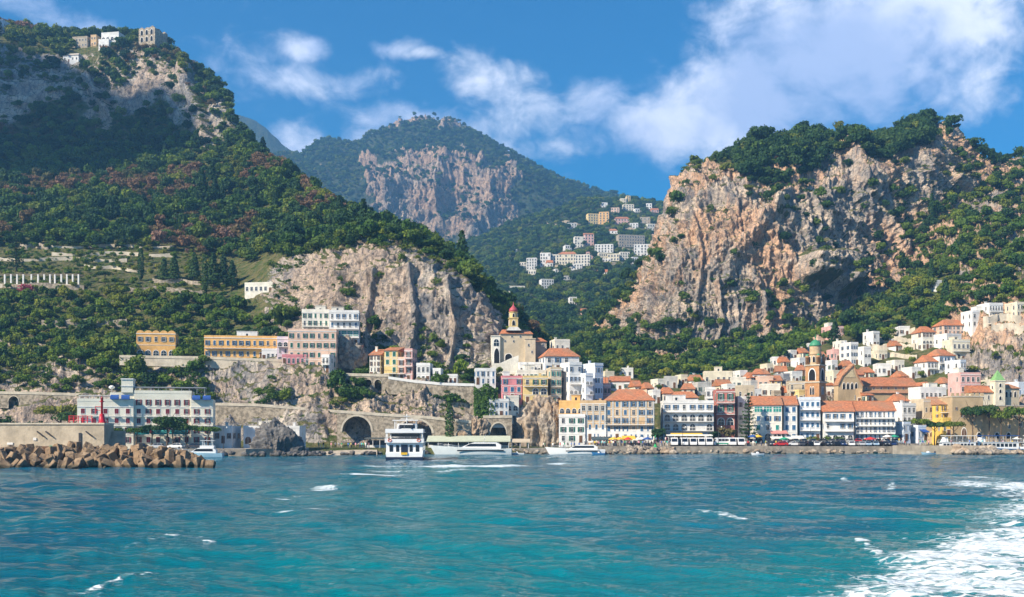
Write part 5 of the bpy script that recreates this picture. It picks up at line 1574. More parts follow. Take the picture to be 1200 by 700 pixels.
# ---- cathedral behind the seafront
def cathedral():
    D = 384.0; k = D / F
    x0, y0, z0 = P(1010, 466, D)
    e = empty('cathedral', (x0, y0, z0), RAD(8), 'tan cathedral with a stepped gable front and a long orange nave roof', 'church')
    for i in range(6): FOOT.append((x0 - 8 + i * 5, y0 + 6, 6, z0))
    X = lambda p: (p - 1010) * k
    Z = lambda p: (466 - p) * k
    W = TANW
    g = MB().prism([(X(977), -8), (X(1007), -8), (X(1007), Z(452)), (X(1000), Z(440)), (X(996), Z(428)), (X(982), Z(441)), (X(977), Z(452))], -2.4, 1.0, 'y').build('facade', W, e)
    MB().prism([(X(985), Z(443)), (X(998), Z(443)), (X(994.5), Z(433.5))], -2.52, -2.40, 'y').build('mosaic_panel', mat('mosaic', (.62, .50, .30), .6, .3, 3), g)
    MB().prism([(X(976), Z(452.4)), (X(981.4), Z(441)), (X(996), Z(427.2)), (X(1000.8), Z(440)), (X(1008), Z(452.4)), (X(1007), Z(453)), (X(999.8), Z(441)), (X(996), Z(429)), (X(982.2), Z(442)), (X(977), Z(453))], -2.7, 1.2, 'y').build('gable_coping', TILE2, g)
    for xx in (984, 989, 994, 999): link('window', winm('archdark'), g, (X(xx), -2.4, Z(457)), (0, 0, 0), (.95, 1, 2.2))
    MB().bx(X(1000), X(1082), 1.0, 12, -6, Z(452.8)).build('nave', W, e)
    rf = MB(); a, b = X(999), X(1083)
    rf.add([(a, .4, Z(452.6)), (b, .4, Z(452.6)), (b, 12.5, Z(452.6)), (a, 12.5, Z(452.6)), (a, 6.5, Z(441)), (b, 6.5, Z(441))], [(0, 1, 5, 4), (1, 2, 5), (2, 3, 4, 5), (3, 0, 4), (0, 3, 2, 1)])
    rf.build('roof', TILE, e)
    for i in range(8): window(e, 'plain', X(1008 + i * 9.2), Z(455), .7, .45).location.y = 1.0
    MB().bx(X(1004), X(1080), -3.4, .99, -6, Z(461)).build('aisle', W, e)
    q = MB(); a, b = X(1003), X(1081)
    q.add([(a, -3.9, Z(461)), (b, -3.9, Z(461)), (b, .96, Z(457.2)), (a, .96, Z(457.2)), (b, .96, Z(461)), (a, .96, Z(461))], [(0, 1, 2, 3), (0, 3, 5), (1, 4, 2), (0, 5, 4, 1)])
    q.build('aisle_roof', TILE2, e)
    # transept at the right end
    t = MB().bx(X(1080), X(1094), -2, 9, -6, Z(452)).build('transept', wallm('stone'), e)
    roof_part(t, X(1094) - X(1080), 11, Z(452), 'front', TILE, -2, (X(1080) + X(1094)) / 2, pitch=.34)
    u = MB().bx(X(1000), X(1022), 6, 13, Z(445), Z(438)).build('upper_chapel', wallm('stone'), e)
    roof_part(u, X(1022) - X(1000), 7, Z(438), 'gable', TILE, 6, (X(1000) + X(1022)) / 2, pitch=.28)


cathedral()


# ---- crenellated building and the church with the green spire
def crenellated():
    D = 349.0; k = D / F
    x0, y0, z0 = P(1158, 515, D)
    e = empty('convent', (x0, y0, z0), RAD(3), 'long tan blank walled building with battlements behind the umbrella pines', 'building')
    for i in range(4): FOOT.append((x0 - 9 + i * 7, y0 + 6, 6, z0))
    X = lambda p: (p - 1158) * k
    Z = lambda p: (515 - p) * k
    a = MB().bx(X(1115), X(1152), 0, 10, -5, Z(464)).build('wall', TANW, e)
    mr = MB().bx(X(1114.5), X(1152.5), -.12, 10.1, Z(465.4), Z(464.2)).build('cornice', STONE_P, e)
    for i in range(7):
        xx = X(1115.6) + (X(1151) - X(1115.6)) * i / 6
        MB().bx(xx - .45, xx + .45, -.1, .4, Z(464.2) + .001, Z(460.8)).build('merlon', TANW, e)
    MB().bx(X(1152) + .01, X(1206), .8, 10, -5, Z(476)).build('wall', TANW, e)
    MB().bx(X(1152) + .02, X(1206), .7, 10.1, Z(476), Z(475)).build('roof', FLATR, e)
    for xx, zz, sxx, szz in ((1127, 486, .9, 1.1), (1120, 479, .6, .6), (1128, 479, .5, .4)): window(e, 'brown', X(xx), Z(zz), sxx * .6, szz)
    link('door', winm('portal'), e, (X(1129), 0, Z(514)), (0, 0, 0), (1.5, 1, 3.2))
    for xx in (1147, 1170, 1184): link('door', winm('archdark'), e, (X(xx), 0 if xx < 1152 else .8, Z(514)), (0, 0, 0), (1.3, 1, 1.9))
    for xx, zz in ((1160, 487), (1172, 488), (1185, 500), (1192, 485), (1199, 498)): window(e, 'plain', X(xx), Z(zz), .7, .8).location.y = .8


crenellated()


def spire_church():
    D = 368.0; k = D / F
    x0, y0, z0 = P(1168, 478, D)
    e = empty('church', (x0, y0, z0), RAD(6), 'small church with pale green pyramid spire at the right end of the town', 'church')
    for i in range(3): FOOT.append((x0 - 5 + i * 5, y0 + 5, 6, z0))
    X = lambda p: (p - 1168) * k
    Z = lambda p: (478 - p) * k
    W = wallm('cream')
    MB().bx(X(1138), X(1164), 0, 8, -7, Z(460)).build('nave', W, e)
    roof_part(e, X(1164) - X(1138), 8, Z(460), 'gable', TILE, 0, (X(1138) + X(1164)) / 2, pitch=.28)
    MB().bx(X(1176), X(1197), .5, 9, -7, Z(455)).build('side_wing', wallm('beige'), e)
    roof_part(e, X(1197) - X(1176), 8.5, Z(455), 'hip', TILE2, .5, (X(1176) + X(1197)) / 2, pitch=.2)
    t = MB().bx(X(1164), X(1176), -1.2, 2.2, -7, Z(446.5)).bx(X(1163.5), X(1176.5), -1.35, 2.35, Z(447.2), Z(446)).build('bell_tower', W, e)
    c = ((X(1164) + X(1176)) / 2, .5)
    MB().add([(c[0] - 1.75, c[1] - 1.75, Z(446)), (c[0] + 1.75, c[1] - 1.75, Z(446)), (c[0] + 1.75, c[1] + 1.75, Z(446)), (c[0] - 1.75, c[1] + 1.75, Z(446)), (c[0], c[1], Z(433.5))], [(0, 1, 4), (1, 2, 4), (2, 3, 4), (3, 0, 4), (3, 2, 1, 0)]).build('spire', mat('spire_green', (.22, .42, .16), .6, .2, 2), t)
    for zz in (452, 459, 467): link('window', winm('archdark'), t, (c[0], -1.2, Z(zz + 2)), (0, 0, 0), (.8, 1, 1.2))
    for zz in (454, 462): link('window', winm('archdark'), t, (X(1164), .5, Z(zz + 2)), (0, 0, -math.pi / 2), (.8, 1, 1.2))
    for i in range(3): link('window', winm('archdark'), e, (X(1181 + i * 5.4), .5, Z(465.5)), (0, 0, 0), (.8, 1, 1.9))
    for i in range(3): window(e, 'plain', X(1144 + i * 7), Z(466), .6, .9)


spire_church()


# ---- ruined tower on the mountain, round tower on the spur
def ruin():
    D = ray_ground(172, 56) or 820
    k = D / F
    x0, y0, z0 = P(172, 54, D)
    e = empty('ruined_tower', (x0, y0, z0), RAD(-20), 'roofless ruined stone tower on the edge of the left mountain', 'ruin')
    FOOT.append((x0, y0 + 6, 11, z0))
    h = 11.5 * k
    tops = [(-h, 21), (-h * .6, 22.5), (-h * .3, 20), (0, 22), (h * .3, 21), (h * .7, 23), (h, 20)]
    for nm, (ya, yb) in (('wall', (0, 1.4)), ('wall', (13, 14.4))):
        MB().prism([(-h, -12), (h, -12)] + [(x, z * k) for x, z in tops[::-1]], ya, yb, 'y').build(nm, STONE, e)
    for xa, xb in ((-h, -h + 1.4), (h - 1.4, h)):
        MB().prism([(1.42, -12), (12.98, -12), (12.98, 21 * k), (9, 18 * k), (5, 21 * k), (1.42, 20 * k)], xa, xb, 'x').build('wall', STONE, e)
    for i in range(3):
        for z in (5, 13): link('window', winm('archdark'), e, (-h * .6 + i * h * .6, 0, z * k), (0, 0, 0), (2.2, 1, 3.6))


ruin()
D_ = ray_ground(496, 279) or 470
x_, y_, z_ = P(496, 278, D_)
e_ = empty('round_tower', (x_, y_ + 2, z_), 0, 'squat round stone watchtower on the ridge of the spur', 'tower')
MB().lathe([(3.0, -4), (2.7, 0), (2.5, 3.6), (2.8, 3.7), (2.8, 4.3), (2.3, 4.35), (2.3, 3.9)], (0, 0, 0), 18, smooth=False).build('wall', STONE, e_)
for i in range(5):
    a_ = i * 1.256
    link('window', winm('archdark'), e_, (2.6 * math.sin(a_), -2.6 * math.cos(a_), 1.4), (0, 0, a_), (.6, 1, 1.1))
FOOT.append((x_, y_ + 2, 5, z_))


# ---- walls with arches
def arch_wall(name, label, top, base, arches, D, thick, material, cat='wall', step=.35, rim=True, par=None):
    """top/base: [(px, py)], arches: [(px centre, half width px, py spring, py crown, py base)]"""
    k = D / F
    p0, p1 = top[0][0], top[-1][0]
    xs = list(np.arange(p0, p1, step / k)) + [p1]
    for a in arches: xs += [a[0] - a[1], a[0] + a[1]]
    xs = sorted(set(xs))
    tp = np.interp(xs, [t[0] for t in top], [t[1] for t in top]); bp = np.interp(xs, [t[0] for t in base], [t[1] for t in base])
    ox, oy, oz = P((p0 + p1) / 2, base[0][1], D)
    e = empty(name, (ox, oy, oz), 0, label, cat)
    mb = MB()
    def bot(px, mid, b):
        for (c, hw, sp, cr, ba) in arches:
            if abs(mid - c) < hw:
                t = min(1, abs(px - c) / hw)
                return sp - (sp - cr) * math.sqrt(max(0, 1 - t * t))
        return b
    zz = lambda q: CAMH + (HZ - q) * k - oz
    for i in range(len(xs) - 1):
        m = (xs[i] + xs[i + 1]) / 2
        a, b = (xs[i] - 600) * k - ox, (xs[i + 1] - 600) * k - ox
        z0, z1 = zz(bot(xs[i], m, bp[i])), zz(bot(xs[i + 1], m, bp[i + 1]))
        mb.add([(a, 0, z0), (b, 0, z1), (b, 0, zz(tp[i + 1])), (a, 0, zz(tp[i])), (a, thick, z0), (b, thick, z1), (b, thick, zz(tp[i + 1])), (a, thick, zz(tp[i]))],
               [(0, 1, 2, 3), (5, 4, 7, 6), (3, 2, 6, 7), (4, 5, 1, 0)])
    mb.build('wall', material, e)
    pr = MB()
    n = max(2, len(xs) // 6)
    for i in range(0, len(xs) - 1):
        a, b = (xs[i] - 600) * k - ox, (xs[i + 1] - 600) * k - ox
        za, zb = zz(tp[i]), zz(tp[i + 1])
        pr.add([(a, -.15, za - .1), (b, -.15, zb - .1), (b, -.15, zb + .75), (a, -.15, za + .75), (a, .3, za - .1), (b, .3, zb - .1), (b, .3, zb + .75), (a, .3, za + .75)], [(0, 1, 2, 3), (3, 2, 6, 7), (5, 4, 7, 6), (1, 0, 4, 5)])
    pr.build('parapet', par or STONE_P, e)
    if rim:
        for (c, hw, sp, cr, ba) in arches:
            v = MB(); n = 16
            for i in range(n):
                t0, t1 = math.pi * i / n, math.pi * (i + 1) / n
                pts = []
                for (t, g) in ((t0, 1.0), (t1, 1.0), (t1, 1.13), (t0, 1.13)):
                    pts.append(((c + math.cos(t) * hw * g - 600) * k - ox, -.12, zz(sp - (sp - cr) * math.sin(t) * g)))
                q = [(p[0], .1, p[2]) for p in pts]
                v.add(pts + q, [(0, 1, 2, 3), (3, 2, 6, 7), (0, 4, 5, 1)])
            v.build('arch_ring', STONE_P, e)
    return e


arch_wall('road_viaduct', 'stone road viaduct with two tall arches along the shore cliff', [(395, 483.5), (450, 487.5), (500, 490.5), (552, 496)], [(395, 526), (552, 526)],
          [(418, 17, 506, 488, 526), (486, 20, 508, 492, 526), (541, 7, 513, 504, 526)], 330, 6, STONE, 'viaduct')
arch_wall('retaining_wall', 'long bare retaining wall of the coast road left of the viaduct', [(247, 475), (300, 476), (345, 479.5), (395, 483.5)], [(247, 500), (300, 502), (345, 508), (395, 518)], [], 338.5, 4, STONE, 'wall')
arch_wall('arcade', 'row of four dark stone arches carrying the terrace left of the yellow tower house', [(396, 440), (456, 441.5)], [(396, 460), (456, 462)],
          [(407, 4.2, 449, 444.6, 462), (419.5, 4.2, 449, 444.6, 462), (431.5, 4.2, 449, 444.8, 462), (443, 4.2, 449.5, 445, 462)], 347, 5, STONE, 'arcade')
arch_wall('retaining_wall', 'high pale retaining wall right of the cliff houses, above the viaduct', [(455, 444), (487, 448.5), (520, 451.5), (556, 452.5)], [(455, 462), (487, 464), (510, 480), (528, 500), (556, 520)], [], 346, 4, STONE, 'wall', par=TRIM)
arch_wall('retaining_wall', 'coast road wall with a dark arch at the far left shore', [(-60, 461), (40, 462), (98, 464)], [(-60, 476), (98, 482)], [(16, 6, 471, 464.5, 480)], 347, 4, STONE, 'wall')
arch_wall('stone_arch', 'big stone arch under the white waterside house', [(566, 490), (600, 489.5)], [(566, 526), (600, 526)], [(584, 9.5, 509, 496, 526)], 342, 6, STONE, 'arch')
arch_wall('terrace_wall', 'long stone wall under the ochre house row', [(140, 419), (240, 420.5), (330, 424), (378, 432)], [(140, 428), (240, 431), (330, 436), (378, 443)], [], 357, 3, STONE_P, 'wall')


# ---- field terraces: dry stone walls following the ground
def terrace(px0, px1, py0, py1, h, label, group, material=None, dmin=0.0):
    pts = []
    for i in range(25):
        t = i / 24
        px, py = px0 + (px1 - px0) * t, py0 + (py1 - py0) * t + 1.2 * math.sin(t * 9)
        D = ray_ground(px, py, dmin)
        if D: pts.append(P(px, py, D))
    if len(pts) < 6: return
    ys = np.array([p[1] for p in pts]); ys = np.convolve(np.pad(ys, 3, mode='edge'), np.ones(7) / 7, 'valid')
    k = len(pts) // 2
    ox, oy, oz = pts[k][0], ys[k], pts[k][2]
    mb = MB()
    hs = [h * random.uniform(.8, 1.15) for _ in pts]
    for i in range(len(pts) - 1):
        a, b = pts[i], pts[i + 1]
        A = (a[0] - ox, ys[i] - .9 - oy, a[2] - oz); B = (b[0] - ox, ys[i + 1] - .9 - oy, b[2] - oz)
        mb.add([(A[0], A[1], A[2] - 5), (B[0], B[1], B[2] - 5), (B[0], B[1], B[2] + hs[i + 1]), (A[0], A[1], A[2] + hs[i]),
                (A[0], A[1] + 3, A[2] - 5), (B[0], B[1] + 3, B[2] - 5), (B[0], B[1] + 3, B[2] + hs[i + 1]), (A[0], A[1] + 3, A[2] + hs[i])], [(0, 1, 2, 3), (3, 2, 6, 7), (5, 4, 7, 6)])
    tag(mb.build('terrace_wall', material or STONE, None, (ox, oy, oz)), label, 'wall', group)


for (a, b, c, d, h, lb) in [
    (25, 58, 291, 291, 3.2, 'short high stone wall at the left end of the top garden terrace'), (62, 205, 299, 300, 1.9, 'long stone wall of the second garden terrace from the top'),
    (0, 150, 305, 306, 1.6, 'garden terrace wall just under the long second one'), (100, 165, 313, 318, 1.6, 'slanting garden terrace wall between the two cypresses'),
    (0, 100, 336, 338, 2.2, 'terrace wall right under the white pergola'), (140, 240, 341, 346, 3.4, 'pale high terrace wall with a fence above the ochre houses'),
    (60, 205, 290, 290, 1.3, 'topmost low garden wall below the dark wood'), (180, 240, 330, 333, 2.0, 'short terrace wall under the dark cypress pair'),
    (0, 60, 401, 409, 2.4, 'slanting road wall at the left edge above the hotel'), (50, 150, 382, 381, 3.6, 'rough stone wall hidden in the bushes above the hotel'),
    (90, 160, 411, 417, 2.0, 'stone wall running to the orange scalloped house')]:
    terrace(a, b, c, d, h * .62, lb, 'garden terrace walls on the left slope', STONE_P if h < 2 else STONE)
for (a, b, c, d, h, lb) in [
    (1028, 1072, 392, 390, 2.4, 'upper pale terrace wall left of the arched villa'), (1022, 1074, 400, 402, 2.2, 'second terrace wall left of the arched villa'), (1020, 1072, 410, 409, 2.4, 'third terrace wall left of the arched villa'),
    (1016, 1074, 418, 420, 1.8, 'lowest terrace wall left of the arched villa'), (1150, 1196, 378, 376, 2.8, 'high terrace wall under the topmost villa'), (1160, 1200, 386, 388, 2.6, 'terrace wall on the right cliff edge'),
    (905, 945, 425, 417, 1.6, 'lemon terrace wall above the old town'), (900, 948, 432, 424, 1.5, 'lower lemon terrace wall above the old town')]:
    terrace(a, b, c, d, h * .95, lb, 'terrace walls on the right slope', STONE_P)
for (a, b, c, d, h, lb) in [
    (650, 740, 314, 309, 5, 'long terrace wall under the lower row of the far village'), (690, 760, 268, 270, 5, 'terrace wall below the ochre block of the far village'), (640, 684, 264, 262, 6, 'grey field terraces left of the ochre block'),
    (700, 745, 292, 293, 4, 'terrace wall under the arched white house of the far village'), (596, 660, 300, 297, 3, 'thin road wall left of the far village')]:
    terrace(a, b, c, d, h * .6, lb, 'terrace walls round the far village', STONE, 850)


# ---- white pergola on the left slope
def pergola():
    pts = []
    for i in range(15):
        px = -4 + i * 7.2
        D = ray_ground(px, 333); pts.append(P(px, 333, D or 450))
    ym = float(np.mean([p[1] for p in pts])) - 3
    o = pts[7]
    e = empty('pergola', (o[0], ym, o[2]), 0, 'long white pergola with many posts on the left garden terrace', 'pergola')
    for p in pts: MB().bx(p[0] - o[0] - .28, p[0] - o[0] + .28, -.28, .28, -2.5, 3.6).build('post', TRIM, e)
    for y in (-.1, 3.0): MB().bx(pts[0][0] - o[0] - .5, pts[-1][0] - o[0] + .5, y - .12, y + .12, 3.6, 3.85).build('beam', mat('pergola_wood', (.25, .2, .15), .9, .2, 2), e)
    MB().bx(pts[0][0] - o[0] - .5, pts[-1][0] - o[0] + .5, -.6, 3.5, -2.6, -.3).build('base', STONE_P, e)


pergola()


# ---- green netting over the lemon gardens
NET = mat('green_netting', (.03, .20, .17), .9, .25, .6)
def net(px0, px1, py0, py1, sk, label):
    mb = MB(); n, m = 12, 5
    G = []
    for j in range(m):
        for i in range(n):
            px = px0 + (px1 - px0) * i / (n - 1) + sk * (j / (m - 1)); py = py1 + (py0 - py1) * j / (m - 1) - 3.2 * i / (n - 1)
            D = ray_ground(px, py) or 480
            G.append(P(px, py, D - 1.0))
    g = np.array(G).reshape(m, n, 3)
    g[..., 2] += 1.2
    o = g[0, n // 2].copy()
    for a, b in ((0, .25),):
        vs = (g.reshape(-1, 3) - o).tolist(); vt = [(p[0], p[1], p[2] - .12) for p in vs]
        q = [(j * n + i, j * n + i + 1, (j + 1) * n + i + 1, (j + 1) * n + i) for j in range(m - 1) for i in range(n - 1)]
        mb.add(vs, q); mb.add(vt, [f[::-1] for f in q])
    e = empty('garden_net', tuple(o), 0, label, 'netting', 'green nets over the lemon gardens')
    mb.build('net', NET, e)
    for i in (0, 4, 8, 11):
        p = g[0, i] - o
        MB().bx(p[0] - .08, p[0] + .08, p[1] - .08, p[1] + .08, p[2] - 5, p[2] - .15).build('post', WOOD, e)


net(862, 892, 418, 429, 6, 'largest green net over the lemon gardens at the wood edge')
net(806, 824, 437, 445, 4, 'green net in the wood behind the old town')
net(900, 916, 422, 427, 3, 'small teal net right of the largest one')
net(1086, 1094, 360, 364, 2, 'small turquoise sheet in the wood on the right slope')

# ---- free standing rocks
def rock(name, px, py, D, dims, label, seed, m=ROCK1, sub=6, rough=.35, rz=0., group=None, blocky=0.):
    x, y, z = P(px, py, D)
    o = link(name, rock_mesh(name, dims, seed, sub, rough, m, blocky), None, (x, y, z), (0, 0, rz))
    return tag(o, label, 'rock', group)


rock('sea_rock', 325, 526, 301, (10.5, 8, 11.5), 'big dark rock standing in front of the white boathouse', 3, ROCK2, 6, .5)
rock('rock_outcrop', 630, 506, 352, (15, 14, 21), 'bare warm rock outcrop under the bright yellow house', 8, ROCK1, 6, .5)
rock('rock_outcrop', 648, 510, 348, (9, 10, 17), 'right shoulder of the bare outcrop beside the white house on the rock', 12, ROCK1, 6, .5)
rock('rock_outcrop', 557, 510, 345, (9, 8, 12), 'rough rock left of the big stone arch', 15, ROCK1, 6, .5)
rock('rock_outcrop', 603, 514, 350, (8, 8, 12), 'shaded rock between the stone arch and the outcrop', 18, ROCK2, 6, .5)

rock('rock_outcrop', 404, 427, 367, (11.5, 10, 14), 'rock pedestal under the bluish white block with glazed verandas', 23, ROCK1, 6, .45)
x_, y_, z_ = P(405, 409, 364.5)
tag(MB().bx(-5.6, 5.6, 0, 5, -1.6, .9).bx(-5.8, 5.8, -.2, 5.1, .9, 1.1).build('retaining_wall', mat('red_stone', (.36, .17, .12), .95, .3, .6, stain=.4, bump=.4), None, (x_, y_, z_), RAD(5)), 'reddish wall at the foot of the bluish white block', 'wall')
# ================================================================ harbour
PAVE = mat('quay_paving', (.40, .36, .31), .9, .2, .5, bump=.1)
QWALL = mat('quay_wall_stone', (.30, .26, .21), .95, .35, .7, stain=.5, bump=.6)
ASPH = mat('asphalt', (.06, .06, .062), .9, .25, .6)
SANDM = mat('beach_pebbles', (.46, .39, .30), .95, .25, .8, bump=.4)
CONC = mat('mole_concrete', (.44, .37, .28), .92, .3, .5, stain=.4, bump=.4)
GEL = mat('boat_white', (.80, .80, .79), .25, .05, .5, .5)
GELB = mat('boat_blue', (.03, .13, .30), .3, .1, .5, .5)
GELC = mat('boat_pale_blue', (.35, .55, .66), .3, .08, .5, .5)
NAVY = mat('boat_navy', (.012, .02, .05), .35, .1, .5, .5)
STEEL = mat('steel', (.55, .56, .57), .35, .1, 2, .5, .6)
RUBBER = mat('rubber', (.02, .02, .02), .8, .1, 2)
PXW = lambda px, D: (px - 600) / F * D


def slab(name, pts, z0, z1, m, top=None):
    """flat topped ground block: outline [(px, D)]"""
    poly = [(PXW(p, d), d) for p, d in pts]
    mb = MB().prism(poly, z0, z1, 'z', 0)
    o = mb.build(name, [m, top or m])
    fix_normals(o.data)
    for p in o.data.polygons:
        if p.normal.z > .5: p.material_index = 1
    o['kind'] = 'structure'
    return o


slab('quay', [(690, 327), (1062, 325), (1085, 344), (1420, 344), (1420, 372), (690, 372)], -3, 2.2, QWALL, PAVE)
slab('road', [(785, 333.6), (1084, 333.2), (1084, 352), (785, 352)], -1, 2.9, QWALL, ASPH)
slab('pavement', [(692, 333.5), (784.9, 333.5), (784.9, 352), (692, 352)], -1, 3.2, QWALL, PAVE)


def gz(px, D, z=2.2):
    if D >= 333.4 and 692 <= px <= 1084: return 3.2 if px < 785 else 2.9
    return z

slab('quay', [(440, 319), (690, 320), (690, 345), (440, 340)], -3, 1.7, QWALL, PAVE)
slab('quay', [(84, 291), (288, 293), (362, 303), (362, 318), (84, 318)], -3, 1.9, QWALL, PAVE)
slab('pier', [(1046, 317), (1166, 315), (1166, 320), (1046, 322)], -3, 2.5, CONC, CONC)
slab('pier', [(-160, 201), (126, 202), (128, 214), (-160, 214)], -3, 2.1, CONC, CONC)
# little beach
pts = []
mb = MB()
n = 14
for i in range(n + 1):
    px = 366 + 76 * i / n
    for (D, z) in ((303 + 2 * math.sin(i * .8), -.7), (309, .35), (315, 1.2), (322, 1.8)):
        mb.v.append((PXW(px, D), D, z))
for i in range(n):
    for j in range(3):
        a = i * 4 + j
        mb.f.append((a, a + 4, a + 5, a + 1)); mb.m.append(0); mb.sm.append(True)
mb.build('beach', SANDM)['kind'] = 'structure'

# ---- breakwater
def mole():
    D = 206.0
    x0, x1 = PXW(-160, D), PXW(122, D)
    e = empty('breakwater_wall', ((x0 + x1) / 2, D, 2.1), 0, 'tall pale stone sea wall on the breakwater at the left edge', 'wall')
    c = (x0 + x1) / 2
    W = mat('mole_stone', (.50, .42, .31), .95, .25, .4, stain=.45, bump=.5)
    MB().bx(x0 - c, x1 - c, 0, 5, -.5, 5.55).build('wall', W, e)
    MB().bx(x0 - c - .1, x1 - c + .1, -.18, 5.1, 5.55, 5.85).build('coping', STONE_P, e)
    def px(p): return PXW(p, D) - c
    for p, w, zz, h, m in ((94, .5, .4, 3.6, IRON), (104, 1.5, .3, 1.2, WOOD), (53, 1.3, .5, 1.0, WOOD), (62, 1.2, .5, 1.1, CANVAS_G), (41, .6, 2.6, .5, TRIM), (12, 1.1, 1.8, .4, TRIM), (76, .6, 1.1, .5, CANVAS_Y), (81, .6, 1.0, .5, CANVAS_Y)):
        MB().bx(px(p) - w / 2, px(p) + w / 2, -.14, -.004, zz, zz + h).build('wall_panel', m, e)
    for p in (48, 58, 105):
        MB().box((px(p), -.3, 3.8), (1.5, .3, .22), rot=Matrix.Rotation(RAD(38), 3, 'Y')).build('bracket', IRON, e)
    for i in range(9):
        MB().bx(x1 - c + .02, x1 - c + 2.4, .6 + i * .45, 1.05 + i * .45, -.5, .4 + i * .5).build('step', CONC, e)
    # red light beacon on the wall end
    bx_, by_, bz_ = PXW(119, D + 2), D + 2.2, 7.95
    R = mat('beacon_red', (.55, .02, .04), .4, .12, 1)
    b = empty('harbour_beacon', (bx_, by_, bz_), 0, 'red harbour light with a conical base on the end of the sea wall', 'beacon')
    MB().lathe([(.75, 0), (.75, .15), (.62, .2), (.42, 1.6), (.42, 1.7)], (0, 0, 0), 14).build('base', R, b)
    MB().lathe([(.22, 1.7), (.2, 3.9), (.45, 4.0), (.45, 4.1)], (0, 0, 0), 12).build('column', R, b)
    MB().lathe([(.24, 4.1), (.24, 4.55), (.3, 4.6), (.1, 4.85), (.05, 5.1)], (0, 0, 0), 12).build('lantern', mat('lantern_glass', (.4, .05, .05), .2, .1, 2), b)
    MB().bx(-1.3, -.2, -.04, .04, 3.0, 3.12).bx(-1.3, -1.2, -.04, .04, 1.6, 3.1).bx(-1.3, -.3, -.04, .04, 2.3, 2.38).build('bracket', R, b)
    f = empty('railing', (PXW(96, D + 2), D + 1, 7.95), 0, 'red steel railing frame on the sea wall left of the beacon', 'railing')
    for i in range(6): MB().bx(-2 + i * .85 - .06, -2 + i * .85 + .06, -.06, .06, 0, 1.35).build('post', R, f)
    for z in (.5, .9, 1.3): MB().bx(-2.1, 2.35, -.05, .05, z - .05, z + .05).build('rail', R, f)
    # concrete blocks heaped along its foot
    BL = rockstone('block_concrete', (.33, .235, .15), (.12, .085, .057), (.31, .205, .12))
    meshes = []
    rg = random.Random(3)
    for v in range(4):
        bm = bmesh.new()
        bmesh.ops.create_cube(bm, size=1)
        d = (1.05 + .15 * v, 1.3, 3.1 - .25 * v)
        for q in bm.verts:
            q.co = Vector((q.co.x * d[0], q.co.y * d[1], q.co.z * d[2])) + Vector((rg.uniform(-.1, .1), rg.uniform(-.1, .1), rg.uniform(-.1, .1)))
        bmesh.ops.bevel(bm, geom=bm.edges[:], offset=.07, segments=1, affect='EDGES')
        me = bpy.data.meshes.new('concrete_block'); bm.to_mesh(me); bm.free()
        me.materials.append(BL); meshes.append(me)
    for row, (Dr, z, p0, p1, st) in enumerate(((193.5, .25, -34, 250, 8), (196.2, 1.45, -36, 243, 8), (199, 2.35, -40, 226, 8.4), (202.5, 2.75, -36, 205, 11), (206.5, 2.2, 128, 232, 12))):
        p = p0
        while p < p1:
            endf = min(1, max(0, (p1 - p) / 40))
            o = link('concrete_block', meshes[rg.randrange(4)], None, (PXW(p + rg.uniform(-3, 3), Dr), Dr + rg.uniform(-.8, .8), z * (.35 + .65 * endf) + rg.uniform(-.35, .35)),
                     (rg.uniform(-.9, .9), rg.choice((rg.uniform(-1.2, -.4), rg.uniform(.3, 1.2), rg.uniform(-.3, .3))), rg.uniform(-1.2, 1.2)))
            tag(o, 'big tan concrete block heaped with others along the breakwater', 'concrete block', 'concrete blocks of the breakwater')
            p += st * rg.uniform(.85, 1.15)


mole()

# ---- boulders along the water
BOULD = [rock_mesh('boulder', (1.8, 1.5, 1.3), 20 + i, 3, .4, ROCK1, .2) for i in range(5)]
BOULD_D = [rock_mesh('boulder', (1.8, 1.5, 1.3), 30 + i, 3, .4, ROCK2, .2) for i in range(4)]
rb = random.Random(9)


def boulders(n, p0, p1, D0, D1, z0, z1, s0, s1, label, group, dark=False):
    for i in range(n):
        p = rb.uniform(p0, p1); t = rb.random()
        D = D0 + (D1 - D0) * t
        s = rb.uniform(s0, s1)
        o = link('boulder', rb.choice(BOULD_D if dark else BOULD), None, (PXW(p, D), D, z0 + (z1 - z0) * t), (rb.uniform(-.5, .5), rb.uniform(-.5, .5), rb.uniform(0, 6.28)), (s, s, s * rb.uniform(.75, 1.1)))
        tag(o, label, 'boulder', group)


boulders(40, 738, 792, 317, 324.5, .0, 1.7, .8, 1.5, 'pale boulder in the mound below the green harbour light', 'boulders under the green light')
boulders(48, 790, 1048, 321, 325, 0, 1.0, .45, 1.0, 'small pale boulder along the foot of the right quay', 'boulders along the right quay')
boulders(34, 1120, 1290, 309, 314.5, 0, 1.5, .9, 1.9, 'brown boulder at the waterline by the pier on the right', 'boulders by the right pier')
boulders(44, 596, 738, 313, 320, 0, 1.0, .4, .85, 'small boulder on the shore behind the white speedboat', 'boulders between jetty and speedboat')
boulders(40, 246, 376, 286, 292, .0, 1.0, .5, 1.1, 'dark boulder along the shore by the boathouses', 'boulders by the boathouses', True)
boulders(18, 372, 456, 303, 308, .0, .9, .5, .9, 'dark boulder at the end of the little beach', 'boulders by the little beach', True)
boulders(16, 432, 520, 312, 318, 0, 1.1, .5, 1.0, 'dark boulder under the jetty behind the ferry', 'boulders under the jetty', True)


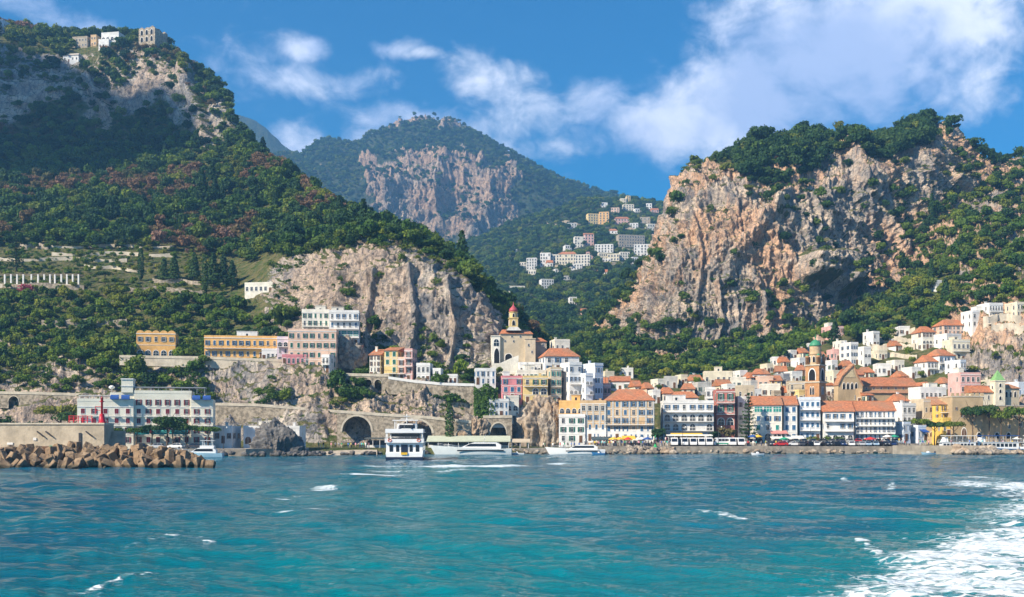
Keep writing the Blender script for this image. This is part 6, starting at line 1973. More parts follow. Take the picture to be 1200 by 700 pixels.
# ---- boats
def hull_mesh(L, B, sheer0, sheer1, draft, name, mats, rake=.12, stripe=None, n=18, full=2.6, transom=.86):
    """bow towards -x, stern at +x, waterline z=0"""
    mb = MB()
    secs = []
    for i in range(n + 1):
        t = i / n                                  # 0 stern .. 1 bow
        b = B / 2 * (transom + (1 - transom) * min(1, t * 3)) * (1 - max(0, (t - .35) / .65) ** full)
        zs = sheer0 + (sheer1 - sheer0) * t ** 2
        x = L / 2 - t * L
        xr = -rake * L * max(0, t - .6) / .4
        b = max(b, .03)
        prof = [(0, -draft * (1 - .5 * t), 0.0), (b * .6, -draft * .6 * (1 - .4 * t), .0), (b * .88, .0, .15), (b * .94, .32, .35), (b, zs, 1.0)]
        secs.append([(x + xr * q[2], q[0], q[1]) for q in prof])
    m = 5
    for sgn in (1, -1):
        o = len(mb.v)
        for s in secs: mb.v.extend([(p[0], p[1] * sgn, p[2]) for p in s])
        for i in range(n):
            for j in range(m - 1):
                q = (o + i * m + j, o + (i + 1) * m + j, o + (i + 1) * m + j + 1, o + i * m + j + 1)
                mb.f.append(q if sgn < 0 else q[::-1]); mb.m.append(1 if j < 3 else 0); mb.sm.append(True)
    # deck and transom
    for i in range(n):
        a, b = secs[i][4], secs[i + 1][4]
        mb.add([(a[0], a[1], a[2] - .04), (b[0], b[1], b[2] - .04), (b[0], -b[1], b[2] - .04), (a[0], -a[1], a[2] - .04)], [(0, 1, 2, 3)], 0)
    s = secs[0]
    mb.add([(p[0] + .01, p[1], p[2]) for p in s] + [(p[0] + .01, -p[1], p[2]) for p in s[::-1]], [tuple(range(10))], 0)
    return mb.mesh(name, mats)


def rail(parent, pts, h, m, name='railing', posts=1.4):
    mb = MB()
    for i in range(len(pts) - 1):
        a, b = Vector(pts[i]), Vector(pts[i + 1])
        mb.tube([a + Vector((0, 0, h)), b + Vector((0, 0, h))], .035, 5); mb.tube([a + Vector((0, 0, h * .5)), b + Vector((0, 0, h * .5))], .022, 4)
        k = max(1, int((b - a).length / posts))
        for j in range(k + 1):
            p = a.lerp(b, j / k)
            mb.tube([p, p + Vector((0, 0, h))], .03, 4)
    return mb.build(name, m, parent)


def ferry(px, D, rz):
    x, y, _ = P(px, 0, D)
    e = empty('ferry', (x, y, 0), rz, 'white three deck ferry seen from its stern, leaving a foaming wake', 'ferry')
    L, B = 30, 8.6
    link('hull', hull_mesh(L, B, 1.7, 3.0, 1.3, 'ferry_hull', [GEL, NAVY], transom=.96), e)
    MB().bx(15.0, 15.12, -4.1, 4.1, -.1, .75).build('stern_stripe', NAVY, e)
    d1 = MB().bx(-9, 14.2, -4.05, 4.05, 1.66, 3.9).build('lower_deck', GEL, e)
    for s in (-1, 1):
        for i in range(12): MB().bx(-7.5 + i * 1.75, -6.2 + i * 1.75, s * 4.06 - .04, s * 4.06 + .04, 2.2, 3.3).build('window', GLASS, d1)
    for yy, w in ((-2.9, .8), (2.9, .8), (-1.5, .7), (1.5, .7)):
        MB().bx(14.19, 14.26, yy - w / 2, yy + w / 2, 1.9, 3.4).build('window', GLASS, d1)
    MB().bx(14.19, 14.30, -.75, .75, 1.0, 3.5).build('stern_door', NAVY, e)
    MB().bx(14.31, 15.25, -.7, .7, 1.25, 1.75).build('gangway', mat('safety_yellow', (.75, .45, .03), .6, .1, 2), e)
    MB().bx(-8, 14.9, -4.3, 4.3, 3.9, 4.1).build('deck', GEL, e)
    for s in (-1, 1): MB().bx(10.5, 14.9, s * 4.25 - .06, s * 4.25 + .06, 4.1, 4.9).build('bulwark', GEL, e)
    MB().bx(14.78, 14.9, -4.18, 4.18, 4.1, 4.75).build('bulwark', GEL, e)
    d2 = MB().bx(-6.5, 8.5, -3.5, 3.5, 4.1, 6.1).build('upper_deck', GEL, e)
    for s in (-1, 1):
        for i in range(8): MB().bx(-5.5 + i * 1.7, -4.2 + i * 1.7, s * 3.51 - .04, s * 3.51 + .04, 4.7, 5.6).build('window', GLASS, d2)
    MB().bx(8.49, 8.56, -3.2, 3.2, 4.5, 5.9).build('window', GLASS, d2)
    for xx in (9.5, 12, 14.5):
        for s in (-1, 1): MB().bx(xx - .08, xx + .08, s * 4.0 - .08, s * 4.0 + .08, 4.1, 6.1).build('post', GEL, e)
    MB().bx(-7, 14.8, -4.2, 4.2, 6.1, 6.32).build('deck', GEL, e)
    for s in (-1, 1): MB().bx(3, 14.8, s * 4.14 - .05, s * 4.14 + .05, 6.32, 7.0).build('bulwark', GEL, e)
    MB().bx(14.7, 14.8, -4.09, 4.09, 6.32, 7.0).build('bulwark', GEL, e)
    MB().bx(-5.5, 0, -2.3, 2.3, 6.32, 8.3).build('wheelhouse', GEL, e)
    MB().bx(-.001, .07, -1.8, 1.8, 7.2, 8.0).build('window', GLASS, e)
    for xx in (3.2, 9.2):
        for s in (-1, 1): MB().bx(xx - .07, xx + .07, s * 2.4 - .07, s * 2.4 + .07, 6.32, 8.9).build('post', GEL, e)
    MB().bx(2.6, 9.8, -2.9, 2.9, 8.9, 9.05).build('sun_roof', GEL, e)
    m = MB().tube([(1.2, 0, 8.2), (1.2, 0, 10.6)], [.14, .07], 8).bx(1.1, 1.3, -1.4, 1.4, 9.3, 9.42).build('mast', GEL, e)
    MB().bx(1.0, 1.4, -.7, .7, 9.9, 10.05).build('radar', STEEL, m)
    for s in (-1, 1):
        MB().lathe([(.34, 0), (.36, .9), (.30, 1.4)], (5.5, s * 1.4, 6.32), 10).build('funnel', NAVY, e)
        lr = MB()
        for k in range(14):
            a0, a1 = k * 2 * math.pi / 14, (k + 1) * 2 * math.pi / 14
            lr.tube([(14.98, s * 3.2 + .36 * math.cos(a0), 4.45 + .30 * math.sin(a0)), (14.98, s * 3.2 + .36 * math.cos(a1), 4.45 + .30 * math.sin(a1))], .07, 5)
        lr.build('lifebuoy', mat('orange_buoy', (.8, .16, .03), .6, .1, 2), e)
    rail(e, [(10.5, -4.25, 4.9), (14.85, -4.25, 4.9), (14.85, 4.25, 4.9), (10.5, 4.25, 4.9)], .3, STEEL)
    fl = MB().tube([(14.7, 0, 7.0), (15.5, 0, 9.0)], .03, 5).build('flagstaff', STEEL, e)
    MB().box((15.6, 0, 8.6), (.9, .03, .6)).build('flag', CANVAS_R, fl)
    return e


FERRY = ferry(477, 261, RAD(-90 + 3))


def motor_yacht(name, px, D, L, B, rz, label, hullm, decks=1, cat='boat', dark=True):
    x, y, _ = P(px, 0, D)
    e = empty(name, (x, y, 0), rz, label, cat)
    s0 = L * .07 + .35
    link('hull', hull_mesh(L, B, s0, s0 * 1.5, .7, name + '_hull', [hullm, hullm], rake=.10), e)
    st = MB()
    for s in (-1, 1): st.bx(-L * .1, L * .42, s * B * .486, s * B * .498, s0 * .72, s0 * .98)
    # cabin with a raked front
    z0 = s0 * .98; h = max(1.35, L * .085)
    c = MB().prism([(L * .36, z0), (-L * .20, z0 + .15), (-L * .06, z0 + h * .8), (-L * .0, z0 + h), (L * .30, z0 + h), (L * .36, z0 + h * .6)], -B * .36, B * .36, 'y').build('cabin', GEL, e)
    w = MB()
    for s in (-1, 1):
        w.prism([(L * .30, z0 + h * .40), (-L * .11, z0 + h * .40), (-L * .04, z0 + h * .80), (L * .29, z0 + h * .80)], s * B * .362 - .02, s * B * .362 + .02, 'y')
    for s in (-1, 1):
        ww = MB().prism([(L * .30, z0 + h * .36), (-L * .12, z0 + h * .36), (-L * .05, z0 + h * .80), (L * .29, z0 + h * .80)], s * B * .362 - .02, s * B * .362 + .02, 'y').build('window', GLASS, c)
    MB().add([(-L * .185, -B * .3, z0 + h * .2), (-L * .185, B * .3, z0 + h * .2), (-L * .07, B * .3, z0 + h * .76), (-L * .07, -B * .3, z0 + h * .76)], [(0, 1, 2, 3)]).build('windscreen', GLASS, c)
    if dark:
        for s in (-1, 1): MB().bx(-L * .22, L * .40, s * B * .478 - .02, s * B * .503 + (.012 if s > 0 else 0), s0 * .62, s0 * .82).build('hull_window', GLASS, e)
    if decks > 1:
        f = MB().bx(L * .02, L * .32, -B * .3, B * .3, z0 + h + .001, z0 + h + .55).build('flybridge', GEL, e)
        for xx in (L * .08, L * .28):
            for s in (-1, 1): MB().bx(xx - .05, xx + .05, s * B * .27 - .05, s * B * .27 + .05, z0 + h + .55, z0 + h + 1.7).build('post', GEL, e)
        MB().bx(L * .03, L * .33, -B * .32, B * .32, z0 + h + 1.7, z0 + h + 1.8).build('sun_roof', GEL, e)
    m = MB().tube([(L * .12, 0, z0 + h * .95), (L * .15, 0, z0 + h + 2.2)], [.09, .05], 6).build('mast', STEEL, e)
    rail(e, [(-L * .22, -B * .40, s0 * 1.05), (-L * .42, -B * .20, s0 * 1.27), (-L * .5, 0, s0 * 1.42), (-L * .42, B * .20, s0 * 1.27), (-L * .22, B * .40, s0 * 1.05)], .75, STEEL)
    return e


motor_yacht('motor_yacht', 556, 306, 20.6, 5.2, RAD(-3), 'long pale grey passenger launch moored along the canopied jetty', mat('boat_pale_grey', (.62, .66, .66), .3, .06, .5, .5), 1, 'boat')
motor_yacht('speedboat', 677, 314, 15.4, 4.2, RAD(-2), 'low white speedboat with a dark hull window below the palazzo', GEL, 1, 'boat')
motor_yacht('cabin_cruiser', 234, 272, 11.4, 3.4, RAD(4), 'white cabin cruiser with pale blue hull at the end of the breakwater', GELC, 2, 'boat', False)


def tour_boat(px, D, L, rz, label, hm, roofm):
    x, y, _ = P(px, 0, D)
    e = empty('tour_boat', (x, y, 0), rz, label, 'boat')
    B = L * .22
    link('hull', hull_mesh(L, B, 1.4, 2.4, .9, 'tour_boat_hull', [hm, hm]), e)
    c = MB().bx(-L * .28, L * .42, -B * .42, B * .42, 1.38, 3.3).build('cabin', GEL, e)
    nn = 9
    for s in (-1, 1):
        for i in range(nn):
            a = -L * .25 + L * .64 * i / nn
            MB().bx(a, a + L * .055, s * B * .421 - .02, s * B * .421 + .02, 2.0, 2.95).build('window', GLASS, c)
    MB().bx(-L * .32, L * .46, -B * .47, B * .47, 3.3, 3.45).build('deck', GEL, e)
    for i in range(6):
        xx = -L * .22 + L * .62 * i / 5
        for s in (-1, 1): MB().bx(xx - .05, xx + .05, s * B * .4 - .05, s * B * .4 + .05, 3.45, 5.2).build('post', GEL, e)
    MB().bx(-L * .25, L * .43, -B * .45, B * .45, 5.2, 5.38).build('awning', roofm, e)
    MB().prism([(-L * .27, 3.45), (-L * .14, 3.45), (-L * .15, 4.9), (-L * .22, 4.9)], -B * .25, B * .25, 'y').build('wheelhouse', GEL, e)
    rail(e, [(-L * .3, -B * .45, 3.45), (L * .45, -B * .45, 3.45)], .8, STEEL)
    rail(e, [(-L * .3, B * .45, 3.45), (L * .45, B * .45, 3.45)], .8, STEEL)
    return e


tour_boat(1118, 329, 14, RAD(-3), 'white tour boat with a white roof behind the right pier', GEL, CANVAS_W)
tour_boat(1163, 331, 17, RAD(-2), 'blue hulled tour boat with a blue roof behind the right pier', GELB, CANVAS_B)
tour_boat(1215, 330, 14, RAD(-4), 'white tour boat cut off by the right edge', GEL, CANVAS_W)


def dinghy(px, D, L, rz, label, m=GEL, lifted=False):
    x, y, _ = P(px, 0, D)
    e = empty('motorboat', (x, y, 0), rz, label, 'boat')
    link('hull', hull_mesh(L, L * .36, .5, .75, .25, 'motorboat_hull', [m, m]), e)
    MB().prism([(L * .1, .48), (-L * .1, .48), (-L * .05, .95), (L * .02, .95)], -L * .12, L * .12, 'y').build('console', GEL, e)
    MB().bx(L * .49, L * .49 + .3, -.15, .15, .05, .95).build('engine', NAVY, e)


dinghy(888, 304, 3.4, RAD(12), 'tiny white motorboat alone on the water off the right quay')
dinghy(606, 309, 4.0, RAD(0), 'small white boat moored by the stern of the long launch')
dinghy(702, 309, 3.6, RAD(-20), 'small blue boat beside the stern of the speedboat', GELB)
dinghy(1088, 312, 4.0, RAD(15), 'small boat with a pale blue hull outside the right pier', GELC)


# ---- jetty and canopies
def canopy(name, label, px0, px1, D, depth, z0, z1, m, posts, cat='canopy', slope=.5, glass=False):
    xa, xb = PXW(px0, D), PXW(px1, D)
    c = (xa + xb) / 2; w = xb - xa
    if z0 == 2.2 and gz((px0 + px1) / 2, D) > 2.2: z1 += gz((px0 + px1) / 2, D) - z0; z0 = gz((px0 + px1) / 2, D)
    e = empty(name, (c, D, z0), 0, label, cat)
    h = z1 - z0
    r = MB()
    r.prism([(-.3, h - slope), (-.3, h - slope - .28), (depth + .3, h - .28), (depth + .3, h)], -w / 2 - .3, w / 2 + .3, 'x').build('roof', m, e)
    for i in range(posts):
        xx = -w / 2 + .2 + (w - .4) * i / max(1, posts - 1)
        for yy in (.1, depth - .1): MB().bx(xx - .07, xx + .07, yy - .07, yy + .07, -.3, h - slope * (1 - yy / depth) - .27).build('post', TRIM, e)
    if glass:
        MB().bx(-w / 2 + .3, w / 2 - .3, depth * .5, depth * .5 + .1, .9, h - .8).build('glazing', GLASS, e)
        MB().bx(-w / 2 + .2, w / 2 - .2, depth * .5 - .06, depth * .5 + .16, 0, .9).build('counter', TRIM, e)
    return e


canopy('jetty_canopy', 'long pale green canopy roof over the landing stage behind the launch', 501, 597, 321, 6, 1.7, 5.3, mat('canopy_sage', (.50, .53, .40), .85, .1, .7), 9, glass=True, slope=1.5)
canopy('ticket_kiosk', 'low flat roofed waterside bar left of the ferry', 428, 462, 320, 6, 1.7, 4.8, mat('roof_dark', (.10, .11, .10), .8, .2, 1), 5, 'bar', glass=True, slope=.2)
canopy('canopy', 'small beige canopy under the rock outcrop', 599, 620, 322, 4, 1.7, 4.4, mat('canvas_beige', (.56, .46, .33), .9, .1, 1), 3, slope=.8)
canopy('awning', 'wide yellow awning in front of the arcaded white house', 789, 824, 336, 3.5, 2.2, 5.4, CANVAS_Y, 5, slope=1.1)
canopy('awning', 'dark green awning terrace at the foot of the striped palazzo', 695, 716, 332, 3.5, 2.2, 5.0, mat('canvas_dark', (.06, .09, .10), .9, .1, 1), 4, slope=.8)
canopy('awning', 'yellow awning under the right half of the striped palazzo', 731, 744, 332, 3, 2.2, 5.3, CANVAS_Y, 3, slope=1.0)
canopy('awning', 'white awning at the right end of the striped palazzo', 743, 755, 331, 3, 2.2, 4.7, CANVAS_W, 3, slope=.6)
canopy('awning', 'cream awning at the foot of the shaded white building', 922, 942, 339, 2.5, 2.2, 4.6, CANVAS_W, 3, slope=.9)
canopy('awning', 'white awning left of the green umbrella on the right quay', 906, 918, 338, 2.5, 2.2, 4.4, CANVAS_W, 3, slope=.7)
canopy('sun_roof', 'long white shade roof over the minibuses on the quay', 783, 834, 333.5, 2.6, 2.2, 5.0, CANVAS_W, 8, slope=.2)
canopy('cafe', 'pinkish cafe front with awning at the foot of the glazed building', 905, 922, 340.2, 1.5, 2.2, 6.2, mat('canvas_pink', (.6, .25, .22), .9, .1, 1), 4, slope=.8)


def parasol(px, D, z, m, label, r=1.5, group=None):
    x = PXW(px, D); z = gz(px, D, z)
    e = empty('parasol', (x, D, z), 0, label, 'parasol', group)
    MB().tube([(0, 0, -.1), (0, 0, 2.5)], .04, 6).build('pole', STEEL, e)
    mb = MB()
    n = 8
    vs = [(0, 0, 2.75)] + [(r * math.cos(k * 2 * math.pi / n), r * math.sin(k * 2 * math.pi / n), 2.15) for k in range(n)] + [(r * math.cos(k * 2 * math.pi / n), r * math.sin(k * 2 * math.pi / n), 1.95) for k in range(n)]
    mb.add(vs, [(0, 1 + k, 1 + (k + 1) % n) for k in range(n)] + [(1 + k, 9 + k, 9 + (k + 1) % n, 1 + (k + 1) % n) for k in range(n)])
    mb.build('canopy', m, e)


parasol(719, 330, 2.2, CANVAS_Y, 'yellow parasol left of the yellow awning, the left one of two'); parasol(726, 330, 2.2, CANVAS_Y, 'yellow parasol touching the yellow awning')
parasol(1020, 331, 2.2, CANVAS_R, 'red parasol among the parked cars in front of the orange roofed hotel', 1.9)
parasol(919, 333, 2.2, CANVAS_G, 'green parasol before the pinkish cafe front'); parasol(736, 328.5, 2.2, CANVAS_R, 'red parasol in the crowd below the palazzo', 1.2)
parasol(759, 329, 2.2, CANVAS_B, 'blue parasol near the green harbour light'); parasol(752, 331, 2.2, CANVAS_W, 'white parasol in the crowd below the palazzo')
parasol(888, 335, 2.2, CANVAS_Y, 'yellow parasol by the arched door of the glazed building'); parasol(882, 335, 2.2, CANVAS_B, 'blue parasol next to the Norfolk pine foot')
parasol(1048, 335, 2.2, CANVAS_G, 'green parasol before the pale blue cafe'); parasol(1040, 334, 2.2, CANVAS_W, 'white parasol before the pale blue cafe')
parasol(1192, 346, 2.2, CANVAS_W, 'white parasol at the right end of the quay')

# green harbour light
x_, y_ = PXW(768, 322), 322
b_ = empty('harbour_light', (x_, y_, 1.9), 0, 'green harbour light standing on the boulder mound', 'beacon')
b_.scale = (.72, .72, .72)
G_ = mat('beacon_green', (.02, .35, .10), .4, .1, 1)
MB().lathe([(.9, -.6), (.9, 0), (.75, .1), (.4, 1.2), (.4, 1.3)], (0, 0, 0), 12).build('base', G_, b_)
MB().lathe([(.16, 1.3), (.14, 4.0), (.4, 4.1), (.4, 4.2)], (0, 0, 0), 10).build('column', G_, b_)
MB().lathe([(.22, 4.2), (.22, 4.6), (.1, 4.9)], (0, 0, 0), 10).build('lantern', mat('lantern_green', (.05, .4, .15), .2, .1, 2), b_)

# street lamps
def lamp(px, D, z, label):
    e = empty('street_lamp', (PXW(px, D), D, z), 0, label, 'street lamp', 'street lamps along the quays')
    MB().lathe([(.16, 0), (.12, .5), (.07, 1), (.05, 5.6)], (0, 0, 0), 8).build('pole', IRON, e)
    MB().tube([(0, 0, 5.5), (.4, 0, 5.9), (.9, 0, 5.9)], .04, 6).build('arm', IRON, e)
    MB().lathe([(.06, 0), (.22, -.15), (.18, -.35), (.05, -.4)], (.9, 0, 5.9), 8).build('lamp_head', TRIM, e)


for px, D, z, lb in ((800, 328.5, 2.2, 'street lamp before the arcaded white house'), (842, 328.5, 2.2, 'street lamp before the dark red palazzo'), (900, 328.5, 2.2, 'street lamp before the glazed building'), (950, 328, 2.2, 'street lamp below the bell tower'),
                     (1000, 327.5, 2.2, 'street lamp before the left block of the orange roofed hotel'), (1044, 327, 2.2, 'street lamp before the right end of the orange roofed hotel'), (300, 300, 1.9, 'street lamp before the white boathouse'), (262, 296, 1.9, 'street lamp beside the big hotel')):
    lamp(px, D, z, lb)


# ---- cars
def car_parts(paint):
    body = MB()
    prof = [(-2.1, .35), (-2.12, .62), (-1.95, .82), (-1.05, .95), (-.95, .96), (1.55, 1.0), (2.0, .95), (2.1, .7), (2.08, .35)]
    hw = .84
    n = len(prof)
    vs = []
    for yy, sc, dz in ((-hw, .97, 0), (-hw * .93, 1, .03), (hw * .93, 1, .03), (hw, .97, 0)):
        vs += [(p[0] * sc, yy, p[1] + (dz if p[1] > .7 else 0)) for p in prof]
    fs = [tuple(range(n - 1, -1, -1)), tuple(range(3 * n, 4 * n))]
    for k in range(3):
        for i in range(n): fs.append((k * n + i, k * n + (i + 1) % n, (k + 1) * n + (i + 1) % n, (k + 1) * n + i))
    body.add(vs, fs, 0)
    # roof and pillars
    body.prism([(-.28, 1.42), (.0, 1.50), (1.0, 1.50), (1.55, 1.36), (1.45, 1.34), (1.0, 1.45), (0, 1.45), (-.22, 1.38)], -.66, .66, 'y')
    for s in (-1, 1):
        for a, b in ((( -1.02, .97), (-.25, 1.42)), ((.45, .99), (.42, 1.47)), ((1.7, .99), (1.42, 1.4))):
            body.tube([(a[0], s * .76, a[1]), (b[0], s * .64, b[1])], .045, 4)
    glass = MB()
    lo = [(-1.0, -.74, .985), (1.72, -.74, 1.0), (1.72, .74, 1.0), (-1.0, .74, .985)]
    hi = [(-.2, -.62, 1.455), (1.4, -.62, 1.42), (1.4, .62, 1.42), (-.2, .62, 1.455)]
    glass.add(lo + hi, [(0, 1, 5, 4), (1, 2, 6, 5), (2, 3, 7, 6), (3, 0, 4, 7), (4, 5, 6, 7)], 0)
    wh = MB()
    prof_ = [(.06, -.09), (.20, -.10), (.29, -.09), (.315, -.05), (.315, .05), (.29, .09), (.20, .10), (.06, .09)]
    m = 14
    o = []
    for r, t in prof_:
        for k in range(m): o.append((r * math.cos(2 * math.pi * k / m), t, r * math.sin(2 * math.pi * k / m)))
    wh.add(o, [(j * m + k, j * m + (k + 1) % m, (j + 1) * m + (k + 1) % m, (j + 1) * m + k) for j in range(len(prof_) - 1) for k in range(m)], 0, True)
    wh.add(o[:m] + o[-m:], [tuple(range(m)), tuple(range(2 * m - 1, m - 1, -1))], 1)
    hl = MB().bx(-2.13, -2.0, -.16, .16, .64, .80)
    return body.mesh('car_body', paint), glass.mesh('car_window', GLASS), wh.mesh('car_wheel', [RUBBER, STEEL]), hl.mesh('car_headlight', GEL)


PAINTS = {'white': (.75, .75, .74), 'silver': (.42, .43, .45), 'dark grey': (.06, .06, .07), 'black': (.012, .012, .015), 'red': (.45, .02, .02), 'dark blue': (.02, .04, .12), 'pale blue': (.25, .36, .48)}
CARS = {}


def car(px, D, rz, col, label):
    e = empty('parked_car', (PXW(px, D), D, gz(px, D)), rz, label, 'car', 'cars parked along the right quay')
    if col not in CARS: CARS[col] = car_parts(mat('paint_' + col.replace(' ', '_'), PAINTS[col], .25, .04, 1, .5))
    b, g, w_, h = CARS[col]
    link('body', b, e); link('window', g, e)
    for xx in (-1.3, 1.3):
        for s in (-1, 1): link('wheel', w_, e, (xx, s * .78, .315))
    for s in (-1, 1): link('headlight', h, e, (0, s * .58, 0))


rc = random.Random(21)
cols_ = ['white', 'silver', 'dark grey', 'black', 'dark grey', 'dark blue', 'black', 'silver', 'white', 'red', 'pale blue', 'dark grey', 'black']
for rw, (p0, p1, D, st) in enumerate(((938, 1050, 328.8, 8.4), (905, 1050, 332.0, 9.0), (868, 1060, 336.5, 9.4))):
    p = p0
    while p < p1:
        c_ = rc.choice(cols_)
        where = ('in the front row along the right quay edge', 'in the middle row on the right quay', 'in the back row before the seafront houses')[rw]
        car(p, D + rc.uniform(-.4, .4), RAD(rc.choice((90, -90)) + rc.uniform(-14, 14)), c_, f'{c_} car parked {where}')
        p += st * rc.uniform(.95, 1.35)
car(930, 329.0, RAD(4), 'white', 'white car parked broadside at the quay edge below the bell tower')
car(915, 328.6, RAD(-3), 'red', 'red car parked broadside at the quay edge')
for i, (px, c_) in enumerate(((226, 'dark grey'), (184, 'silver'), (206, 'white'), (164, 'black'))):
    e_ = empty('parked_car', (PXW(px, 295), 295, 1.9), RAD(rc.uniform(-8, 8)), c_ + ' car parked before the big hotel', 'car', 'cars parked before the big hotel')
    if c_ not in CARS: CARS[c_] = car_parts(mat('paint_' + c_.replace(' ', '_'), PAINTS[c_], .25, .04, 1, .5))
    b_, g_, w__, h_ = CARS[c_]
    link('body', b_, e_); link('window', g_, e_)
    for xx in (-1.3, 1.3):
        for s in (-1, 1): link('wheel', w__, e_, (xx, s * .78, .315))
    for s in (-1, 1): link('headlight', h_, e_, (0, s * .58, 0))


# ---- minibuses
def minibus(px, D, rz, label, m=GEL, band=None):
    e = empty('minibus', (PXW(px, D), D, gz(px, D)), rz, label, 'minibus', 'minibuses on the quay')
    b = MB().prism([(-2.7, .4), (-2.75, .9), (-2.45, 1.25), (-1.95, 2.35), (-1.6, 2.5), (2.6, 2.55), (2.72, 2.3), (2.75, .4)], -.98, .98, 'y').build('body', m, e)
    if band: MB().bx(-2.3, 2.6, -1.0, 1.0, .6, .95).build('band', band, e)
    for s in (-1, 1):
        for i in range(4): MB().bx(-1.3 + i * .98, -.45 + i * .98, s * .985 - .015, s * .985 + .015, 1.45, 2.15).build('window', GLASS, e)
    MB().add([(-2.46, -.85, 1.3), (-2.46, .85, 1.3), (-2.03, .8, 2.25), (-2.03, -.8, 2.25)], [(0, 1, 2, 3)]).build('windscreen', GLASS, e)
    MB().bx(2.74, 2.77, -.7, .7, 1.4, 2.2).build('window', GLASS, e)
    cw = CARS['white'][2]
    for xx in (-1.75, 1.65):
        for s in (-1, 1): link('wheel', cw, e, (xx, s * .9, .36), scale=(1.15, 1.15, 1.15))


for i, px in enumerate((790, 801.5, 811, 821, 830)):
    minibus(px, 331.5, RAD(90 + rc.uniform(-6, 6)), ('leftmost', 'second', 'middle', 'fourth', 'rightmost')[i] + ' of the five white minibuses under the white shade roof')
for i, (px, bd) in enumerate(((846, CANVAS_G), (857, None), (867, None))):
    minibus(px, 332.5, RAD(8 if i == 0 else 90), ('white minibus with a green band left of the Norfolk pine', 'white minibus between the green banded one and the Norfolk pine', 'white minibus nearest to the Norfolk pine')[i], GEL, bd)


# ---- people on the quays
def person_mesh(pose, shirt, trousers):
    J = {'walk': [(0, 0, .95), (0, 0, 1.2), (0, 0, 1.43), (0, 0, 1.53), (0, -.02, 1.66), (.19, 0, 1.38), (.25, -.06, 1.12), (.24, -.2, .92), (-.19, 0, 1.38), (-.25, .08, 1.12), (-.25, .02, .9), (.1, 0, .9), (.11, -.16, .5), (.11, -.24, .06), (.11, -.38, .03), (-.1, 0, .9), (-.11, .12, .5), (-.11, .3, .09), (-.11, .2, .03)],
         'stand': [(0, 0, .95), (0, 0, 1.2), (0, 0, 1.43), (0, 0, 1.53), (0, -.02, 1.66), (.19, 0, 1.38), (.24, .02, 1.12), (.24, -.05, .88), (-.19, 0, 1.38), (-.24, .02, 1.12), (-.16, -.2, 1.08), (.1, 0, .9), (.11, -.01, .5), (.11, .02, .06), (.12, -.14, .03), (-.1, 0, .9), (-.12, -.02, .5), (-.13, .02, .06), (-.15, -.14, .03)]}[pose]
    E = [(0, 1), (1, 2), (2, 3), (3, 4), (2, 5), (5, 6), (6, 7), (2, 8), (8, 9), (9, 10), (0, 11), (11, 12), (12, 13), (13, 14), (0, 15), (15, 16), (16, 17), (17, 18)]
    Rr = [.14, .13, .14, .055, .105, .065, .048, .04, .065, .048, .04, .095, .065, .045, .04, .095, .065, .045, .04]
    me = bpy.data.meshes.new('p'); me.from_pydata(J, E, [])
    o = bpy.data.objects.new('p', me); COL.objects.link(o)
    md = o.modifiers.new('s', 'SKIN')
    for i, r in enumerate(Rr): me.skin_vertices[0].data[i].radius = (r * (1.25 if i in (0, 1, 2) else 1), r)
    me.skin_vertices[0].data[0].use_root = True
    o.modifiers.new('d', 'SUBSURF').levels = 1
    dg = bpy.context.evaluated_depsgraph_get()
    r = bpy.data.meshes.new_from_object(o.evaluated_get(dg))
    bpy.data.objects.remove(o)
    r.name = 'person_body'
    r.materials.clear()
    skin = mat('skin', (.50, .30, .21), .6, .1, 3)
    for m in (skin, shirt, trousers, RUBBER): r.materials.append(m)
    for p in r.polygons:
        c = p.center
        p.material_index = 0 if c.z > 1.50 else (1 if (c.z > .93 and (abs(c.x) < .21 or c.z > 1.14)) else (0 if (c.z > .82 and abs(c.x) > .19) else (2 if c.z > .1 else 3)))
        p.use_smooth = True
    return r


HAIR = MB().lathe([(.115, 1.62), (.125, 1.70), (.11, 1.78), (.06, 1.815), (.01, 1.82)], (0, .015, 0), 10).mesh('hair', mat('hair_brown', (.05, .03, .02), .7, .2, 5))
CL = {k: mat('cloth_' + k, c, .9, .1, 4) for k, c in dict(red=(.55, .05, .06), white=(.78, .77, .75), blue=(.06, .16, .45), black=(.02, .02, .025), yellow=(.75, .55, .08), pink=(.7, .32, .38), green=(.05, .3, .15), grey=(.3, .3, .32), turquoise=(.06, .45, .5)).items()}
TR = {k: mat('trousers_' + k, c, .9, .1, 4) for k, c in dict(blue=(.04, .07, .16), dark=(.02, .02, .025), beige=(.45, .38, .28), white=(.65, .65, .62)).items()}
PMESH = {}
rp = random.Random(12)


def people(n, p0, p1, D0, D1, z, where, group):
    for i in range(n):
        s = rp.choice(list(CL)); t = rp.choice(list(TR)); ps = rp.choice(('walk', 'stand'))
        k = (s, t, ps)
        if k not in PMESH: PMESH[k] = person_mesh(ps, CL[s], TR[t])
        D = rp.uniform(D0, D1); px = rp.uniform(p0, p1)
        o = link('person', PMESH[k], None, (PXW(px, D), D, gz(px, D, z)), (0, 0, rp.uniform(0, 6.28)), (1, 1, rp.uniform(.93, 1.06)))
        tag(o, f'person in {s} top and {t} trousers {"walking" if ps == "walk" else "standing"} {where}', 'person', group)
        link('hair', HAIR, o)


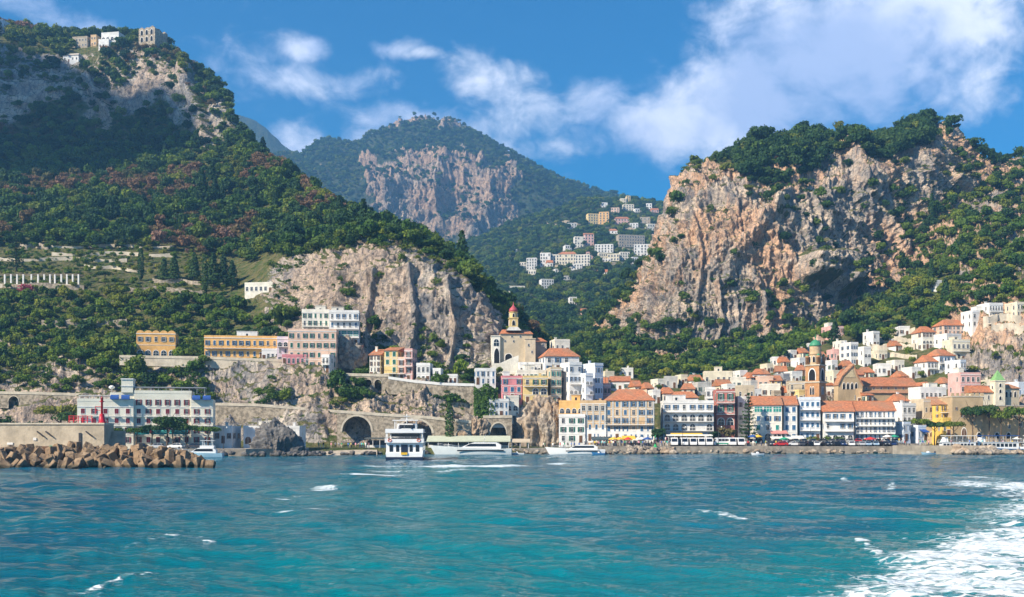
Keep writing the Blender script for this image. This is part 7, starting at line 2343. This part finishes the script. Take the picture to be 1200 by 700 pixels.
people(64, 694, 784, 327.5, 331, 2.2, 'in the crowd below the striped palazzo', 'people on the quay below the palazzo')
people(44, 696, 782, 333.8, 336.5, 3.2, 'on the raised pavement before the striped palazzo', 'people on the pavement before the palazzo')
people(16, 600, 690, 320.8, 328, 1.7, 'on the landing between jetty and palazzo', 'people on the landing')
people(22, 365, 440, 316, 321, 1.75, 'on the promenade over the little beach', 'people over the little beach')
people(20, 870, 945, 328, 333, 2.2, 'near the Norfolk pine quay', 'people below the glazed building')
people(26, 1012, 1062, 331, 339, 2.2, 'before the pale blue cafe', 'people before the pale blue cafe')
people(14, 1098, 1200, 346, 349, 2.2, 'behind the tour boats on the right', 'people behind the tour boats')
people(10, 1056, 1160, 317.2, 319.3, 2.5, 'on the right pier', 'people on the right pier')
# ================================================================ woods
def woods(name, pts, scl, var, crowns, label=None):
    """a far wood that reads as one mass: crowns on points"""
    n = len(pts)
    me = bpy.data.meshes.new(name)
    me.vertices.add(n)
    me.vertices.foreach_set('co', np.asarray(pts, np.float32).reshape(-1))
    rng = np.random.default_rng(len(pts))
    at = me.attributes.new('scl', 'FLOAT_VECTOR', 'POINT'); sc_ = np.asarray(scl, np.float32)
    at.data.foreach_set('vector', np.stack([sc_ * rng.uniform(.85, 1.2, n), sc_ * rng.uniform(.85, 1.2, n), sc_ * rng.uniform(.75, 1.35, n)], 1).astype(np.float32).reshape(-1))
    at = me.attributes.new('rz', 'FLOAT', 'POINT'); at.data.foreach_set('value', rng.uniform(0, 6.283, n).astype(np.float32))
    at = me.attributes.new('var', 'INT', 'POINT'); at.data.foreach_set('value', np.asarray(var, np.int32))
    me.update()
    o = link(name, me)
    o['kind'] = 'stuff'
    g = bpy.data.node_groups.new(name, 'GeometryNodeTree')
    g.interface.new_socket('Geometry', in_out='INPUT', socket_type='NodeSocketGeometry')
    g.interface.new_socket('Geometry', in_out='OUTPUT', socket_type='NodeSocketGeometry')
    N = g.nodes; L = g.links
    gi = N.new('NodeGroupInput'); go = N.new('NodeGroupOutput')
    iop = N.new('GeometryNodeInstanceOnPoints')
    jn = N.new('GeometryNodeJoinGeometry')
    for c in reversed(crowns):
        oi = N.new('GeometryNodeObjectInfo'); oi.transform_space = 'ORIGINAL'
        oi.inputs['Object'].default_value = c
        oi.inputs['As Instance'].default_value = False
        g2 = N.new('GeometryNodeGeometryToInstance')
        L.new(oi.outputs['Geometry'], g2.inputs[0])
        L.new(g2.outputs[0], jn.inputs[0])
    def attr(nm, t):
        a = N.new('GeometryNodeInputNamedAttribute'); a.data_type = t
        a.inputs['Name'].default_value = nm
        return [s for s in a.outputs if s.enabled][0]
    L.new(gi.outputs[0], iop.inputs['Points'])
    L.new(jn.outputs[0], iop.inputs['Instance'])
    iop.inputs['Pick Instance'].default_value = True
    L.new(attr('var', 'INT'), iop.inputs['Instance Index'])
    cx = N.new('ShaderNodeCombineXYZ')
    L.new(attr('rz', 'FLOAT'), cx.inputs[2])
    L.new(cx.outputs[0], iop.inputs['Rotation'])
    L.new(attr('scl', 'FLOAT_VECTOR'), iop.inputs['Scale'])
    L.new(iop.outputs[0], go.inputs[0])
    md = o.modifiers.new('woods', 'NODES'); md.node_group = g
    return o


def crowns_of(*kds):
    r = []
    for k in kds:
        for (c, t) in KINDS[k]:
            if c.name not in SRC:
                continue
            r.append(SRC[c.name])
    return r


def clear_of_houses(pts, pad=1.5):
    if not FOOT: return np.ones(len(pts), bool)
    fp = np.array(FOOT)
    ok = np.ones(len(pts), bool)
    for x, y, r, zt in fp:
        ok &= ~(((pts[:, 0] - x) ** 2 + (pts[:, 1] - y) ** 2 < (r + pad) ** 2))
    return ok


def proj(p):
    return 600 + F * p[:, 0] / p[:, 1], HZ - F * (p[:, 2] - CAMH) / p[:, 1]


def thin(pts, dist, score=None):
    """keep points at least dist apart"""
    cell = {}
    keep = []
    for i, p in enumerate(pts):
        k = (int(p[0] // dist), int(p[1] // dist), int(p[2] // dist))
        bad = False
        for a in (-1, 0, 1):
            for b in (-1, 0, 1):
                for c in (-1, 0, 1):
                    for j in cell.get((k[0] + a, k[1] + b, k[2] + c), ()):
                        if np.sum((pts[j] - p) ** 2) < dist * dist: bad = True; break
        if not bad:
            cell.setdefault(k, []).append(i); keep.append(i)
    return np.array(keep, int)
# ================================================================ planting
rt = random.Random(31)


def gtree(kd, px, py, sc, label, group=None, D=None, rz=None, var=None, z=None, wide=1.0, cat='tree'):
    D = D or ray_ground(px, py) or 420
    x, y, zz = P(px, py, D)
    if z == 2.2: z = gz(px, D)
    return tree(kd, (x, y, zz if z is None else z), sc, rt.uniform(0, 6.28) if rz is None else rz, rt.randrange(9) if var is None else var, label, group, wide=wide, cat=cat)


# seafront and shore trees
gtree('norfolk_pine', 877, 519, 1.03, 'tall tiered Norfolk pine on the right quay', D=338, z=2.2)
for px, D, sc, v, lb in ((1060, 345, .78, 0, 'umbrella pine before the pale blue cafe, leftmost of the seafront pines'), (1078, 346, .86, 0, 'umbrella pine with flat crown in the middle of the pine row left of the convent'), (1095, 345, .82, 1, 'umbrella pine at the right of the row left of the yellow house'), (1117, 343, .84, 0, 'umbrella pine leaning before the yellow house'),
                         (1140, 346, 1.36, 1, 'tall dark umbrella pine before the battlements'), (1159, 347, 1.4, 2, 'umbrella pine with a bent trunk right of the tall dark one'), (1173, 345, 1.2, 0, 'umbrella pine below the green spire'), (1194, 345, 1.34, 0, 'wide bright umbrella pine at the right edge')):
    gtree('umbrella_pine', px, 520, sc, lb, 'umbrella pines on the seafront', D=D, var=v, z=2.2, wide=(.8 if px < 1125 else .52) if px < 1190 else .8)
for px, sc, v, lb in ((160, .62, 0, 'small umbrella pine before the left wing of the big hotel'), (178, .70, 1, 'umbrella pine before the hotel awnings'), (196, .95, 2, 'largest umbrella pine before the big hotel'), (203, .80, 1, 'umbrella pine touching the largest one before the hotel'), (219, .70, 2, 'dark umbrella pine before the right bays of the hotel'), (244, .66, 0, 'little umbrella pine at the right corner of the hotel')):
    gtree('umbrella_pine', px, 522, sc, lb, 'pines before the big hotel', D=297, var=v, z=1.9)
gtree('umbrella_pine', 72, 520, 1.35, 'wide umbrella pine left of the big hotel', D=318, var=0, z=2)
gtree('umbrella_pine', 86, 520, 1.1, 'darker umbrella pine close behind the wide one at the hotel', D=312, var=1, z=2)
gtree('broadleaf_tree', 132, 520, .95, 'reddish round tree behind the sea wall end', D=288, z=1.9)
for px, D, sc, lb in ((20, 330, 1.1, 'round dark tree at the far left shore'), (40, 326, 1.2, 'round tree left of the wide umbrella pine'), (5, 322, 1.3, 'low round tree at the left edge of the shore'), (55, 322, .9, 'small round tree before the coast road wall')):
    gtree('dark_oak_tree', px, 522, sc, lb, D=D, z=2)
for px, D, sc, lb in ((845, 341, .9, 'brownish bushy tree before the dark red palazzo'), (856, 340, .8, 'bushy tree left of the Norfolk pine'), (838, 340, .6, 'small bush tree right of the yellow awning'), (770, 336, .7, 'dark round tree left of the arcaded white house')):
    gtree('bare_brown_tree' if px in (845, 856) else 'dark_oak_tree', px, 520, sc, lb, D=D, z=2.2)
for px, lb in ((948, 'clipped round tree before the flat roofed hotel, left one'), (955, 'clipped round tree before the flat roofed hotel, right one'), (968, 'clipped round tree by the sunny end of the orange roofed hotel'), (984, 'clipped round tree before the arches of the orange roofed hotel')):
    gtree('shrub', px, 520, 1.1, lb, D=339, z=2.2)
gtree('cypress_tree', 527, 522, 1.12, 'dark column cypress in front of the viaduct right end', D=327, z=1.7, wide=1.0)
gtree('cypress_tree', 240, 349, 1.35, 'tall thin cypress beside the fenced terrace wall', wide=.8)
gtree('cypress_tree', 165, 329, 1.1, 'single cypress in the middle of the garden terraces')
gtree('pine_tree', 192, 330, .8, 'left dark conifer of the pair on the garden terraces', wide=1.1)
gtree('pine_tree', 204, 331, .9, 'right dark conifer of the pair on the garden terraces', wide=1.1)
gtree('norfolk_pine', 19, 318, 1.1, 'tiered conifer above the left end of the pergola')
for i, (px, py, s) in enumerate(((228, 330, 1.0), (250, 338, 1.2), (262, 336, 1.1), (272, 340, 1.0))):
    gtree('pine_tree', px, py, s, ('slim conifer left of the tall thin cypress', 'broad conifer just right of the tall thin cypress', 'broad conifer second right of the tall thin cypress', 'conifer at the right end of the conifer group')[i])
gtree('umbrella_pine', 123, 335, .62, 'small umbrella pine on the garden terrace right of the pergola', var=1)
gtree('pink_bougainvillea', 30, 345, 1.25, 'pink flowering bush below the pergola', cat='bush')
gtree('pink_bougainvillea', 24, 346, .8, 'smaller pink bush left of the big pink one', cat='bush')

# ivy on the retaining wall by the white house
iv = MB()
rg_ = np.random.default_rng(6)
k_ = 344 / F
for i in range(2300):
    u, v_ = rg_.random(), rg_.random()
    px, py = 555.5 + 28 * u, 453 + 42 * v_ + 3 * math.sin(u * 9)
    q = abs(rg_.normal(0, .5)) + .9 * math.sin(math.pi * u) * (1 - .3 * v_)
    leaves(iv, [((px - 570) * k_, -q, (495 - py) * k_)], [(0, -1, .5)], .36, rg_)
x_, y_, z_ = P(570, 495, 344)
tag(iv.build('ivy', LEAF_A, None, (x_, y_, z_)), 'thick green ivy covering the wall left of the house on the stone arch', 'ivy')

# --- woods: weights per mountain side
def pick(l, n, w, seed):
    rng = np.random.default_rng(seed)
    p, nn, rk = l.scatter(n, np.clip(w, 0, None) + 1e-9, rng)
    return p, rng


IND = []      # individually built trees
STUFF = {'b': [], 'd': [], 'f': [], 'a': [], 's': []}


def order_kind(x, rng, mixw):
    ks = list(mixw); ws = np.array([mixw[k] for k in ks]); ws = ws / ws.sum()
    return [ks[i] for i in rng.choice(len(ks), len(x), p=ws)]


KN = {'b': 'broadleaf_tree', 'd': 'dark_oak_tree', 'f': 'fresh_green_tree', 'a': 'bare_brown_tree', 's': 'shrub', 'p': 'pine_tree'}


def plant(lf, n, w, sc, mixw, seed, name, space, near=0, label=None, group=None, autumn=None):
    p, rng = pick(lf, n, w, seed)
    ok = clear_of_houses(p, 1.0)
    px, py = proj(p)
    ok &= (p[:, 1] > 200) & (px > -60) & (px < 1290)
    p = p[ok]
    p = p[thin(p, space)]
    s = sc[0] + (sc[1] - sc[0]) * rng.random(len(p)) ** 1.4
    kk = np.array(order_kind(p, rng, mixw))
    if autumn is not None:
        m = autumn(p) > rng.random(len(p))
        kk[m] = 'a'
    s = np.where(kk == 's', s * 1.5, s)
    p[:, 2] -= .35 * s
    used = np.zeros(len(p), bool)
    if near:
        o = np.argsort(p[:, 1] - 12 * s)
        cnt = 0
        px, py = proj(p)
        for i in o:
            if cnt >= near: break
            if px[i] < 0 or px[i] > 1200: continue
            q = p[i] + np.array([0, 0, 5 * s[i]])
            if visible(q, 3):
                kd = KN[kk[i]]
                words_ = {'p': 'pointed dark pine', 'b': 'round green tree', 'd': 'dark green oak', 'f': 'fresh yellow green tree', 'a': 'brownish autumn tree', 's': 'low green shrub'}[kk[i]]
                tree(kd, tuple(p[i]), float(s[i]), rng.uniform(0, 6.28), int(rng.integers(9)), f'{words_} {label}', f'{words_}s {group}', cat='shrub' if kk[i] == 's' else 'tree')
                used[i] = True; cnt += 1
    keep = ~used
    return name, p[keep], s[keep], kk[keep], rng


JOBS = []
L_, R_, V_, B_ = LEFT, RIGHT, VALLEY, BACK
def pxpy(l):
    X = l.X; return 600 + F * X[..., 0] / X[..., 1], HZ - F * (X[..., 2] - CAMH) / X[..., 1]


veg = lambda l, a=.45: np.clip(1 - l.rock / a, 0, 1)
lx, ly = pxpy(L_)
vi = np.broadcast_to(L_.v[:, None], lx.shape)
zone = fbm(L_.X[..., 0], L_.X[..., 1], L_.X[..., 2], 30, 3, 200)
dens = sstep(-.45, .15, zone)
# lower left slope between road and terraces
wl = veg(L_) * ((vi > 3.05) & (vi < 6.0)) * (0.25 + dens) * np.where(lx > 345, .45, 1) + 0.35 * sstep(-.05, .3, zone) * ((vi > 3.05) & (vi < 6.0)) * (lx < 345)
JOBS.append(plant(L_, 5000, wl, (.42, .95), dict(b=4, d=1.2, f=4.5, s=1.5), 301, 'woods_lower_left', 2.3, 110, 'on the bushy slope above the left shore', 'on the slope above the left shore'))
# garden terraces: sparse small trees
wt = veg(L_) * ((vi >= 6.0) & (vi < 7.0)) * (lx < 262) * sstep(-.8, .2, zone)
JOBS.append(plant(L_, 4200, wt, (.28, .6), dict(b=3, f=5, s=3), 302, 'orchard_terraces', 3.2, 40, 'on the garden terraces of the left slope', 'on the garden terraces'))
# the big wood
wf = veg(L_) * ((vi >= 6.95) & (vi < 11.4)) * np.where(lx < 300, 1, np.where(vi > 7.12, 1, 0)) * (0.75 + .25 * dens)
aut = lambda p: np.clip(0.75 * sstep(.02, .4, fbm(p[:, 0], p[:, 1], p[:, 2], 70, 3, 210)), 0, .8)
JOBS.append(plant(L_, 26000, wf, (.7, 1.45), dict(b=6, d=4, f=2.4, p=.3, s=2.5), 303, 'woods_left_mountain', 3.2, 0, autumn=aut))
# shrubs clinging to the cliffs
wc = np.clip(1 - L_.rock / .55, 0, 1) * (L_.rock0 > .5) * (vi > 3.05)
JOBS.append(plant(L_, 1300, wc * (.3 + sstep(0, .4, zone)), (.6, 1.3), dict(s=6, b=1), 304, 'cliff_shrubs_left', 2.2))
wq = ((vi > 3.05) & (vi < 5.3)) * (lx > 235) * (lx < 585) * (.15 + sstep(-.15, .3, zone))
JOBS.append(plant(L_, 1500, wq, (.45, 1.05), dict(s=6, b=1.5, f=1), 311, 'ledge_shrubs_left', 1.9))
# right massif
rx, ry = pxpy(R_)
rv = np.broadcast_to(R_.v[:, None], rx.shape)
zr = fbm(R_.X[..., 0], R_.X[..., 1], R_.X[..., 2], 34, 3, 220)
wr = veg(R_) * ((rv > 4.75) & (rv < 6.6)) * (.8 + .3 * zr)
JOBS.append(plant(R_, 9000, wr, (.6, 1.2), dict(b=5, d=2, f=4, p=.15, s=2.5), 305, 'woods_right_slope', 2.8, 90, 'in the wood between the old town and the right cliffs', 'in the wood under the right cliffs', ))
wr2 = veg(R_, .5) * ((rv > 3.0) & (rv <= 4.75)) * .5
JOBS.append(plant(R_, 700, wr2, (.4, .7), dict(b=3, f=2, s=3), 306, 'town_gardens', 4.5, 30, 'among the houses of the old town', 'among the old town houses'))
wr3 = np.clip(1 - R_.rock / .45, 0, 1) * ((rv > 6.2) & (rv < 9.4)) * (.35 + sstep(-.1, .4, zr)) * np.where(rx < 870, .9, 1)
JOBS.append(plant(R_, 3300, wr3, (.7, 1.35), dict(s=5, b=3, d=2), 307, 'cliff_shrubs_right', 2.8))
top = (rx > 862) * (rx < 1090) * ((rv > 8.15) & (rv < 9.5)) * (rx < 1112) * np.clip(1.25 - R_.rock, 0, 1) * sstep(-.02, .25, fbm(R_.X[..., 0], R_.X[..., 1], R_.X[..., 2], 60, 3, 230) + .6 * sstep(52, 0, np.minimum(abs(rx - 930), abs(rx - 1065))) - .05)
JOBS.append(plant(R_, 2400, top, (1.0, 1.6), dict(d=6, b=1), 308, 'woods_right_summit', 3.8))
vx, vy = pxpy(V_)
JOBS.append(plant(V_, 22000, veg(V_) * (.5 + .5 * sstep(-.5, .2, fbm(V_.X[..., 0], V_.X[..., 1], V_.X[..., 2], 80, 3, 240))), (.9, 1.6), dict(b=5, d=4, f=2.5, s=3), 309, 'woods_valley', 4.2))
bx_, by_ = pxpy(B_)
JOBS.append(plant(B_, 34000, veg(B_, .35), (1.0, 1.9), dict(b=4, d=5), 310, 'woods_back_mountain', 4.6))

for (nm, p, s, kk, rng) in JOBS:
    groups = {}
    crowns = []; var = np.zeros(len(p), int)
    for key in sorted(set(kk.tolist())):
        cs = crowns_of(KN[key])
        if not cs:
            continue
        base = len(crowns); crowns += cs
        m = kk == key
        var[m] = base + rng.integers(0, len(cs), m.sum())
    if crowns and len(p): woods(nm, p, s, var, crowns)
